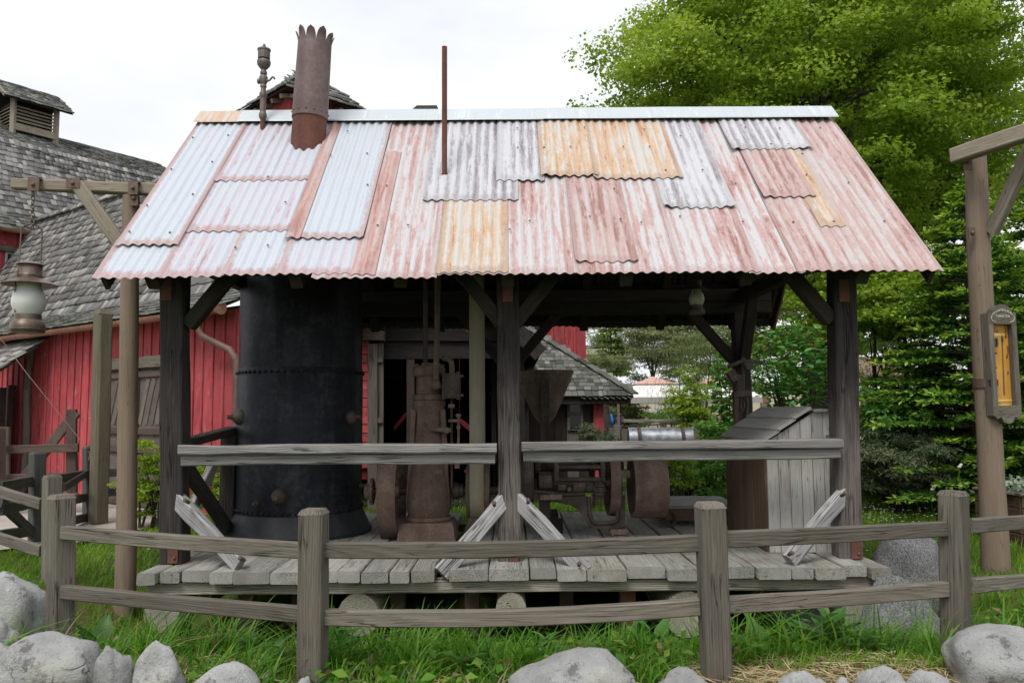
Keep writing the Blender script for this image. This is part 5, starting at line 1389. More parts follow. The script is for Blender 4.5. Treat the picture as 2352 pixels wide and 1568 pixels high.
# brown braced gate by the barn
bg = thing('brown_gate', at(90, 1130, 12.6), 'brown braced timber gate standing open before the red barn wall', 'gate')
def bg_(x0, y0, x1, y1, w=.06, h=.16, name='gate_rail', Y=12.7): return beam(name, at(x0, y0, Y), at(x1, y1, Y), w, h, M_GATEB, bg, up=(0, 0, 1) if abs(x1 - x0) > abs(y1 - y0) * .6 else (0, 1, 0))
bg_(165, 940, 165, 1132, .16, .06, 'stile'); bg_(12, 1032, 180, 1028, .05, .13, Y=12.6); bg_(14, 1096, 180, 1092, .05, .1, Y=12.6); bg_(14, 1148, 180, 1140, .05, .1, Y=12.6); bg_(46, 1108, 176, 946, .06, .15, 'gate_brace'); bg_(14, 980, 14, 1150, .12, .06, 'stile', Y=12.75)
fpost((-2, -3), 980, 1180, 12.4, bg, 20, .14, M_GATEB)
# olive square post with tapered top and guy cable
op = thing('square_post', at(228, 1198, 11.4), 'tall weathered olive square post standing beside the gate', 'post')
a, b = at(237, 722, 11.4), at(226, 1200, 11.4)
beam('shaft', b, a, .205, .205, M_OLIVE, op, up=(.6, .8, 0), ch=.03, jit=.004)
F = frame(b, a, (.6, .8, 0)); g = G(); w = .1
vs = [a + F @ Vector((0, s1 * w, s2 * w)) for s1, s2 in ((-1, -1), (1, -1), (1, 1), (-1, 1))] + [a + F @ Vector((.07, s1 * w * .6, s2 * w * .6)) for s1, s2 in ((-1, -1), (1, -1), (1, 1), (-1, 1))]
g.add(vs, [(i, (i + 1) % 4, 4 + (i + 1) % 4, 4 + i) for i in range(4)] + [(4, 5, 6, 7)]); g.make('top', M_OLIVE, op, rot=F)
cb_ = thing('guy_cable', at(206, 1036, 11.55), 'thin rusty cable slanting down from the gutter to the gate post', 'cable')
G().tube([at(-10, 762, 13.6), at(60, 855, 12.9), at(130, 942, 12.2), at(206, 1036, 11.55)], .006, 6).make('wire', M_PLATE, cb_, 60)
G().tube([at(206, 1034, 11.5), at(209, 1044, 11.5), at(206, 1056, 11.5)], .025, 6).make('turnbuckle', M_RUST, cb_, 60)

# ------------------------------------------------------------------ lamp post at left with hanging lantern
LY = 7.75
lp = thing('lamp_post', at(291, 1335, LY), 'brown timber lamp post with braced arm at left of the shed', 'lamp post')
bt, tp_ = at(290, 1340, LY), at(302, 450, LY); bt.z = gz(bt.x, LY) - .1
log('pole', bt, tp_, .097, .078, M_POLE, lp)
aL, aR = at(32, 423, LY - .02), at(372, 437, LY - .02)
arm = beam('arm', aL, aR, .105, .108, M_ARM, lp, ch=.01, jit=.005)
beam('brace', at(178, 424, LY - .1), at(276, 560, LY - .1), .06, .13, M_ARM, lp)
for x, y, w_, h_ in ((77, 424, 26, 30), (168, 421, 32, 22), (306, 432, 22, 30), (308, 456, 20, 34)):
    c = at(x, y, LY - .13 if x != 308 else LY - .1); s_ = LY / FPX
    pl = G().box(c, (w_ * s_, .012, h_ * s_)).box(c + Vector((0, .06, h_ * s_ / 2)), (w_ * s_, .13, .012)).make('iron_plate', M_PLATE, lp)
    G().ball(c + Vector((0, -.012, 0)), .02, 7).make('bolt', M_PLATE, pl, 60)
gc = at(66, 692, LY - .02); gs = 35.5 / FPX * LY
lant = lantern('storm_lantern', gc, gs, 'bronze storm lantern with white glass globe hanging from the left lamp post arm', M_GLOBE, M_BRONZE, at(74, 517, LY).z)
top = at(76, 440, LY - .02); low = at(74, 520, LY - .02)
for i in range(9):
    p = top.lerp(low, i / 8.5); q = top.lerp(low, (i + 1.3) / 8.5); d = (q - p); side = Vector((1, 0, 0)) if i % 2 else Vector((0, 1, 0))
    pts = [p + d * (.5 + .5 * math.sin(a)) + side * .018 * math.cos(a) for a in [2 * math.pi * k / 10 for k in range(11)]]
    G().tube(pts, .006, 5).make('chain_link', M_BRONZE, lant, 60)

# ------------------------------------------------------------------ sign post at right
SYp = 7.9
sp = thing('sign_post', at(2288, 1330, SYp), 'brown timber post with braced arm at the right edge', 'post')
b, a = at(2290, 1345, SYp), at(2238, 360, SYp); b.z = gz(b.x, SYp) - .1
log('pole', b, a, .125, .103, M_POLE, sp, n=18)
ar0, ar1 = at(2190, 360, SYp - .1), at(2500, 258, SYp - 1.2)
beam('arm', ar0, ar1, .12, .15, M_ARM, sp, ch=.012, jit=.006)
beam('brace', at(2278, 535, SYp - .12), at(2400, 268, SYp - .75), .07, .14, M_ARM, sp)
for x, y, w_, h_, dy in ((2222, 372, 20, 38, .13), (2228, 342, 24, 34, .19), (2232, 535, 16, 26, .125), (2318, 322, 26, 40, .45)):
    c = at(x, y, SYp - dy); s_ = SYp / FPX
    pl = G().box(c, (w_ * s_, .014, h_ * s_)).make('iron_plate', M_PLATE, sp); G().ball(c + Vector((0, -.015, 0)), .022, 7).make('bolt', M_PLATE, pl, 60)

# poster cabinet hung on the post: faces right and towards us
pb_ = at(2304, 835, SYp - .22); axz = Vector((0, 0, 1)); fx = Vector((.76, -.0, 0)); 
ang = R(-33); fxv = Vector((math.cos(ang), math.sin(-ang) * 1.0, 0)); fxv = Vector((math.cos(R(7)), math.sin(R(7)), 0)); fnv = Vector((math.sin(R(7)), -math.cos(R(7)), 0))   # width direction and outward normal
cab = thing('poster_cabinet', pb_ - Vector((0, 0, .6)), 'narrow timber poster case with orange poster strapped to the right post', 'sign')
s_ = (SYp - .2) / FPX
cw, chh, cd = .285, 1.0, .12
ctr = at(2307, 836, SYp - .16)
def cp(u, d, z): return ctr + fxv * u + fnv * d + Vector((0, 0, z))
G().plate([cp(-cw / 2, -cd, -chh / 2), cp(cw / 2, -cd, -chh / 2), cp(cw / 2, -cd, chh / 2), cp(-cw / 2, -cd, chh / 2)], fnv * .02).make('back_panel', M_FENCE, cab)
for u in (-1, 1):
    beam('side_frame', cp(u * (cw / 2 - .02), -cd / 2, -chh / 2), cp(u * (cw / 2 - .02), -cd / 2, chh / 2), .055, cd + .02, M_FENCE, cab, up=fnv, ch=.004, jit=.001)
arc = [cp(-cw / 2, .012, chh / 2 - .11), cp(cw / 2, .012, chh / 2 - .11), cp(cw / 2, .012, chh / 2 + .0), cp(cw / 2 - .04, .012, chh / 2 + .0)] + [cp(.105 * math.cos(a), .012, chh / 2 + .0 + .085 * math.sin(a)) for a in [math.pi * k / 12 for k in range(13)]] + [cp(-cw / 2 + .04, .012, chh / 2 + .0), cp(-cw / 2, .012, chh / 2 + .0)]
crest = G().plate(arc, -fnv * .09).make('crest_board', M_FENCE, cab)
low_ = [cp(-cw / 2, .012, -chh / 2 + .1), cp(cw / 2, .012, -chh / 2 + .1), cp(cw / 2, .012, -chh / 2 - .0), cp(cw / 2 - .03, .012, -chh / 2 - .03), cp(cw / 2 - .07, .012, -chh / 2 - .01), cp(.05, .012, -chh / 2 - .06), cp(0, .012, -chh / 2 - .08), cp(-.05, .012, -chh / 2 - .06), cp(-cw / 2 + .07, .012, -chh / 2 - .01), cp(-cw / 2 + .03, .012, -chh / 2 - .03), cp(-cw / 2, .012, -chh / 2)]
G().plate(low_, -fnv * .09).make('apron_board', M_FENCE, cab)
t = NT('poster orange'); t.bsdf(t.ramp(t.noise(t.co(), 5, 3), [(.3, (.50, .24, .035)), (.7, (.60, .31, .06))]), .45); M_POST_O = t.mat
poster = G().plate([cp(-cw / 2 + .04, -.05, -chh / 2 + .09), cp(cw / 2 - .04, -.05, -chh / 2 + .09), cp(cw / 2 - .04, -.05, chh / 2 - .1), cp(-cw / 2 + .04, -.05, chh / 2 - .1)], -fnv * .01).make('poster', M_POST_O, cab)
M_INKR = plain('poster red ink', (.30, .035, .02), .5); M_INKY = plain('poster yellow ink', (.72, .52, .16), .5); M_INKD = plain('poster dark ink', (.05, .045, .04), .5); M_INKG = plain('poster olive ink', (.25, .24, .06), .5); M_CREAM = plain('cream paint', (.62, .58, .50), .6); M_INKB = plain('poster blue grey ink', (.25, .28, .33), .5)
def mark(u0, z0, u1, z1, m): G().plate([cp(u0, -.046, z0), cp(u1, -.046, z0), cp(u1, -.046, z1), cp(u0, -.046, z1)], -fnv * .003).make('print_mark', m, poster)
mark(-.10, .345, -.02, .365, M_INKG); mark(-.06, .318, -.04, .335, M_INKR); mark(-.03, .318, -.01, .335, M_INKR); mark(-.105, .28, .06, .305, M_INKY)
for k in range(5): mark(.065, .37 - k * .028, .075, .385 - k * .028, M_INKR)
for k in range(4): mark(.075, .17 - k * .022, .105, .18 - k * .022, M_INKR)
mark(-.105, -.36, .1, -.342, M_INKY); mark(-.10, -.385, -.02, -.375, M_INKG); mark(-.06, -.405, .06, -.392, M_INKY); mark(-.1, -.405, -.07, -.392, M_INKR)
mark(-.11, -.39, -.098, .36, M_INKD)
for k in range(22): zz_ = .2 - k * .024; mark(-.095 + random.uniform(0, .02), zz_, -.06 + random.uniform(-.01, .03), zz_ + .014, (M_INKB, M_INKD, M_CREAM)[k % 3])
G().plate([cp(.012, -.0455, -.30), cp(.022, -.0455, -.30), cp(.032, -.0455, .2), cp(.045, -.0455, .24), cp(.03, -.0455, .30), cp(.018, -.0455, .24), cp(.024, -.0455, .2)], -fnv * .002).make('print_mark', M_INKD, poster)
for z in (.26, .06, -.1): G().plate([cp(.06, -.0455, z), cp(.08, -.0455, z + .01), cp(.075, -.0455, z + .04), cp(.065, -.0455, z + .03)], -fnv * .002).make('print_mark', M_INKR, poster)
def lettering(txt, size, u, z, parent, mat, arch=0.0):
    cu = bpy.data.curves.new('lettering', 'FONT'); cu.body = txt; cu.size = size; cu.align_x = 'CENTER'; cu.extrude = .0015; cu.resolution_u = 2
    tmp = bpy.data.objects.new('lettering', cu); col.objects.link(tmp)
    dg = bpy.context.evaluated_depsgraph_get(); me = bpy.data.meshes.new_from_object(tmp.evaluated_get(dg))
    bpy.data.objects.remove(tmp)
    me.materials.clear(); me.materials.append(mat)
    if arch:
        for q in me.vertices: q.co.y -= arch * q.co.x ** 2
    B = Matrix((fxv, Vector((0, 0, 1)), fnv)).transposed()
    put('lettering', me, parent, Matrix.Translation(cp(u, .016, z)) @ B.to_4x4())
lettering('FRONTIERLAND', .030, 0, chh / 2 + .018, crest, M_CREAM, 4.0)
lettering('THEATER', .036, 0, chh / 2 - .045, crest, M_CREAM)
for u in (-1, 1):
    G().tube([cp(u * .075, .016, chh / 2 - .09), cp(u * .11, .016, chh / 2 - .08), cp(u * .125, .016, chh / 2 - .05), cp(u * .115, .016, chh / 2 - .03)], .0035, 5).make('scroll', M_CREAM, crest, 60)
for y in (788, 880):
    c = at(2262, y, SYp - .02)
    st = G().lathe((c.x + .03, SYp, c.z), [(.118, -.045), (.122, -.045), (.122, .045), (.118, .045)], 24).make('strap', M_PLATE, cab, 40)
    for dx in (-.03, .0, .03): G().box((c.x + dx, SYp - .15, c.z), (.012, .07, .06)).make('buckle', M_IRONDK, st)

# planter box at the right edge
py_ = 9.6
pl0 = at(2310, 1180, py_)
plant = thing('planter_box', (pl0.x + .5, py_, gz(pl0.x, py_)), 'low wooden planter box with pale leaved plants at the right edge', 'planter')
zb_, zt_ = gz(pl0.x, py_), at(2330, 1132, py_).z
for k in range(4):
    z = zb_ + (zt_ - zb_) * (k + .5) / 4; beam('plank', (pl0.x, py_ - .3, z), (pl0.x + 1.6, py_ - .3, z), .04, (zt_ - zb_) / 4 - .008, M_CHESTB, plant); beam('plank', (pl0.x, py_ - .3, z), (pl0.x - .05, py_ + .5, z), .04, (zt_ - zb_) / 4 - .008, M_CHESTB, plant)
beam('rim', (pl0.x - .03, py_ - .3, zt_ + .015), (pl0.x + 1.6, py_ - .3, zt_ + .015), .1, .03, M_FENCE, plant); beam('rim', (pl0.x - .01, py_ - .25, zt_ + .015), (pl0.x - .05, py_ + .5, zt_ + .015), .1, .03, M_FENCE, plant)
G().box((pl0.x + .8, py_ + .1, zt_ - .04), (1.55, .75, .03)).make('soil', M_GROUND, plant)

# gold nugget in the dark
gn = at(1079, 742, 11.5)
t = NT('gold'); t.bsdf((.75, .48, .12), .25, 1.0, t.bump(t.noise(t.co(), 12, 4), .8, .03)); M_GOLD = t.mat
bm = bmesh.new(); bmesh.ops.create_icosphere(bm, subdivisions=3, radius=1)
for q in bm.verts:
    f = 1 + .35 * mnoise.noise(q.co * 1.6) + .15 * mnoise.noise(q.co * 4); q.co = Vector((q.co.x * .10 * f, q.co.y * .10 * f, q.co.z * .13 * f))
me = bpy.data.meshes.new('gold_nugget'); bm.to_mesh(me); bm.free(); me.materials.append(M_GOLD); finish(me, 40)
tag(put('gold_nugget', me, None, Matrix.Translation(gn)), 'shiny gold nugget hanging in the dark behind the drive belt', 'nugget')
# ------------------------------------------------------------------ rocks
t = NT('pale granite'); v = t.co(); r = t.rnd()
n1 = t.noise(v, 3.0, 6, .65); sp_ = t.noise(v, 70, 3, .7); lich = t.noise(t.vadd(v, (3, 7, 1)), 5.5, 6, .72)
cc = t.ramp(n1, [(.3, (.22, .222, .217)), (.5, (.32, .322, .313)), (.72, (.42, .422, .40))])
cc = t.mix(t.math('MULTIPLY', t.mask(sp_, .55, .7), .6), cc, (.13, .125, .125)); cc = t.mix(t.math('MULTIPLY', t.mask(lich, .57, .63), .75), cc, (.10, .085, .09))
cc = t.mix(t.math('MULTIPLY', t.mask(t.noise(t.vadd(v, (9, 2, 5)), 9, 5, .7), .6, .66), .6), cc, (.44, .45, .42))
cc = t.mix(t.math('MULTIPLY', t.mask(t.noise(v, 2.2, 4, .6), .5, .7), .45), cc, (.30, .285, .22))
vo = t.n('TexVoronoi', feature='DISTANCE_TO_EDGE'); t.set(vo.inputs['Vector'], t.vadd(v, t.vmul(t.n('TexNoise').outputs['Color'], (.35, .35, .35)))); vo.inputs['Scale'].default_value = 1.5
crk = t.mask(vo.outputs['Distance'], .0, .018)
crk = t.math('MAXIMUM', crk, t.mask(t.noise(t.vadd(v, (1, 4, 8)), 1.6, 3), .36, .42))
cc = t.mix(t.math('ADD', .35, t.math('MULTIPLY', crk, .65)), (.10, .095, .09), cc)
cc = t.val(cc, t.math('ADD', .8, t.math('MULTIPLY', r, .4)))
t.bsdf(cc, .85, 0, t.bump(t.math('ADD', t.math('MULTIPLY', crk, .6), t.math('ADD', t.math('MULTIPLY', sp_, .5), t.noise(v, 14, 6, .7))), .7, .025), .3)
M_ROCK = t.mat
t = NT('dark speckled granite'); v = t.co()
sp_ = t.noise(v, 75, 4, .75)
cc = t.ramp(sp_, [(.36, (.06, .06, .065)), (.5, (.15, .15, .155)), (.64, (.29, .29, .285))])
cc = t.mix(t.mask(t.noise(v, 4, 5, .7), .55, .65), cc, (.12, .13, .10))
t.bsdf(cc, .9, 0, t.bump(sp_, .5, .02), .3)
M_ROCKD = t.mat
def rock(x0, x1, ytop, Y, label, seed, hz=1.0, mat=None, rough=.18, flat=0.0, deep=1.0, lean=0.0, point=0.0):
    a, b = at(x0, ytop, Y), at(x1, ytop, Y); cx = (a.x + b.x) / 2; rx = (b.x - a.x) / 2; zt = a.z; zb = gz(cx, Y) - .12
    rz = max((zt - zb) / 2, .08) * hz; ry = rx * .8 * deep
    bm = bmesh.new(); bmesh.ops.create_icosphere(bm, subdivisions=4, radius=1)
    o = Vector((seed * 3.1, seed * 1.7, seed * .9))
    rs = random.Random(seed); cuts = [(Vector((rs.gauss(0, 1), rs.gauss(0, 1), rs.gauss(.3, .8))).normalized(), rs.uniform(.68, .92)) for _ in range(11)]
    for q in bm.verts:
        d = q.co.normalized(); pc = q.co.copy()
        for cn_, cd_ in cuts:
            e_ = pc.dot(cn_) - cd_
            if e_ > 0: pc -= cn_ * e_ * .88
        q_len = pc.length
        s = q_len * 1.06 + rough * mnoise.noise(d * 1.3 + o) + rough * .5 * mnoise.noise(d * 3.1 + o) + rough * .22 * mnoise.noise(d * 7 + o) + rough * .1 * mnoise.noise(d * 17 + o)
        d2 = Vector((math.copysign(abs(d.x) ** (1 - flat), d.x), math.copysign(abs(d.y) ** (1 - flat), d.y), math.copysign(abs(d.z) ** (1 - flat), d.z)))
        k = 1 - point * max(0, d.z)
        q.co = Vector((d2.x * rx * s * k + lean * d2.z * rx, d2.y * ry * s * k, d2.z * rz * s))
    zmax = max(q.co.z for q in bm.verts)
    for q in bm.verts: q.co.z *= rz / zmax
    me = bpy.data.meshes.new('boulder'); bm.to_mesh(me); bm.free(); me.materials.append(mat or M_ROCK); finish(me, 180)
    tag(put('boulder', me, None, Matrix.Translation((cx, Y, zt - rz))), label, 'rock', 'boulders round the fence')
rock(-5, 238, 1455, 4.35, 'broad smooth pale boulder in the lower left corner', 1, rough=.12)
rock(222, 302, 1482, 4.15, 'small pitted lichen-spotted rock between the broad boulder and the pointed one', 2, rough=.28)
rock(300, 428, 1466, 4.25, 'pointed upright grey rock at lower left', 3, rough=.14, point=.35, lean=.12)
rock(438, 604, 1520, 4.1, 'rounded grey rock left of the fence post at the bottom edge', 4, rough=.13)
rock(664, 728, 1552, 4.1, 'small stone peeping up at the foot of the left middle fence post', 5)
rock(1184, 1482, 1486, 4.2, 'long low pale boulder at the bottom centre', 6, rough=.16, lean=-.05)
rock(1488, 1645, 1532, 4.1, 'low grey stone at the bottom edge left of the right middle fence post', 7)
rock(1788, 1908, 1540, 4.1, 'flat topped stone in the straw, leftmost of the stones right of the fence post', 8)
rock(1892, 1964, 1553, 4.05, 'tiny stone wedged low between two stones in the straw', 9)
rock(1962, 2084, 1527, 4.15, 'pale bumpy stone in the middle of the straw at lower right', 10)
rock(2066, 2186, 1537, 4.1, 'smooth brownish stone touching the big boulder at lower right', 11)
rock(2160, 2440, 1440, 4.4, 'big round lichen-blotched boulder in the lower right corner', 12, rough=.12, flat=.12)
rock(-80, 110, 1312, 5.7, 'large speckled boulder behind the fence at the left edge', 13, rough=.14, flat=.1)
rock(-50, 42, 1416, 5.0, 'dark grey stone at the left edge under the speckled boulder', 14)
rock(-60, 62, 1478, 4.7, 'cracked flat stone at the left edge above the broad boulder', 15, rough=.25)
rock(2008, 2160, 1228, 7.6, 'dark speckled granite boulder on the lawn right of the deck', 16, mat=M_ROCKD, rough=.15, flat=.15)
rock(1975, 2160, 1318, 6.6, 'sloping speckled boulder below the right end of the deck', 17, mat=M_ROCKD, rough=.2, point=.4, lean=-.2)
rock(1760, 1990, 1345, 7.4, 'shaded boulder lying under the right end of the deck', 18, mat=M_ROCKD, rough=.2)

# ------------------------------------------------------------------ leaves and blades
def unit(a): return a / np.maximum(np.linalg.norm(a, axis=1, keepdims=True), 1e-9)
def leaf_cloud(P, size, up=(0, 0, 1), spread=.7, aspect=.6, droop=0.0, axis=None, fold=.15, rnd=None, tip=None):
    """one folded two-quad leaf at each point; returns verts, faces, attrs"""
    n = len(P); size = np.broadcast_to(np.asarray(size, float), (n,))
    ax = unit(RNG.normal(size=(n, 3)) * np.array([1, 1, .45]) + np.array([0, 0, -droop])) if axis is None else unit(axis)
    up = np.broadcast_to(np.asarray(up, float), (n, 3))
    nr = unit(up + RNG.normal(size=(n, 3)) * spread)
    sd = unit(np.cross(nr, ax)); nr = np.cross(ax, sd)
    s = size[:, None]
    base = P; tipP = P + ax * s; mid = P + ax * s * .45
    w = s * aspect * .5
    l = mid + sd * w + nr * s * fold; rr = mid - sd * w + nr * s * fold
    V = np.stack([base, rr, tipP, l], 1).reshape(-1, 3)
    k = np.arange(n) * 4
    Fc = np.concatenate([np.stack([k, k + 1, k + 2], 1), np.stack([k, k + 2, k + 3], 1)])
    rnd = RNG.random(n) if rnd is None else rnd
    at_ = {'rnd': np.repeat(rnd, 4)}
    if tip is not None: at_['tip'] = np.repeat(tip, 4)
    return V, Fc, at_
def leaf_obj(name, cl, mat, parent=None, o=None, kind=None):
    V, Fc, a = cl; o = V.mean(0) if o is None else np.asarray(o)
    ob = put(name, np_mesh(name, V - o, Fc, mat, a), parent, Matrix.Translation(Vector(o)))
    if kind: ob['kind'] = kind
    return ob
def join_clouds(cs):
    V = []; Fc = []; A_ = {}; b = 0
    for v_, f_, a_ in cs:
        V.append(v_); Fc.append(f_ + b); b += len(v_)
        for k_, x_ in a_.items(): A_.setdefault(k_, []).append(x_)
    return np.concatenate(V), np.concatenate(Fc), {k_: np.concatenate(x_) for k_, x_ in A_.items()}
def blades(B, H, W, lean, bend, seg=3, rnd=None):
    """grass blades: bases B (n,3), heights, widths, lean direction angle, bend amount"""
    n = len(B); d = np.stack([np.cos(lean), np.sin(lean), np.zeros(n)], 1); sd = np.stack([-np.sin(lean + .6), np.cos(lean + .6), np.zeros(n)], 1)
    rows = []
    for j in range(seg + 1):
        u = j / seg
        c = B + np.array([0, 0, 1]) * (H * (u - .35 * bend * u * u))[:, None] + d * (H * bend * u * u)[:, None]
        w = (W * (1 - u) ** .7 * .5 if j < seg else W * .02)[:, None]
        rows += [c - sd * w, c + sd * w]
    m = 2 * (seg + 1); V = np.stack(rows, 1).reshape(-1, 3); k = np.arange(n) * m
    Fc = np.concatenate([np.stack([k + 2 * j, k + 2 * j + 1, k + 2 * j + 3, k + 2 * j + 2], 1) for j in range(seg)])
    rnd = RNG.random(n) if rnd is None else rnd
    return V, Fc, {'rnd': np.repeat(rnd, m)}

M_GRASS = leafmat('lawn grass', (0.091, 0.207, 0.015), (0.165, 0.329, 0.027), (0.268, 0.403, 0.055), .45, .6)
M_WEED = leafmat('rank green grass', (0.052, 0.172, 0.017), (0.127, 0.310, 0.032), (0.276, 0.437, 0.069), .5, .45, dead=(.36, .30, .16))
M_STRAW = leafmat('dry straw', (0.300, 0.225, 0.119), (0.475, 0.375, 0.213), (0.650, 0.550, 0.350), .2, .7)
# lawn
n = 90000
X = RNG.uniform(-7.5, 9.5, n); Y = 4.6 + RNG.random(n) ** 1.25 * 10.4
keep = ~in_path(X, Y) & ~((np.abs(X) < 3.1) & (Y > 6.75) & (Y < 10.2)) & (np.abs(X) < .72 * Y + .3)
X, Y = X[keep], Y[keep]; n = len(X)
patch = .5 + .5 * np.sin(X * 2.3 + 2 * np.sin(Y * 1.4)) * np.cos(Y * 2.1)
cl = blades(np.stack([X, Y, ground_z(X, Y) - .005], 1), RNG.uniform(.05, .11, n) * (1 + .5 * patch), RNG.uniform(.006, .011, n) * (1 + Y / 14), RNG.uniform(0, 6.28, n), RNG.uniform(.2, .9, n), 2, rnd=np.clip(RNG.random(n) * .6 + .4 * patch, 0, 1))
tag(leaf_obj('lawn_grass', cl, M_GRASS, o=(0, 0, 0)), 'short bright green lawn grass round the shed', 'grass', kind='stuff')
# rank grass on the bank: clumps of arching blades
cx = []; cy = []; ch = []
for _ in range(420):
    x = random.uniform(-3.9, 4.2); y = random.uniform(4.35, 6.3)
    cx.append(x); cy.append(y); ch.append(random.uniform(.18, .52) * (1.0 - .72 * max(0, y - 4.9) / 1.4 if y > 4.75 else .5))
for k in range(26): cx.append(random.uniform(-3.9, -1.6)); cy.append(random.uniform(5.3, 6.5)); ch.append(random.uniform(.2, .38))
for k in range(30): cx.append(random.uniform(2.6, 4.3)); cy.append(random.uniform(5.6, 7.4)); ch.append(random.uniform(.2, .42))
B_ = []; H_ = []; W_2 = []; R_ = []
for x, y, h in zip(cx, cy, ch):
    # thin where straw shows at the lower right
    if x > 1.2 and y < 4.75 and random.random() < .75: continue
    m = random.randint(16, 34); bx = x + RNG.normal(size=m) * .055; by = y + RNG.normal(size=m) * .055
    B_.append(np.stack([bx, by, ground_z(bx, by) - .01], 1)); H_.append(h * RNG.uniform(.5, 1.15, m)); W_2.append(RNG.uniform(.008, .024, m)); R_.append(np.clip(RNG.normal(.25 + .5 * random.random(), .2, m), 0, 1))
B_ = np.concatenate(B_); H_ = np.concatenate(H_); W_2 = np.concatenate(W_2); R_ = np.concatenate(R_); n = len(B_)
cl = blades(B_, H_, W_2, RNG.uniform(0, 6.28, n), RNG.uniform(.3, 1.35, n), 5, rnd=R_)
tag(leaf_obj('rank_grass', cl, M_WEED, o=(0, 0, 0)), 'long arching grass growing on the bank below the fence', 'grass', kind='stuff')
# creeping small-leaved ground cover
n = 9000
X = RNG.uniform(-4.0, 4.3, n); Y = RNG.uniform(4.4, 6.9, n); keep = (np.sin(X * 3.1 + Y * 2) + np.cos(X * 1.3 - Y * 4.1)) > -.5
keep &= ~((X > 1.0) & (Y < 4.7))
X, Y = X[keep], Y[keep]; n = len(X)
P = np.stack([X, Y, ground_z(X, Y) + RNG.random(n) ** 2 * .13], 1)
cl = leaf_cloud(P, RNG.uniform(.035, .10, n), spread=.6, aspect=.6)
tag(leaf_obj('ground_cover', cl, M_WEED, o=(0, 0, 0)), 'small leaved green weeds covering the bank under the rails', 'ground cover', kind='stuff')
# straw litter
def straw(n, x0, x1, y0, y1):
    X = RNG.uniform(x0, x1, n); Y = RNG.uniform(y0, y1, n); a = RNG.uniform(0, 6.28, n); d = np.stack([np.cos(a), np.sin(a), RNG.normal(size=n) * .12], 1)
    P = np.stack([X, Y, ground_z(X, Y) + .01 + RNG.random(n) * .035], 1)
    return leaf_cloud(P, RNG.uniform(.06, .16, n), spread=.3, aspect=.06, axis=d, fold=0)
cl = join_clouds([straw(5200, 1.0, 3.4, 4.05, 4.85), straw(1500, -2.7, -1.5, 4.2, 5.0), straw(1500, -3.6, 3.6, 4.2, 5.4), straw(900, -3.2, -2.4, 5.0, 5.6), straw(500, -.9, .4, 4.1, 4.6)])
tag(leaf_obj('straw_litter', cl, M_STRAW, o=(0, 0, 0)), 'dry straw lying on the ground between the stones', 'straw', kind='stuff')
# daisies on the right lawn
M_DAISY = leafmat('daisy petals', (.75, .75, .7), (.8, .8, .78), (.85, .85, .82), .2, .7)
n = 420; X = RNG.normal(5.3, .9, n); Y = RNG.normal(11.6, 1.0, n); X2 = RNG.uniform(-4.6, 7, 60); Y2 = RNG.uniform(7.5, 12, 60); X = np.concatenate([X, X2]); Y = np.concatenate([Y, Y2]); n = len(X)
P = np.stack([X, Y, ground_z(X, Y) + .11 + RNG.random(n) * .03], 1)
cl = join_clouds([leaf_cloud(P, .016, axis=np.tile([np.cos(a), np.sin(a), .15], (n, 1)), spread=.2, aspect=.9) for a in (0, 1.26, 2.5, 3.77, 5.03)])
tag(leaf_obj('daisies', cl, M_DAISY, o=(0, 0, 0)), 'tiny white daisies dotted over the right hand lawn', 'daisies', kind='stuff')

# broad leaved weeds as plants of their own
_leaf = {}
def big_leaf_mesh(mat, wav=.0):
    key = mat.name
    if key not in _leaf:
        vs = []; fs = []; n = 7
        for i in range(n + 1):
            u = i / n; w = .2 * math.sin(math.pi * min(1, u * .93 + .07)) ** .8 * (1 + .12 * math.sin(u * 26)); z = .18 * u - .32 * u * u
            vs += [(u, -w, z + .05), (u, 0, z), (u, w, z + .05)]
            if i: b = (i - 1) * 3; fs += [(b, b + 1, b + 4, b + 3), (b + 1, b + 2, b + 5, b + 4)]
        _leaf[key] = np_mesh('leaf', np.array(vs), np.array(fs), mat, {'rnd': np.full(len(vs), .5)}, smooth=180)
    return _leaf[key]
def objleaf(name, c1, c2):
    t = NT(name); cc = t.mix(t.rnd(), c1, c2); b = t.n('BsdfPrincipled'); t.set(b.inputs['Base Color'], cc); b.inputs['Roughness'].default_value = .45
    tr = t.n('BsdfTranslucent'); t.set(tr.inputs['Color'], cc); mx = t.n('MixShader'); mx.inputs[0].default_value = .35
    t.t.links.new(b.outputs[0], mx.inputs[1]); t.t.links.new(tr.outputs[0], mx.inputs[2]); t.t.links.new(mx.outputs[0], t.out.inputs['Surface']); return t.mat
M_DOCK = objleaf('dock leaf', (.06, .17, .03), (.13, .28, .05)); M_VIB = objleaf('viburnum leaf', (.07, .23, .055), (.16, .40, .09))
def weed(x, y, Y, n, L, label, stem=0.0, elev=(.5, 1.2), name='leafy_weed'):
    b = at(x, y, Y); b.z = gz(b.x, Y)
    w = thing(name, b, label, 'weed', 'broad leaved weeds on the bank')
    if stem: G().tube([b, b + Vector((.01, 0, stem * .5)), b + Vector((.03, .01, stem))], .006, 6).make('stem', M_DOCK, w, 60)
    for i in range(n):
        a = i * 2.4 + random.uniform(-.3, .3); el = random.uniform(*elev); hh = stem * (i + .5) / n if stem else 0; l = 1.25 * L * random.uniform(.7, 1.15) * (1 - .4 * hh / (stem or 1) if stem else 1)
        M = Matrix.Translation(b + Vector((.0, 0, .01 + hh))) @ Matrix.Rotation(a, 4, 'Z') @ Matrix.Rotation(-el, 4, 'Y') @ Matrix.Diagonal((l, l * random.uniform(.7, 1.1), l, 1))
        put('leaf', big_leaf_mesh(M_DOCK), w, M)
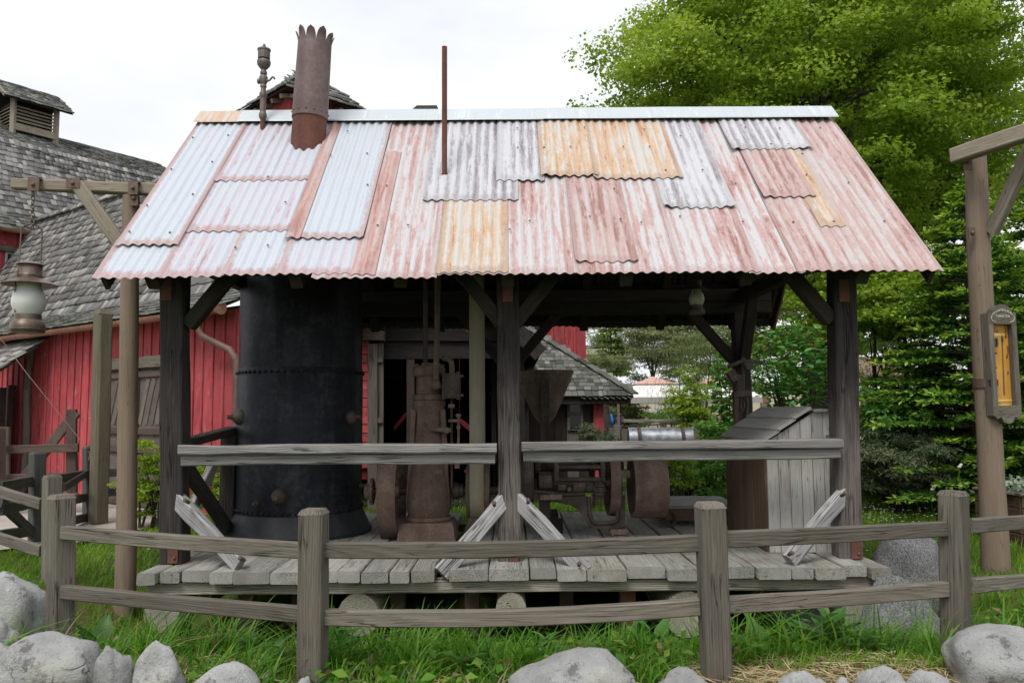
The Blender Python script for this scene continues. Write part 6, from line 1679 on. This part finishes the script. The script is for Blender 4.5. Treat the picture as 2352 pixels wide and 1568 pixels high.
weed(232, 1420, 5.45, 8, .26, 'broad toothed weed just right of the left fence post'); weed(300, 1440, 5.6, 9, .2, 'round leaved weed between left post and the grass clump')
weed(1500, 1470, 5.4, 9, .3, 'dock weed with long upright leaves left of the right middle post'); weed(1830, 1470, 5.6, 26, .12, 'tall leafy spike weed right of the right middle post', .42, (.0, .5))
weed(1755, 1490, 5.2, 10, .24, 'dock weed close to the foot of the right middle post'); weed(1905, 1500, 5.1, 16, .22, 'bushy pointed leaf weed right of the leafy spike', .2, (.3, .9)); weed(1945, 1480, 5.4, 12, .2, 'pointed leaf weed in front of the black deck leg', .15, (.3, .9))
weed(785, 1500, 5.0, 12, .16, 'lobed leaf weed at the right foot of the left middle post', .2, (.1, .7)); weed(900, 1500, 5.2, 10, .14, 'leafy weed below the lower rail right of the left middle post', .18, (.2, .8)); weed(1250, 1480, 5.3, 10, .16, 'leafy weed above the long low boulder', .15, (.2, .8)); weed(640, 1520, 4.8, 9, .14, 'leafy weed left of the left middle post', .12, (.2, .8)); weed(560, 1490, 5.1, 9, .13, 'rounded leaf weed above the rounded grey rock', .1, (.2, .8))
weed(1990, 1520, 4.9, 14, .15, 'leafy weed above the pale bumpy stone', .12, (.2, .8)); weed(1080, 1530, 4.7, 9, .15, 'leafy weed at the bottom left of the long low boulder', .1, (.2, .8))
# ------------------------------------------------------------------ trees and shrubs
M_BARK = wood('tree bark', (.03, .024, .018), (.07, .058, .045), (.13, .11, .09), ring=0, crack=.04, bump=1.0)
M_MAPLE = leafmat('maple leaf', (.13, .22, .024), (.27, .41, .045), (.46, .56, .105), .5, .5)
M_GAPLEAF = leafmat('dark gap fill leaf', (.045, .085, .014), (.10, .165, .024), (.19, .26, .045), .4, .5)  # leaf colour kept dark so gaps in the maple crown read as shade
M_LIME = leafmat('young yellow green leaf', (0.163, 0.275, 0.025), (0.275, 0.413, 0.044), (0.425, 0.525, 0.088), .5, .5)
M_FIR = leafmat('fir needles', (0.031, 0.105, 0.017), (0.081, 0.204, 0.035), (0.148, 0.296, 0.049), .3, .5, tip=(.40, .56, .08))
M_PINE = leafmat('pine needles', (0.161, 0.207, 0.103), (0.265, 0.322, 0.172), (0.391, 0.437, 0.253), .35, .6)
M_SPRUCE = leafmat('spruce sprays', (.09, .15, .04), (.17, .26, .07), (.28, .36, .11), .35, .6)
M_BUSH = leafmat('bush leaf', (0.056, 0.155, 0.028), (0.119, 0.265, 0.041), (0.239, 0.405, 0.084), .4, .45)
M_WILLOW = leafmat('grey green willow leaf', (0.072, 0.120, 0.066), (0.156, 0.216, 0.120), (0.264, 0.240, 0.156), .3, .5)
M_BERRY = leafmat('olive flower heads', (.20, .19, .03), (.27, .25, .045), (.36, .32, .07), .1, .7)

def clump_points(C, rad, per, flat=.6, top=.25):
    """points in the upper outer shell of each clump"""
    n = len(C) * per
    d = unit(RNG.normal(size=(n, 3))); d[:, 2] = np.abs(d[:, 2]) * (1 - top) + d[:, 2] * top
    rr = RNG.random(n) ** .45
    c = np.repeat(C, per, 0); r_ = np.repeat(rad, per)
    return c + d * (rr * r_)[:, None] * np.array([1, 1, flat]), d
def crown(center, R3, nclump, rad, per, size, mat, name, label, group, base, trunk_r=.2, aspect=.75, seed=0, shell=.55, cat='tree', limbs=7, spread=.8, hole=.0, parent=None, trunk=True):
    center = np.asarray(center, float); R3 = np.asarray(R3, float)
    d = unit(RNG.normal(size=(nclump, 3))); rr = shell + (1 - shell) * RNG.random(nclump) ** .6
    lob = 1 + .16 * np.sin(d[:, 0] * 5 + seed) * np.cos(d[:, 2] * 4 + seed * 2) + .10 * RNG.normal(size=nclump)
    C = center + d * (rr * lob)[:, None] * R3
    rads = rad * RNG.uniform(.6, 1.35, nclump)
    P, dd = clump_points(C, rads, per)
    n = len(P)
    cl_r = np.repeat(RNG.random(nclump), per)
    cl = leaf_cloud(P, RNG.uniform(.7, 1.3, n) * size, up=dd * .8 + np.array([0, 0, .6]), spread=spread, aspect=aspect, droop=.35, rnd=np.clip(.55 * cl_r + .45 * RNG.random(n), 0, 1))
    T = thing(name, base, label, cat, group)
    leaf_obj('crown', cl, mat, T, kind='stuff')
    if trunk:
        g = G(); b = Vector(base); c = Vector(center)
        g.tube([b - Vector((0, 0, .1)), b.lerp(c, .35) + Vector((.05, 0, 0)), b.lerp(c, .6), c - Vector((0, 0, R3[2] * .15))], [trunk_r * 1.25, trunk_r, trunk_r * .6, trunk_r * .2], 10)
        g.make('trunk', M_BARK, T, 60)
        g = G()
        for i in range(limbs):
            s_ = b.lerp(c, random.uniform(.45, .95)); e = s_.lerp(Vector(C[RNG.integers(nclump)]), .68); m = s_.lerp(e, .5) + Vector((0, 0, .2))
            g.tube([s_, m, e], [trunk_r * .28, trunk_r * .16, trunk_r * .05], 6)
        g.make('limbs', M_BARK, T, 60)
    return T

# the big maple behind the roof
c = at(1905, 175, 15.6)
crown((c.x, 15.6, c.z), (4.0, 3.3, 4.15), 500, .74, 370, .083, M_MAPLE, 'maple_tree', 'big leafy maple tree towering behind the right side of the roof', None, (c.x - .6, 15.6, .1), .32, shell=.5, limbs=16)
crown((c.x + 1.7, 20.5, c.z + .9), (4.7, 2.2, 5.6), 380, 1.0, 240, .14, M_GAPLEAF, 'gap_fill_tree', 'darker broadleaf tree added close behind the big maple to darken its gaps', None, (c.x + 1.6, 20.5, .1), .3, shell=.2, limbs=8)  # added tree: fills sky gaps in the maple with shade-dark leaves
# bright green young tree below it
c = at(2010, 690, 13.9)
crown((c.x, 13.9, c.z), (1.5, .9, .8), 120, .5, 130, .08, M_LIME, 'young_tree', 'bright yellow-green young tree behind the right shed post', None, (c.x, 14.3, .1), .06, shell=.3)
# fir with pale new tips
def conifer(base, H, Rb, levels, per, label, name, mat, tips, lo=.06, droop=.28, nn=12, size=.10):
    b = Vector(base); T = thing(name, b, label, 'tree'); g = G(); g.tube([b - Vector((0, 0, .1)), b + Vector((0, 0, H * .5)), b + Vector((0, 0, H))], [Rb * .06, Rb * .04, .01], 8); g.make('trunk', M_BARK, T, 60)
    br = G(); PP = []; AX = []; UPV = []; TP = []; SZ = []
    for l in range(levels):
        u = l / (levels - 1); z = H * (lo + (1 - lo) * u); rl = Rb * (1 - u) ** .85 * random.uniform(.85, 1.1) + .08
        for k in range(per):
            a = random.uniform(0, 6.283); L = rl * random.uniform(.7, 1.12); d = Vector((math.cos(a), math.sin(a), 0)); zz = z + random.uniform(-.06, .06)
            pt = lambda s_: b + d * (L * s_) + Vector((0, 0, zz + L * (.18 * s_ - droop * s_ * s_ + .12 * s_ ** 3)))
            br.tube([pt(0), pt(.5), pt(.95)], [.018, .011, .003], 4, caps=False)
            m = max(5, int(L / .085)); sd = Vector((-d.y, d.x, 0))
            for i in range(m):
                s_ = .22 + .78 * (i + .5) / m; p = pt(s_); w = .34 * L * (1 - s_) + .09
                for sg in (-1, 1):
                    ln = w * random.uniform(.7, 1.15); dirv = (sd * sg * .8 + d * .75 + Vector((0, 0, -.08))).normalized(); q = max(2, int(ln / .055))
                    for j in range(q):
                        pp = p + dirv * (ln * (j + .5) / q); tipf = 1.0 if (j >= q - 1 and random.random() < .75 * tips) or (i >= m - 2 and random.random() < tips) else 0.0
                        for _ in range(2):
                            PP.append(pp + Vector((random.uniform(-.02, .02), random.uniform(-.02, .02), random.uniform(-.02, .03)))); ax = dirv + Vector((random.gauss(0, .45), random.gauss(0, .45), random.gauss(0, .3) + .12)); AX.append(ax); TP.append(tipf * random.uniform(.5, 1)); SZ.append(size * random.uniform(.7, 1.2))
    P = np.array([tuple(p) for p in PP]); cl = leaf_cloud(P, np.array(SZ), up=(0, 0, 1), spread=.35, aspect=.42, axis=np.array([tuple(a) for a in AX]), fold=.05, tip=np.array(TP))
    br.make('branches', M_BARK, T, 60)
    leaf_obj('needles', cl, mat, T, kind='stuff'); return T
fx_ = at(2250, 900, 12.2)
conifer((fx_.x, 12.3, .1), 5.0, 2.35, 30, 9, 'dark green fir with pale new tips behind the right sign post', 'fir_tree', M_FIR, .8, lo=.05, size=.105)
fx2 = at(2440, 900, 13.2)
conifer((fx2.x, 13.2, .1), 6.0, 2.2, 26, 8, 'fir tree rising at the right edge behind the sign post arm', 'fir_tree', M_FIR, .7, lo=.05, size=.12)
fx3 = at(2085, 900, 13.6)
conifer((fx3.x, 13.6, .1), 3.3, 1.5, 18, 8, 'smaller fir left of the sign post above the low shrub', 'fir_tree', M_FIR, .6, lo=.05, size=.11)
# far pines
def pine(x, Y, ztop, R3, label, mat=M_PINE, n=160, per=90, size=.16, rad=.55):
    b = at(x, 900, Y); crown((b.x, Y, ztop - R3[2]), R3, n, rad, per, size, mat, 'pine_tree', label, 'pines beyond the lawn', (b.x, Y, .1), .16, aspect=.16, shell=.3, spread=1.2, limbs=8)
pine(1500, 46, at(1500, 640, 46).z, (4.6, 3.0, 3.2), 'pale grey-green pine seen under the rear eave, nearest the tents', n=260, per=110, size=.24, rad=.9)
pine(1650, 50, at(1640, 620, 50).z, (4.6, 3.0, 4.0), 'grey-green pine behind the viburnum, right of the nearest pine', n=260, per=110, size=.26, rad=.95)
pine(2035, 27, at(2035, 700, 27).z, (2.0, 1.5, 2.2), 'thin pale pine standing behind the right shed post and beige wall', n=80, per=70)
pine(1390, 30, at(1390, 815, 30).z, (1.0, 1.0, .4), 'small pine bough beside the red tower', n=40, rad=.3)
b = at(1405, 900, 40); conifer((b.x, 40, .1), at(1400, 700, 40).z, 1.7, 24, 7, 'light green spruce standing beside the red tower', 'spruce_tree', M_SPRUCE, 0.0, size=.2)
b = at(1850, 900, 46); crown((b.x, 46, 7.0), (5.0, 2.5, 5.0), 220, .9, 110, .2, M_SPRUCE, 'background_tree', 'soft mid green tree behind the viburnum bush', None, (b.x, 46, .1), .2, shell=.4)
b = at(2250, 900, 24); crown((b.x + .8, 24, 6.2), (5.8, 2.0, 6.0), 340, .9, 120, .15, M_BUSH, 'background_tree', 'dark tree mass behind the firs at right', None, (b.x, 24, .1), .25, shell=.3)

# shrubs
def shrub(x, y, Y, R3, n, rad, per, size, mat, label, name='shrub', aspect=.5, spread=.7, group='shrubs round the lawn'):
    c = at(x, y, Y); b = (c.x, Y, gz(c.x, Y)); T = crown((c.x, Y, c.z), R3, n, rad, per, size, mat, name, label, group, b, .03, aspect=aspect, shell=.25, cat='shrub', limbs=6, spread=spread, trunk=False)
    g = G()
    for i in range(7): e = Vector((c.x + random.uniform(-.7, .7) * R3[0], Y + random.uniform(-.5, .5) * R3[1], c.z + random.uniform(0, .6) * R3[2])); bb = Vector(b) + Vector((random.uniform(-.15, .15), random.uniform(-.1, .1), -.05)); g.tube([bb, bb.lerp(e, .5) + Vector((0, 0, .1)), e], [.02, .014, .005], 5)
    g.make('stems', M_BARK, T, 60)
    return T
shrub(2075, 1072, 12.0, (.95, .7, .48), 60, .26, 150, .085, M_WILLOW, 'low grey-green willow-like shrub on the right lawn', aspect=.22)
shrub(2035, 965, 12.6, (.5, .5, .5), 30, .25, 110, .08, M_BUSH, 'dark shrub tucked behind the right shed post')
shrub(1575, 1105, 12.0, (.95, .5, .5), 60, .22, 120, .07, M_BUSH, 'glossy green shrub behind the cart and wide pulley')
shrub(1640, 1060, 12.3, (.5, .4, .7), 36, .22, 120, .075, M_BUSH, 'leafy shrub left of the chest behind the deck')
shrub(1545, 1085, 11.4, (.35, .3, .3), 20, .16, 100, .05, M_LIME, 'small lime green shrub beside the wide pulley')
shrub(345, 1095, 11.0, (.30, .3, .5), 34, .17, 110, .055, M_LIME, 'yellow-green bush right of the lamp post before the barn door')
shrub(500, 1110, 10.9, (.42, .4, .42), 40, .18, 110, .055, M_LIME, 'green bush behind the side rail left of the boiler')
shrub(1370, 1000, 13.0, (.35, .3, .18), 20, .13, 90, .07, M_WILLOW, 'wiry grey shrub before the hut wall', aspect=.2)
shrub(1600, 940, 14.0, (.42, .4, .62), 36, .2, 90, .07, M_LIME, 'airy lime sapling right of the tents', name='sapling')
shrub(1465, 955, 35.2, (1.2, .4, .5), 30, .3, 80, .1, M_WILLOW, 'grey shrub beside the people in front of the tents', aspect=.3)
shrub(1560, 960, 29.0, (1.5, .6, .45), 36, .3, 80, .1, M_BUSH, 'green hedge in front of the pale wall')
# viburnum with big leaves
def viburnum(x, y, Y, R3, n, label):
    c = at(x, y, Y); b = Vector((c.x, Y, gz(c.x, Y))); T = thing('viburnum_bush', b, label, 'shrub', 'viburnum bushes')
    g = G()
    for i in range(9): e = Vector((c.x + random.uniform(-.8, .8) * R3[0], Y + random.uniform(-.5, .5) * R3[1], c.z + random.uniform(-.2, .8) * R3[2])); g.tube([b + Vector((random.uniform(-.1, .1), 0, -.05)), b.lerp(e, .55) + Vector((0, 0, .1)), e], [.022, .015, .005], 5)
    g.make('stems', M_BARK, T, 60)
    d = unit(RNG.normal(size=(n, 3))); rr = .35 + .65 * RNG.random(n) ** .6
    P = np.array([c.x, Y, c.z]) + d * rr[:, None] * np.array(R3)
    order = np.argsort(P[:, 1])
    for i in order[:260]:
        p = Vector(P[i]); a = random.uniform(0, 6.28); el = random.uniform(-.5, .5); l = random.uniform(.10, .16)
        put('leaf', big_leaf_mesh(M_VIB), T, Matrix.Translation(p) @ Matrix.Rotation(a, 4, 'Z') @ Matrix.Rotation(-el, 4, 'Y') @ Matrix.Rotation(random.uniform(-.5, .5), 4, 'X') @ Matrix.Diagonal((l, l * 1.35, l, 1)))
    rest = P[order[260:]]
    cl = leaf_cloud(rest, RNG.uniform(.09, .15, len(rest)), spread=.5, aspect=.62, rnd=RNG.random(len(rest)))
    leaf_obj('inner_leaves', cl, M_BUSH, T, kind='stuff')
    k = 26; sel = P[order[:n // 2]][RNG.integers(n // 2, size=k)] + np.array([0, -.05, .06]); h = np.repeat(sel, 40, 0) + RNG.normal(size=(k * 40, 3)) * np.array([.035, .035, .012])
    leaf_obj('flower_heads', leaf_cloud(h, .022, spread=.5, aspect=.9), M_BERRY, T, kind='stuff')
viburnum(1822, 842, 12.4, (.72, .5, .78), 1100, 'large-leaved viburnum bush between the rear post and the right front post')
viburnum(1672, 905, 12.8, (.28, .35, .72), 520, 'narrow viburnum bush left of the rear right post')
# wispy broom sapling
wb_ = at(1590, 985, 15.0); wb_.z = gz(wb_.x, 15.0)
wisp = thing('broom_sapling', wb_, 'wispy fine leaved sapling with bare leaning stems before the tents', 'sapling')
g = G(); tips_ = []
for xe, ye in ((1637, 770), (1560, 830), (1610, 880), (1530, 905), (1600, 800)):
    e = at(xe, ye, 15.0); m = wb_.lerp(e, .5) + Vector((-.12 if xe < 1590 else .05, 0, .1)); g.tube([wb_, m, e], [.022, .015, .005], 5); tips_ += [m.lerp(e, k / 6) for k in range(2, 7)]
g.make('stems', M_BARK, wisp, 60)
Pw = np.repeat(np.array([tuple(p) for p in tips_]), 160, 0) + RNG.normal(size=(len(tips_) * 160, 3)) * np.array([.20, .15, .20])
leaf_obj('foliage', leaf_cloud(Pw, RNG.uniform(.08, .16, len(Pw)), aspect=.05, axis=RNG.normal(size=(len(Pw), 3)) * .5 + np.array([.1, 0, 1]), fold=0), M_SPRUCE, wisp, kind='stuff')
# pale rosettes in the planter
Pp = np.stack([RNG.uniform(pl0.x + .05, pl0.x + 1.2, 700), RNG.uniform(py_ - .25, py_ + .35, 700), zt_ + RNG.uniform(0, .16, 700)], 1)
ros = leaf_obj('rosette_plants', leaf_cloud(Pp, .07, spread=.7, aspect=.6), leafmat('silvery rosette leaf', (.22, .30, .22), (.36, .44, .35), (.55, .6, .5), .2, .6), None, kind=None)
tag(ros, 'silvery rosette plants growing in the planter box', 'plants', kind='stuff')
# white roses by the sign post
ROSE = plain('white rose petal', (.82, .80, .78), .7)
for x, y, lb in ((2143, 1122, 'white rose above the low shrub, uppermost of three'), (2205, 1070, 'white rose left of the sign post at mid height'), (2207, 1118, 'white rose close to the ground left of the sign post')):
    c = at(x, y, 11.2); rr_ = thing('white_rose', (c.x, 11.2, gz(c.x, 11.2)), lb, 'rose', 'white roses')
    g = G()
    for i in range(9): a = i * 2.4; g.ball(c + Vector((.028 * math.cos(a) * (i / 9), .02 * math.sin(a), .02 * math.sin(a * 1.7))), .024, 7, (1, .6, .8))
    g.make('bloom', ROSE, rr_, 60); G().tube([(c.x, 11.2, gz(c.x, 11.2)), c - Vector((.03, 0, .2)), c], .006, 5).make('stem', M_DOCK, rr_, 60)

# ------------------------------------------------------------------ things beyond the lawn
M_CANVAS = plain('white canvas', (.72, .68, .66), .8, noise_amt=.06, bump=.05); M_CANVP = plain('pink canvas vent', (.55, .34, .28), .8, noise_amt=.06); M_BEIGE = plain('beige render wall', (.62, .54, .42), .9, noise_amt=.08); M_BROWN = plain('brown painted post', (.20, .13, .09), .8)
def tent(x, Y, wpx, label):
    c = at(x, 913, Y); T = thing('canopy_tent', (c.x, Y, .1), label, 'tent', 'canopy tents'); hw_ = wpx / FPX * Y / 2; ze = c.z; zv = at(x, 882, Y).z; zp = at(x, 864, Y).z
    def ring(k, z): return [Vector((c.x + sx * hw_ * k, Y + sy * hw_ * k, z)) for sx, sy in ((-1, -1), (1, -1), (1, 1), (-1, 1))]
    g = G(); vs = []; ks = [(1.0, ze), (.8, ze + (zv - ze) * .38), (.6, ze + (zv - ze) * .68), (.42, zv)]
    for k, z in ks: vs += ring(k, z)
    g.add(vs, [(j * 4 + i, j * 4 + (i + 1) % 4, j * 4 + 4 + (i + 1) % 4, j * 4 + 4 + i) for j in range(3) for i in range(4)]); g.make('canopy', M_CANVAS, T)
    g = G(); g.add(ring(.5, zv - .02) + [Vector((c.x, Y, zp))], [(i, (i + 1) % 4, 4) for i in range(4)]); g.make('vent_cap', M_CANVP, T)
    g = G(); g.add(ring(1.0, ze) + ring(1.0, ze - .26), [(i, (i + 1) % 4, 4 + (i + 1) % 4, 4 + i) for i in range(4)]); g.make('valance', plain('grey valance', (.42, .40, .39), .8), T)
    for q in ring(.97, .1): beam('pole', q, (q.x, q.y, ze), .09, .09, M_BROWN, T, jit=0)
tent(1500, 36, 190, 'white canopy tent with pink vent cap, the nearer left one'); tent(1640, 38, 170, 'white canopy tent half hidden by the viburnum, the right one')
cw_ = thing('terrace_wall', at(1540, 960, 41), 'long pale beige building wall behind the tents', 'building')
a, b = at(1380, 900, 41), at(2150, 900, 41); zt2 = at(1540, 915, 41).z + .1
G().box(((a.x + b.x) / 2, 41.5, zt2 / 2 + .05), (b.x - a.x, 1, zt2)).make('wall', M_BEIGE, cw_)
for x in (1420, 1455, 1522, 1600, 1660, 1760, 1850, 1940, 2020): q = at(x, 940, 40.9); beam('pilaster', (q.x, 40.9, .1), (q.x, 40.9, zt2), .28, .12, M_BROWN, cw_, up=(0, 1, 0), jit=0)
q = at(1508, 942, 40.85); G().box(q, (.8, .06, .5)).make('notice_board', M_CANVAS, cw_)
lw = thing('far_pavilion', at(2040, 900, 33), 'low beige wall with brown roof seen between the right shed post and the firs', 'building')
a, b = at(1960, 905, 33), at(2120, 905, 33); z0, z1 = at(2040, 920, 33).z, at(2040, 896, 33).z; z2 = at(2040, 868, 33).z
G().box(((a.x + b.x) / 2, 33.5, z1 / 2), (b.x - a.x, .6, z1)).make('wall', M_BEIGE, lw)
for x in (1990, 2030, 2075): q = at(x, 900, 33); G().box((q.x, 33, (z1 + z2) / 2), (.14, .14, z2 - z1 + .5)).make('pillar', M_BROWN, lw)
G().plate([(a.x, 32.6, z2), (b.x, 32.6, z2), (b.x, 35, z2 + .9), (a.x, 35, z2 + .9)], (0, 0, .12)).make('roof', M_BROWN, lw)
yb_ = thing('sandstone_block', at(1370, 830, 45), 'sand coloured building beside the red tower beyond the spruce', 'building')
a, b = at(1300, 815, 45), at(1410, 815, 45)
G().box(((a.x + b.x) / 2, 46, at(1370, 808, 45).z / 2), (b.x - a.x, 2, at(1370, 808, 45).z)).make('wall', plain('sandstone', (.66, .50, .28), .9, noise_amt=.1), yb_)
G().box(((a.x + b.x) / 2, 45.9, at(1370, 808, 45).z), (b.x - a.x + .2, 2.2, .3)).make('coping', M_BEIGE, yb_)

# belt of trees closing the horizon
cs = []
for k in range(150):
    x = -95 + 190 * k / 149 + random.uniform(-1, 1); y = 78 + random.uniform(-6, 10); h = random.uniform(3.2, 5.6)
    C = np.stack([x + RNG.normal(size=8) * 1.6, y + RNG.normal(size=8) * 1.0, RNG.uniform(.6, h, 8)], 1)
    P, dd = clump_points(C, np.full(8, 1.3), 34); cs.append(leaf_cloud(P, RNG.uniform(.3, .55, len(P)), up=dd, spread=.8, aspect=.7))
tag(leaf_obj('distant_trees', join_clouds(cs), M_BUSH, o=(0, 0, 0)), 'far belt of trees along the horizon', 'trees', kind='stuff')

# silver pipe on timber cradle
pY = 13.2; pa, pb2 = at(1442, 1008, pY), at(1592, 1008, pY)
sp2 = thing('silver_pipe', ((pa.x + pb2.x) / 2, pY, .1), 'short silver metal pipe lying in a timber cradle behind the deck', 'pipe')
t = NT('mottled zinc'); v = t.co(); nn_ = t.noise(v, 9, 6, .7); t.bsdf(t.ramp(nn_, [(.35, (.18, .19, .21)), (.6, (.45, .47, .50))]), .42, .75, t.bump(nn_, .2, .01)); M_ZINC = t.mat
G().cyl(pa, pb2, .19, n=28).make('tube', M_ZINC, sp2, 40)
for u in (.16, .82): q = pa.lerp(pb2, u); G().cyl(q - Vector((.03, 0, 0)), q + Vector((.03, 0, 0)), .2, n=28).make('band', M_IRONDK, sp2, 40)
for x in (1405, 1416, 1432, 1598): q = at(x, 985, pY - .1); beam('cradle_post', (q.x, pY - .15, .1), (q.x, pY - .15, q.z + random.uniform(-.03, .08)), .1, .1, M_FENCE, sp2)
# plank bench frame behind
bY = 14.6; bn = thing('trestle_plank', at(1507, 1000, bY), 'long plank on thin iron legs above the silver pipe', 'bench')
beam('plank', at(1430, 966, bY), at(1586, 966, bY), .3, .05, M_LOG, bn)
for x in (1432, 1584): G().tube([at(x, 970, bY), at(x + 2, 985, bY), (at(x, 985, bY).x, bY, .1)], .014, 6).make('leg', M_IRONDK, bn, 60)
for y in (976, 986): G().tube([at(1416, y + 4, bY + .4), at(1550, y - 4, bY + .4)], .014, 6).make('iron_rail', M_IRONDK, bn, 60)
for k in range(6): x = 1450 + k * 20; G().tube([at(x, 974, bY + .4), at(x, 992, bY + .4)], .01, 5).make('iron_stay', M_IRONDK, bn, 60)
# drift log
dl_ = at(1680, 1000, 13.6); lg = thing('fallen_log', (dl_.x, 13.6, .2), 'short fallen grey log with a stub branch left of the chest', 'log')
log('trunk', at(1630, 996, 13.7), at(1705, 996, 13.5), .10, .085, M_BARK, lg); log('stub', at(1680, 1000, 13.5), at(1662, 968, 13.4), .06, .04, M_BARK, lg)

# people far away
def person(x, ytop, Y, jacket, label, turn=0.0):
    top = at(x, ytop, Y); b = Vector((top.x, Y, .06)); H = top.z - b.z; k = H / 1.75
    J = {'pel': (0, 0, .95), 'chest': (0, 0, 1.32), 'neck': (0, .01, 1.48), 'head': (0, -.02, 1.6), 'crown': (0, -.01, 1.7), 'lk': (.1, -.02, .5), 'la': (.1, .02, .09), 'lt': (.11, -.13, .04), 'rk': (-.1, .01, .5), 'ra': (-.1, .05, .09), 'rt': (-.11, -.1, .04), 'lh': (.1, 0, .9), 'rh': (-.1, 0, .9),
         'ls': (.19, 0, 1.42), 'le': (.25, .03, 1.14), 'lw': (.2, -.14, .96), 'lf': (.17, -.2, .9), 'rs': (-.19, 0, 1.42), 're': (-.26, .03, 1.14), 'rw': (-.2, -.14, .96), 'rf': (-.17, -.2, .9)}
    rad = {'pel': .15, 'chest': .17, 'neck': .065, 'head': .10, 'crown': .075, 'lk': .07, 'la': .05, 'lt': .04, 'rk': .07, 'ra': .05, 'rt': .04, 'lh': .1, 'rh': .1, 'ls': .08, 'le': .06, 'lw': .045, 'lf': .04, 'rs': .08, 're': .06, 'rw': .045, 'rf': .04}
    nm = list(J); idx = {q: i for i, q in enumerate(nm)}
    ed = [('pel', 'chest'), ('chest', 'neck'), ('neck', 'head'), ('head', 'crown'), ('pel', 'lh'), ('lh', 'lk'), ('lk', 'la'), ('la', 'lt'), ('pel', 'rh'), ('rh', 'rk'), ('rk', 'ra'), ('ra', 'rt'), ('chest', 'ls'), ('ls', 'le'), ('le', 'lw'), ('lw', 'lf'), ('chest', 'rs'), ('rs', 're'), ('re', 'rw'), ('rw', 'rf')]
    me = bpy.data.meshes.new('skeleton'); me.from_pydata([tuple(Vector(J[q]) * k) for q in nm], [(idx[a], idx[c]) for a, c in ed], [])
    tmp = bpy.data.objects.new('skeleton', me); col.objects.link(tmp); tmp.modifiers.new('skin', 'SKIN'); ss = tmp.modifiers.new('sub', 'SUBSURF'); ss.levels = 1; ss.render_levels = 1
    sv = me.skin_vertices[0].data
    for q in nm: sv[idx[q]].radius = (rad[q] * k, rad[q] * k * (.8 if q in ('pel', 'chest') else 1)); sv[idx[q]].use_root = q == 'pel'
    dg = bpy.context.evaluated_depsgraph_get(); body = bpy.data.meshes.new_from_object(tmp.evaluated_get(dg)); bpy.data.objects.remove(tmp)
    body.materials.clear()
    for m in (jacket, plain('dark trousers', (.03, .032, .04), .8), plain('skin', (.45, .26, .19), .6)): body.materials.append(m)
    for p in body.polygons:
        z = p.center.z / k; p.material_index = 1 if z < .88 and abs(p.center.x) < .2 * k else 2 if z > 1.49 or (z < .95 and abs(p.center.x) > .13 * k and p.center.y < -.15 * k) else 0
    finish(body, 180)
    M = Matrix.Translation(b) @ Matrix.Rotation(turn, 4, 'Z'); o = put('person', body, None, M); tag(o, label, 'person', 'people walking beyond the lawn')
    G().ball(M @ Vector((0, .015 * k, 1.665 * k)), .112 * k, 12, (1, 1.05, .85)).make('hair', plain('dark hair', (.02, .015, .012), .6), o, 60)
    g = G().ball(M @ Vector((0, .085 * k, 1.45 * k)), .11 * k, 10, (1.1, .7, .6)).make('hood', jacket, o, 60)
person(1395, 938, 33.0, plain('bright blue jacket', (.02, .17, .62), .6), 'person in bright blue hooded jacket beside the hut corner', 2.6)
person(1424, 944, 34.5, plain('dark purple jacket', (.07, .04, .12), .7), 'person in dark purple jacket half hidden behind the grey shrub', -.8)
print('objects', len(bpy.data.objects), 'tris approx', sum(len(m.loops) - 2 * len(m.polygons) for m in bpy.data.meshes))
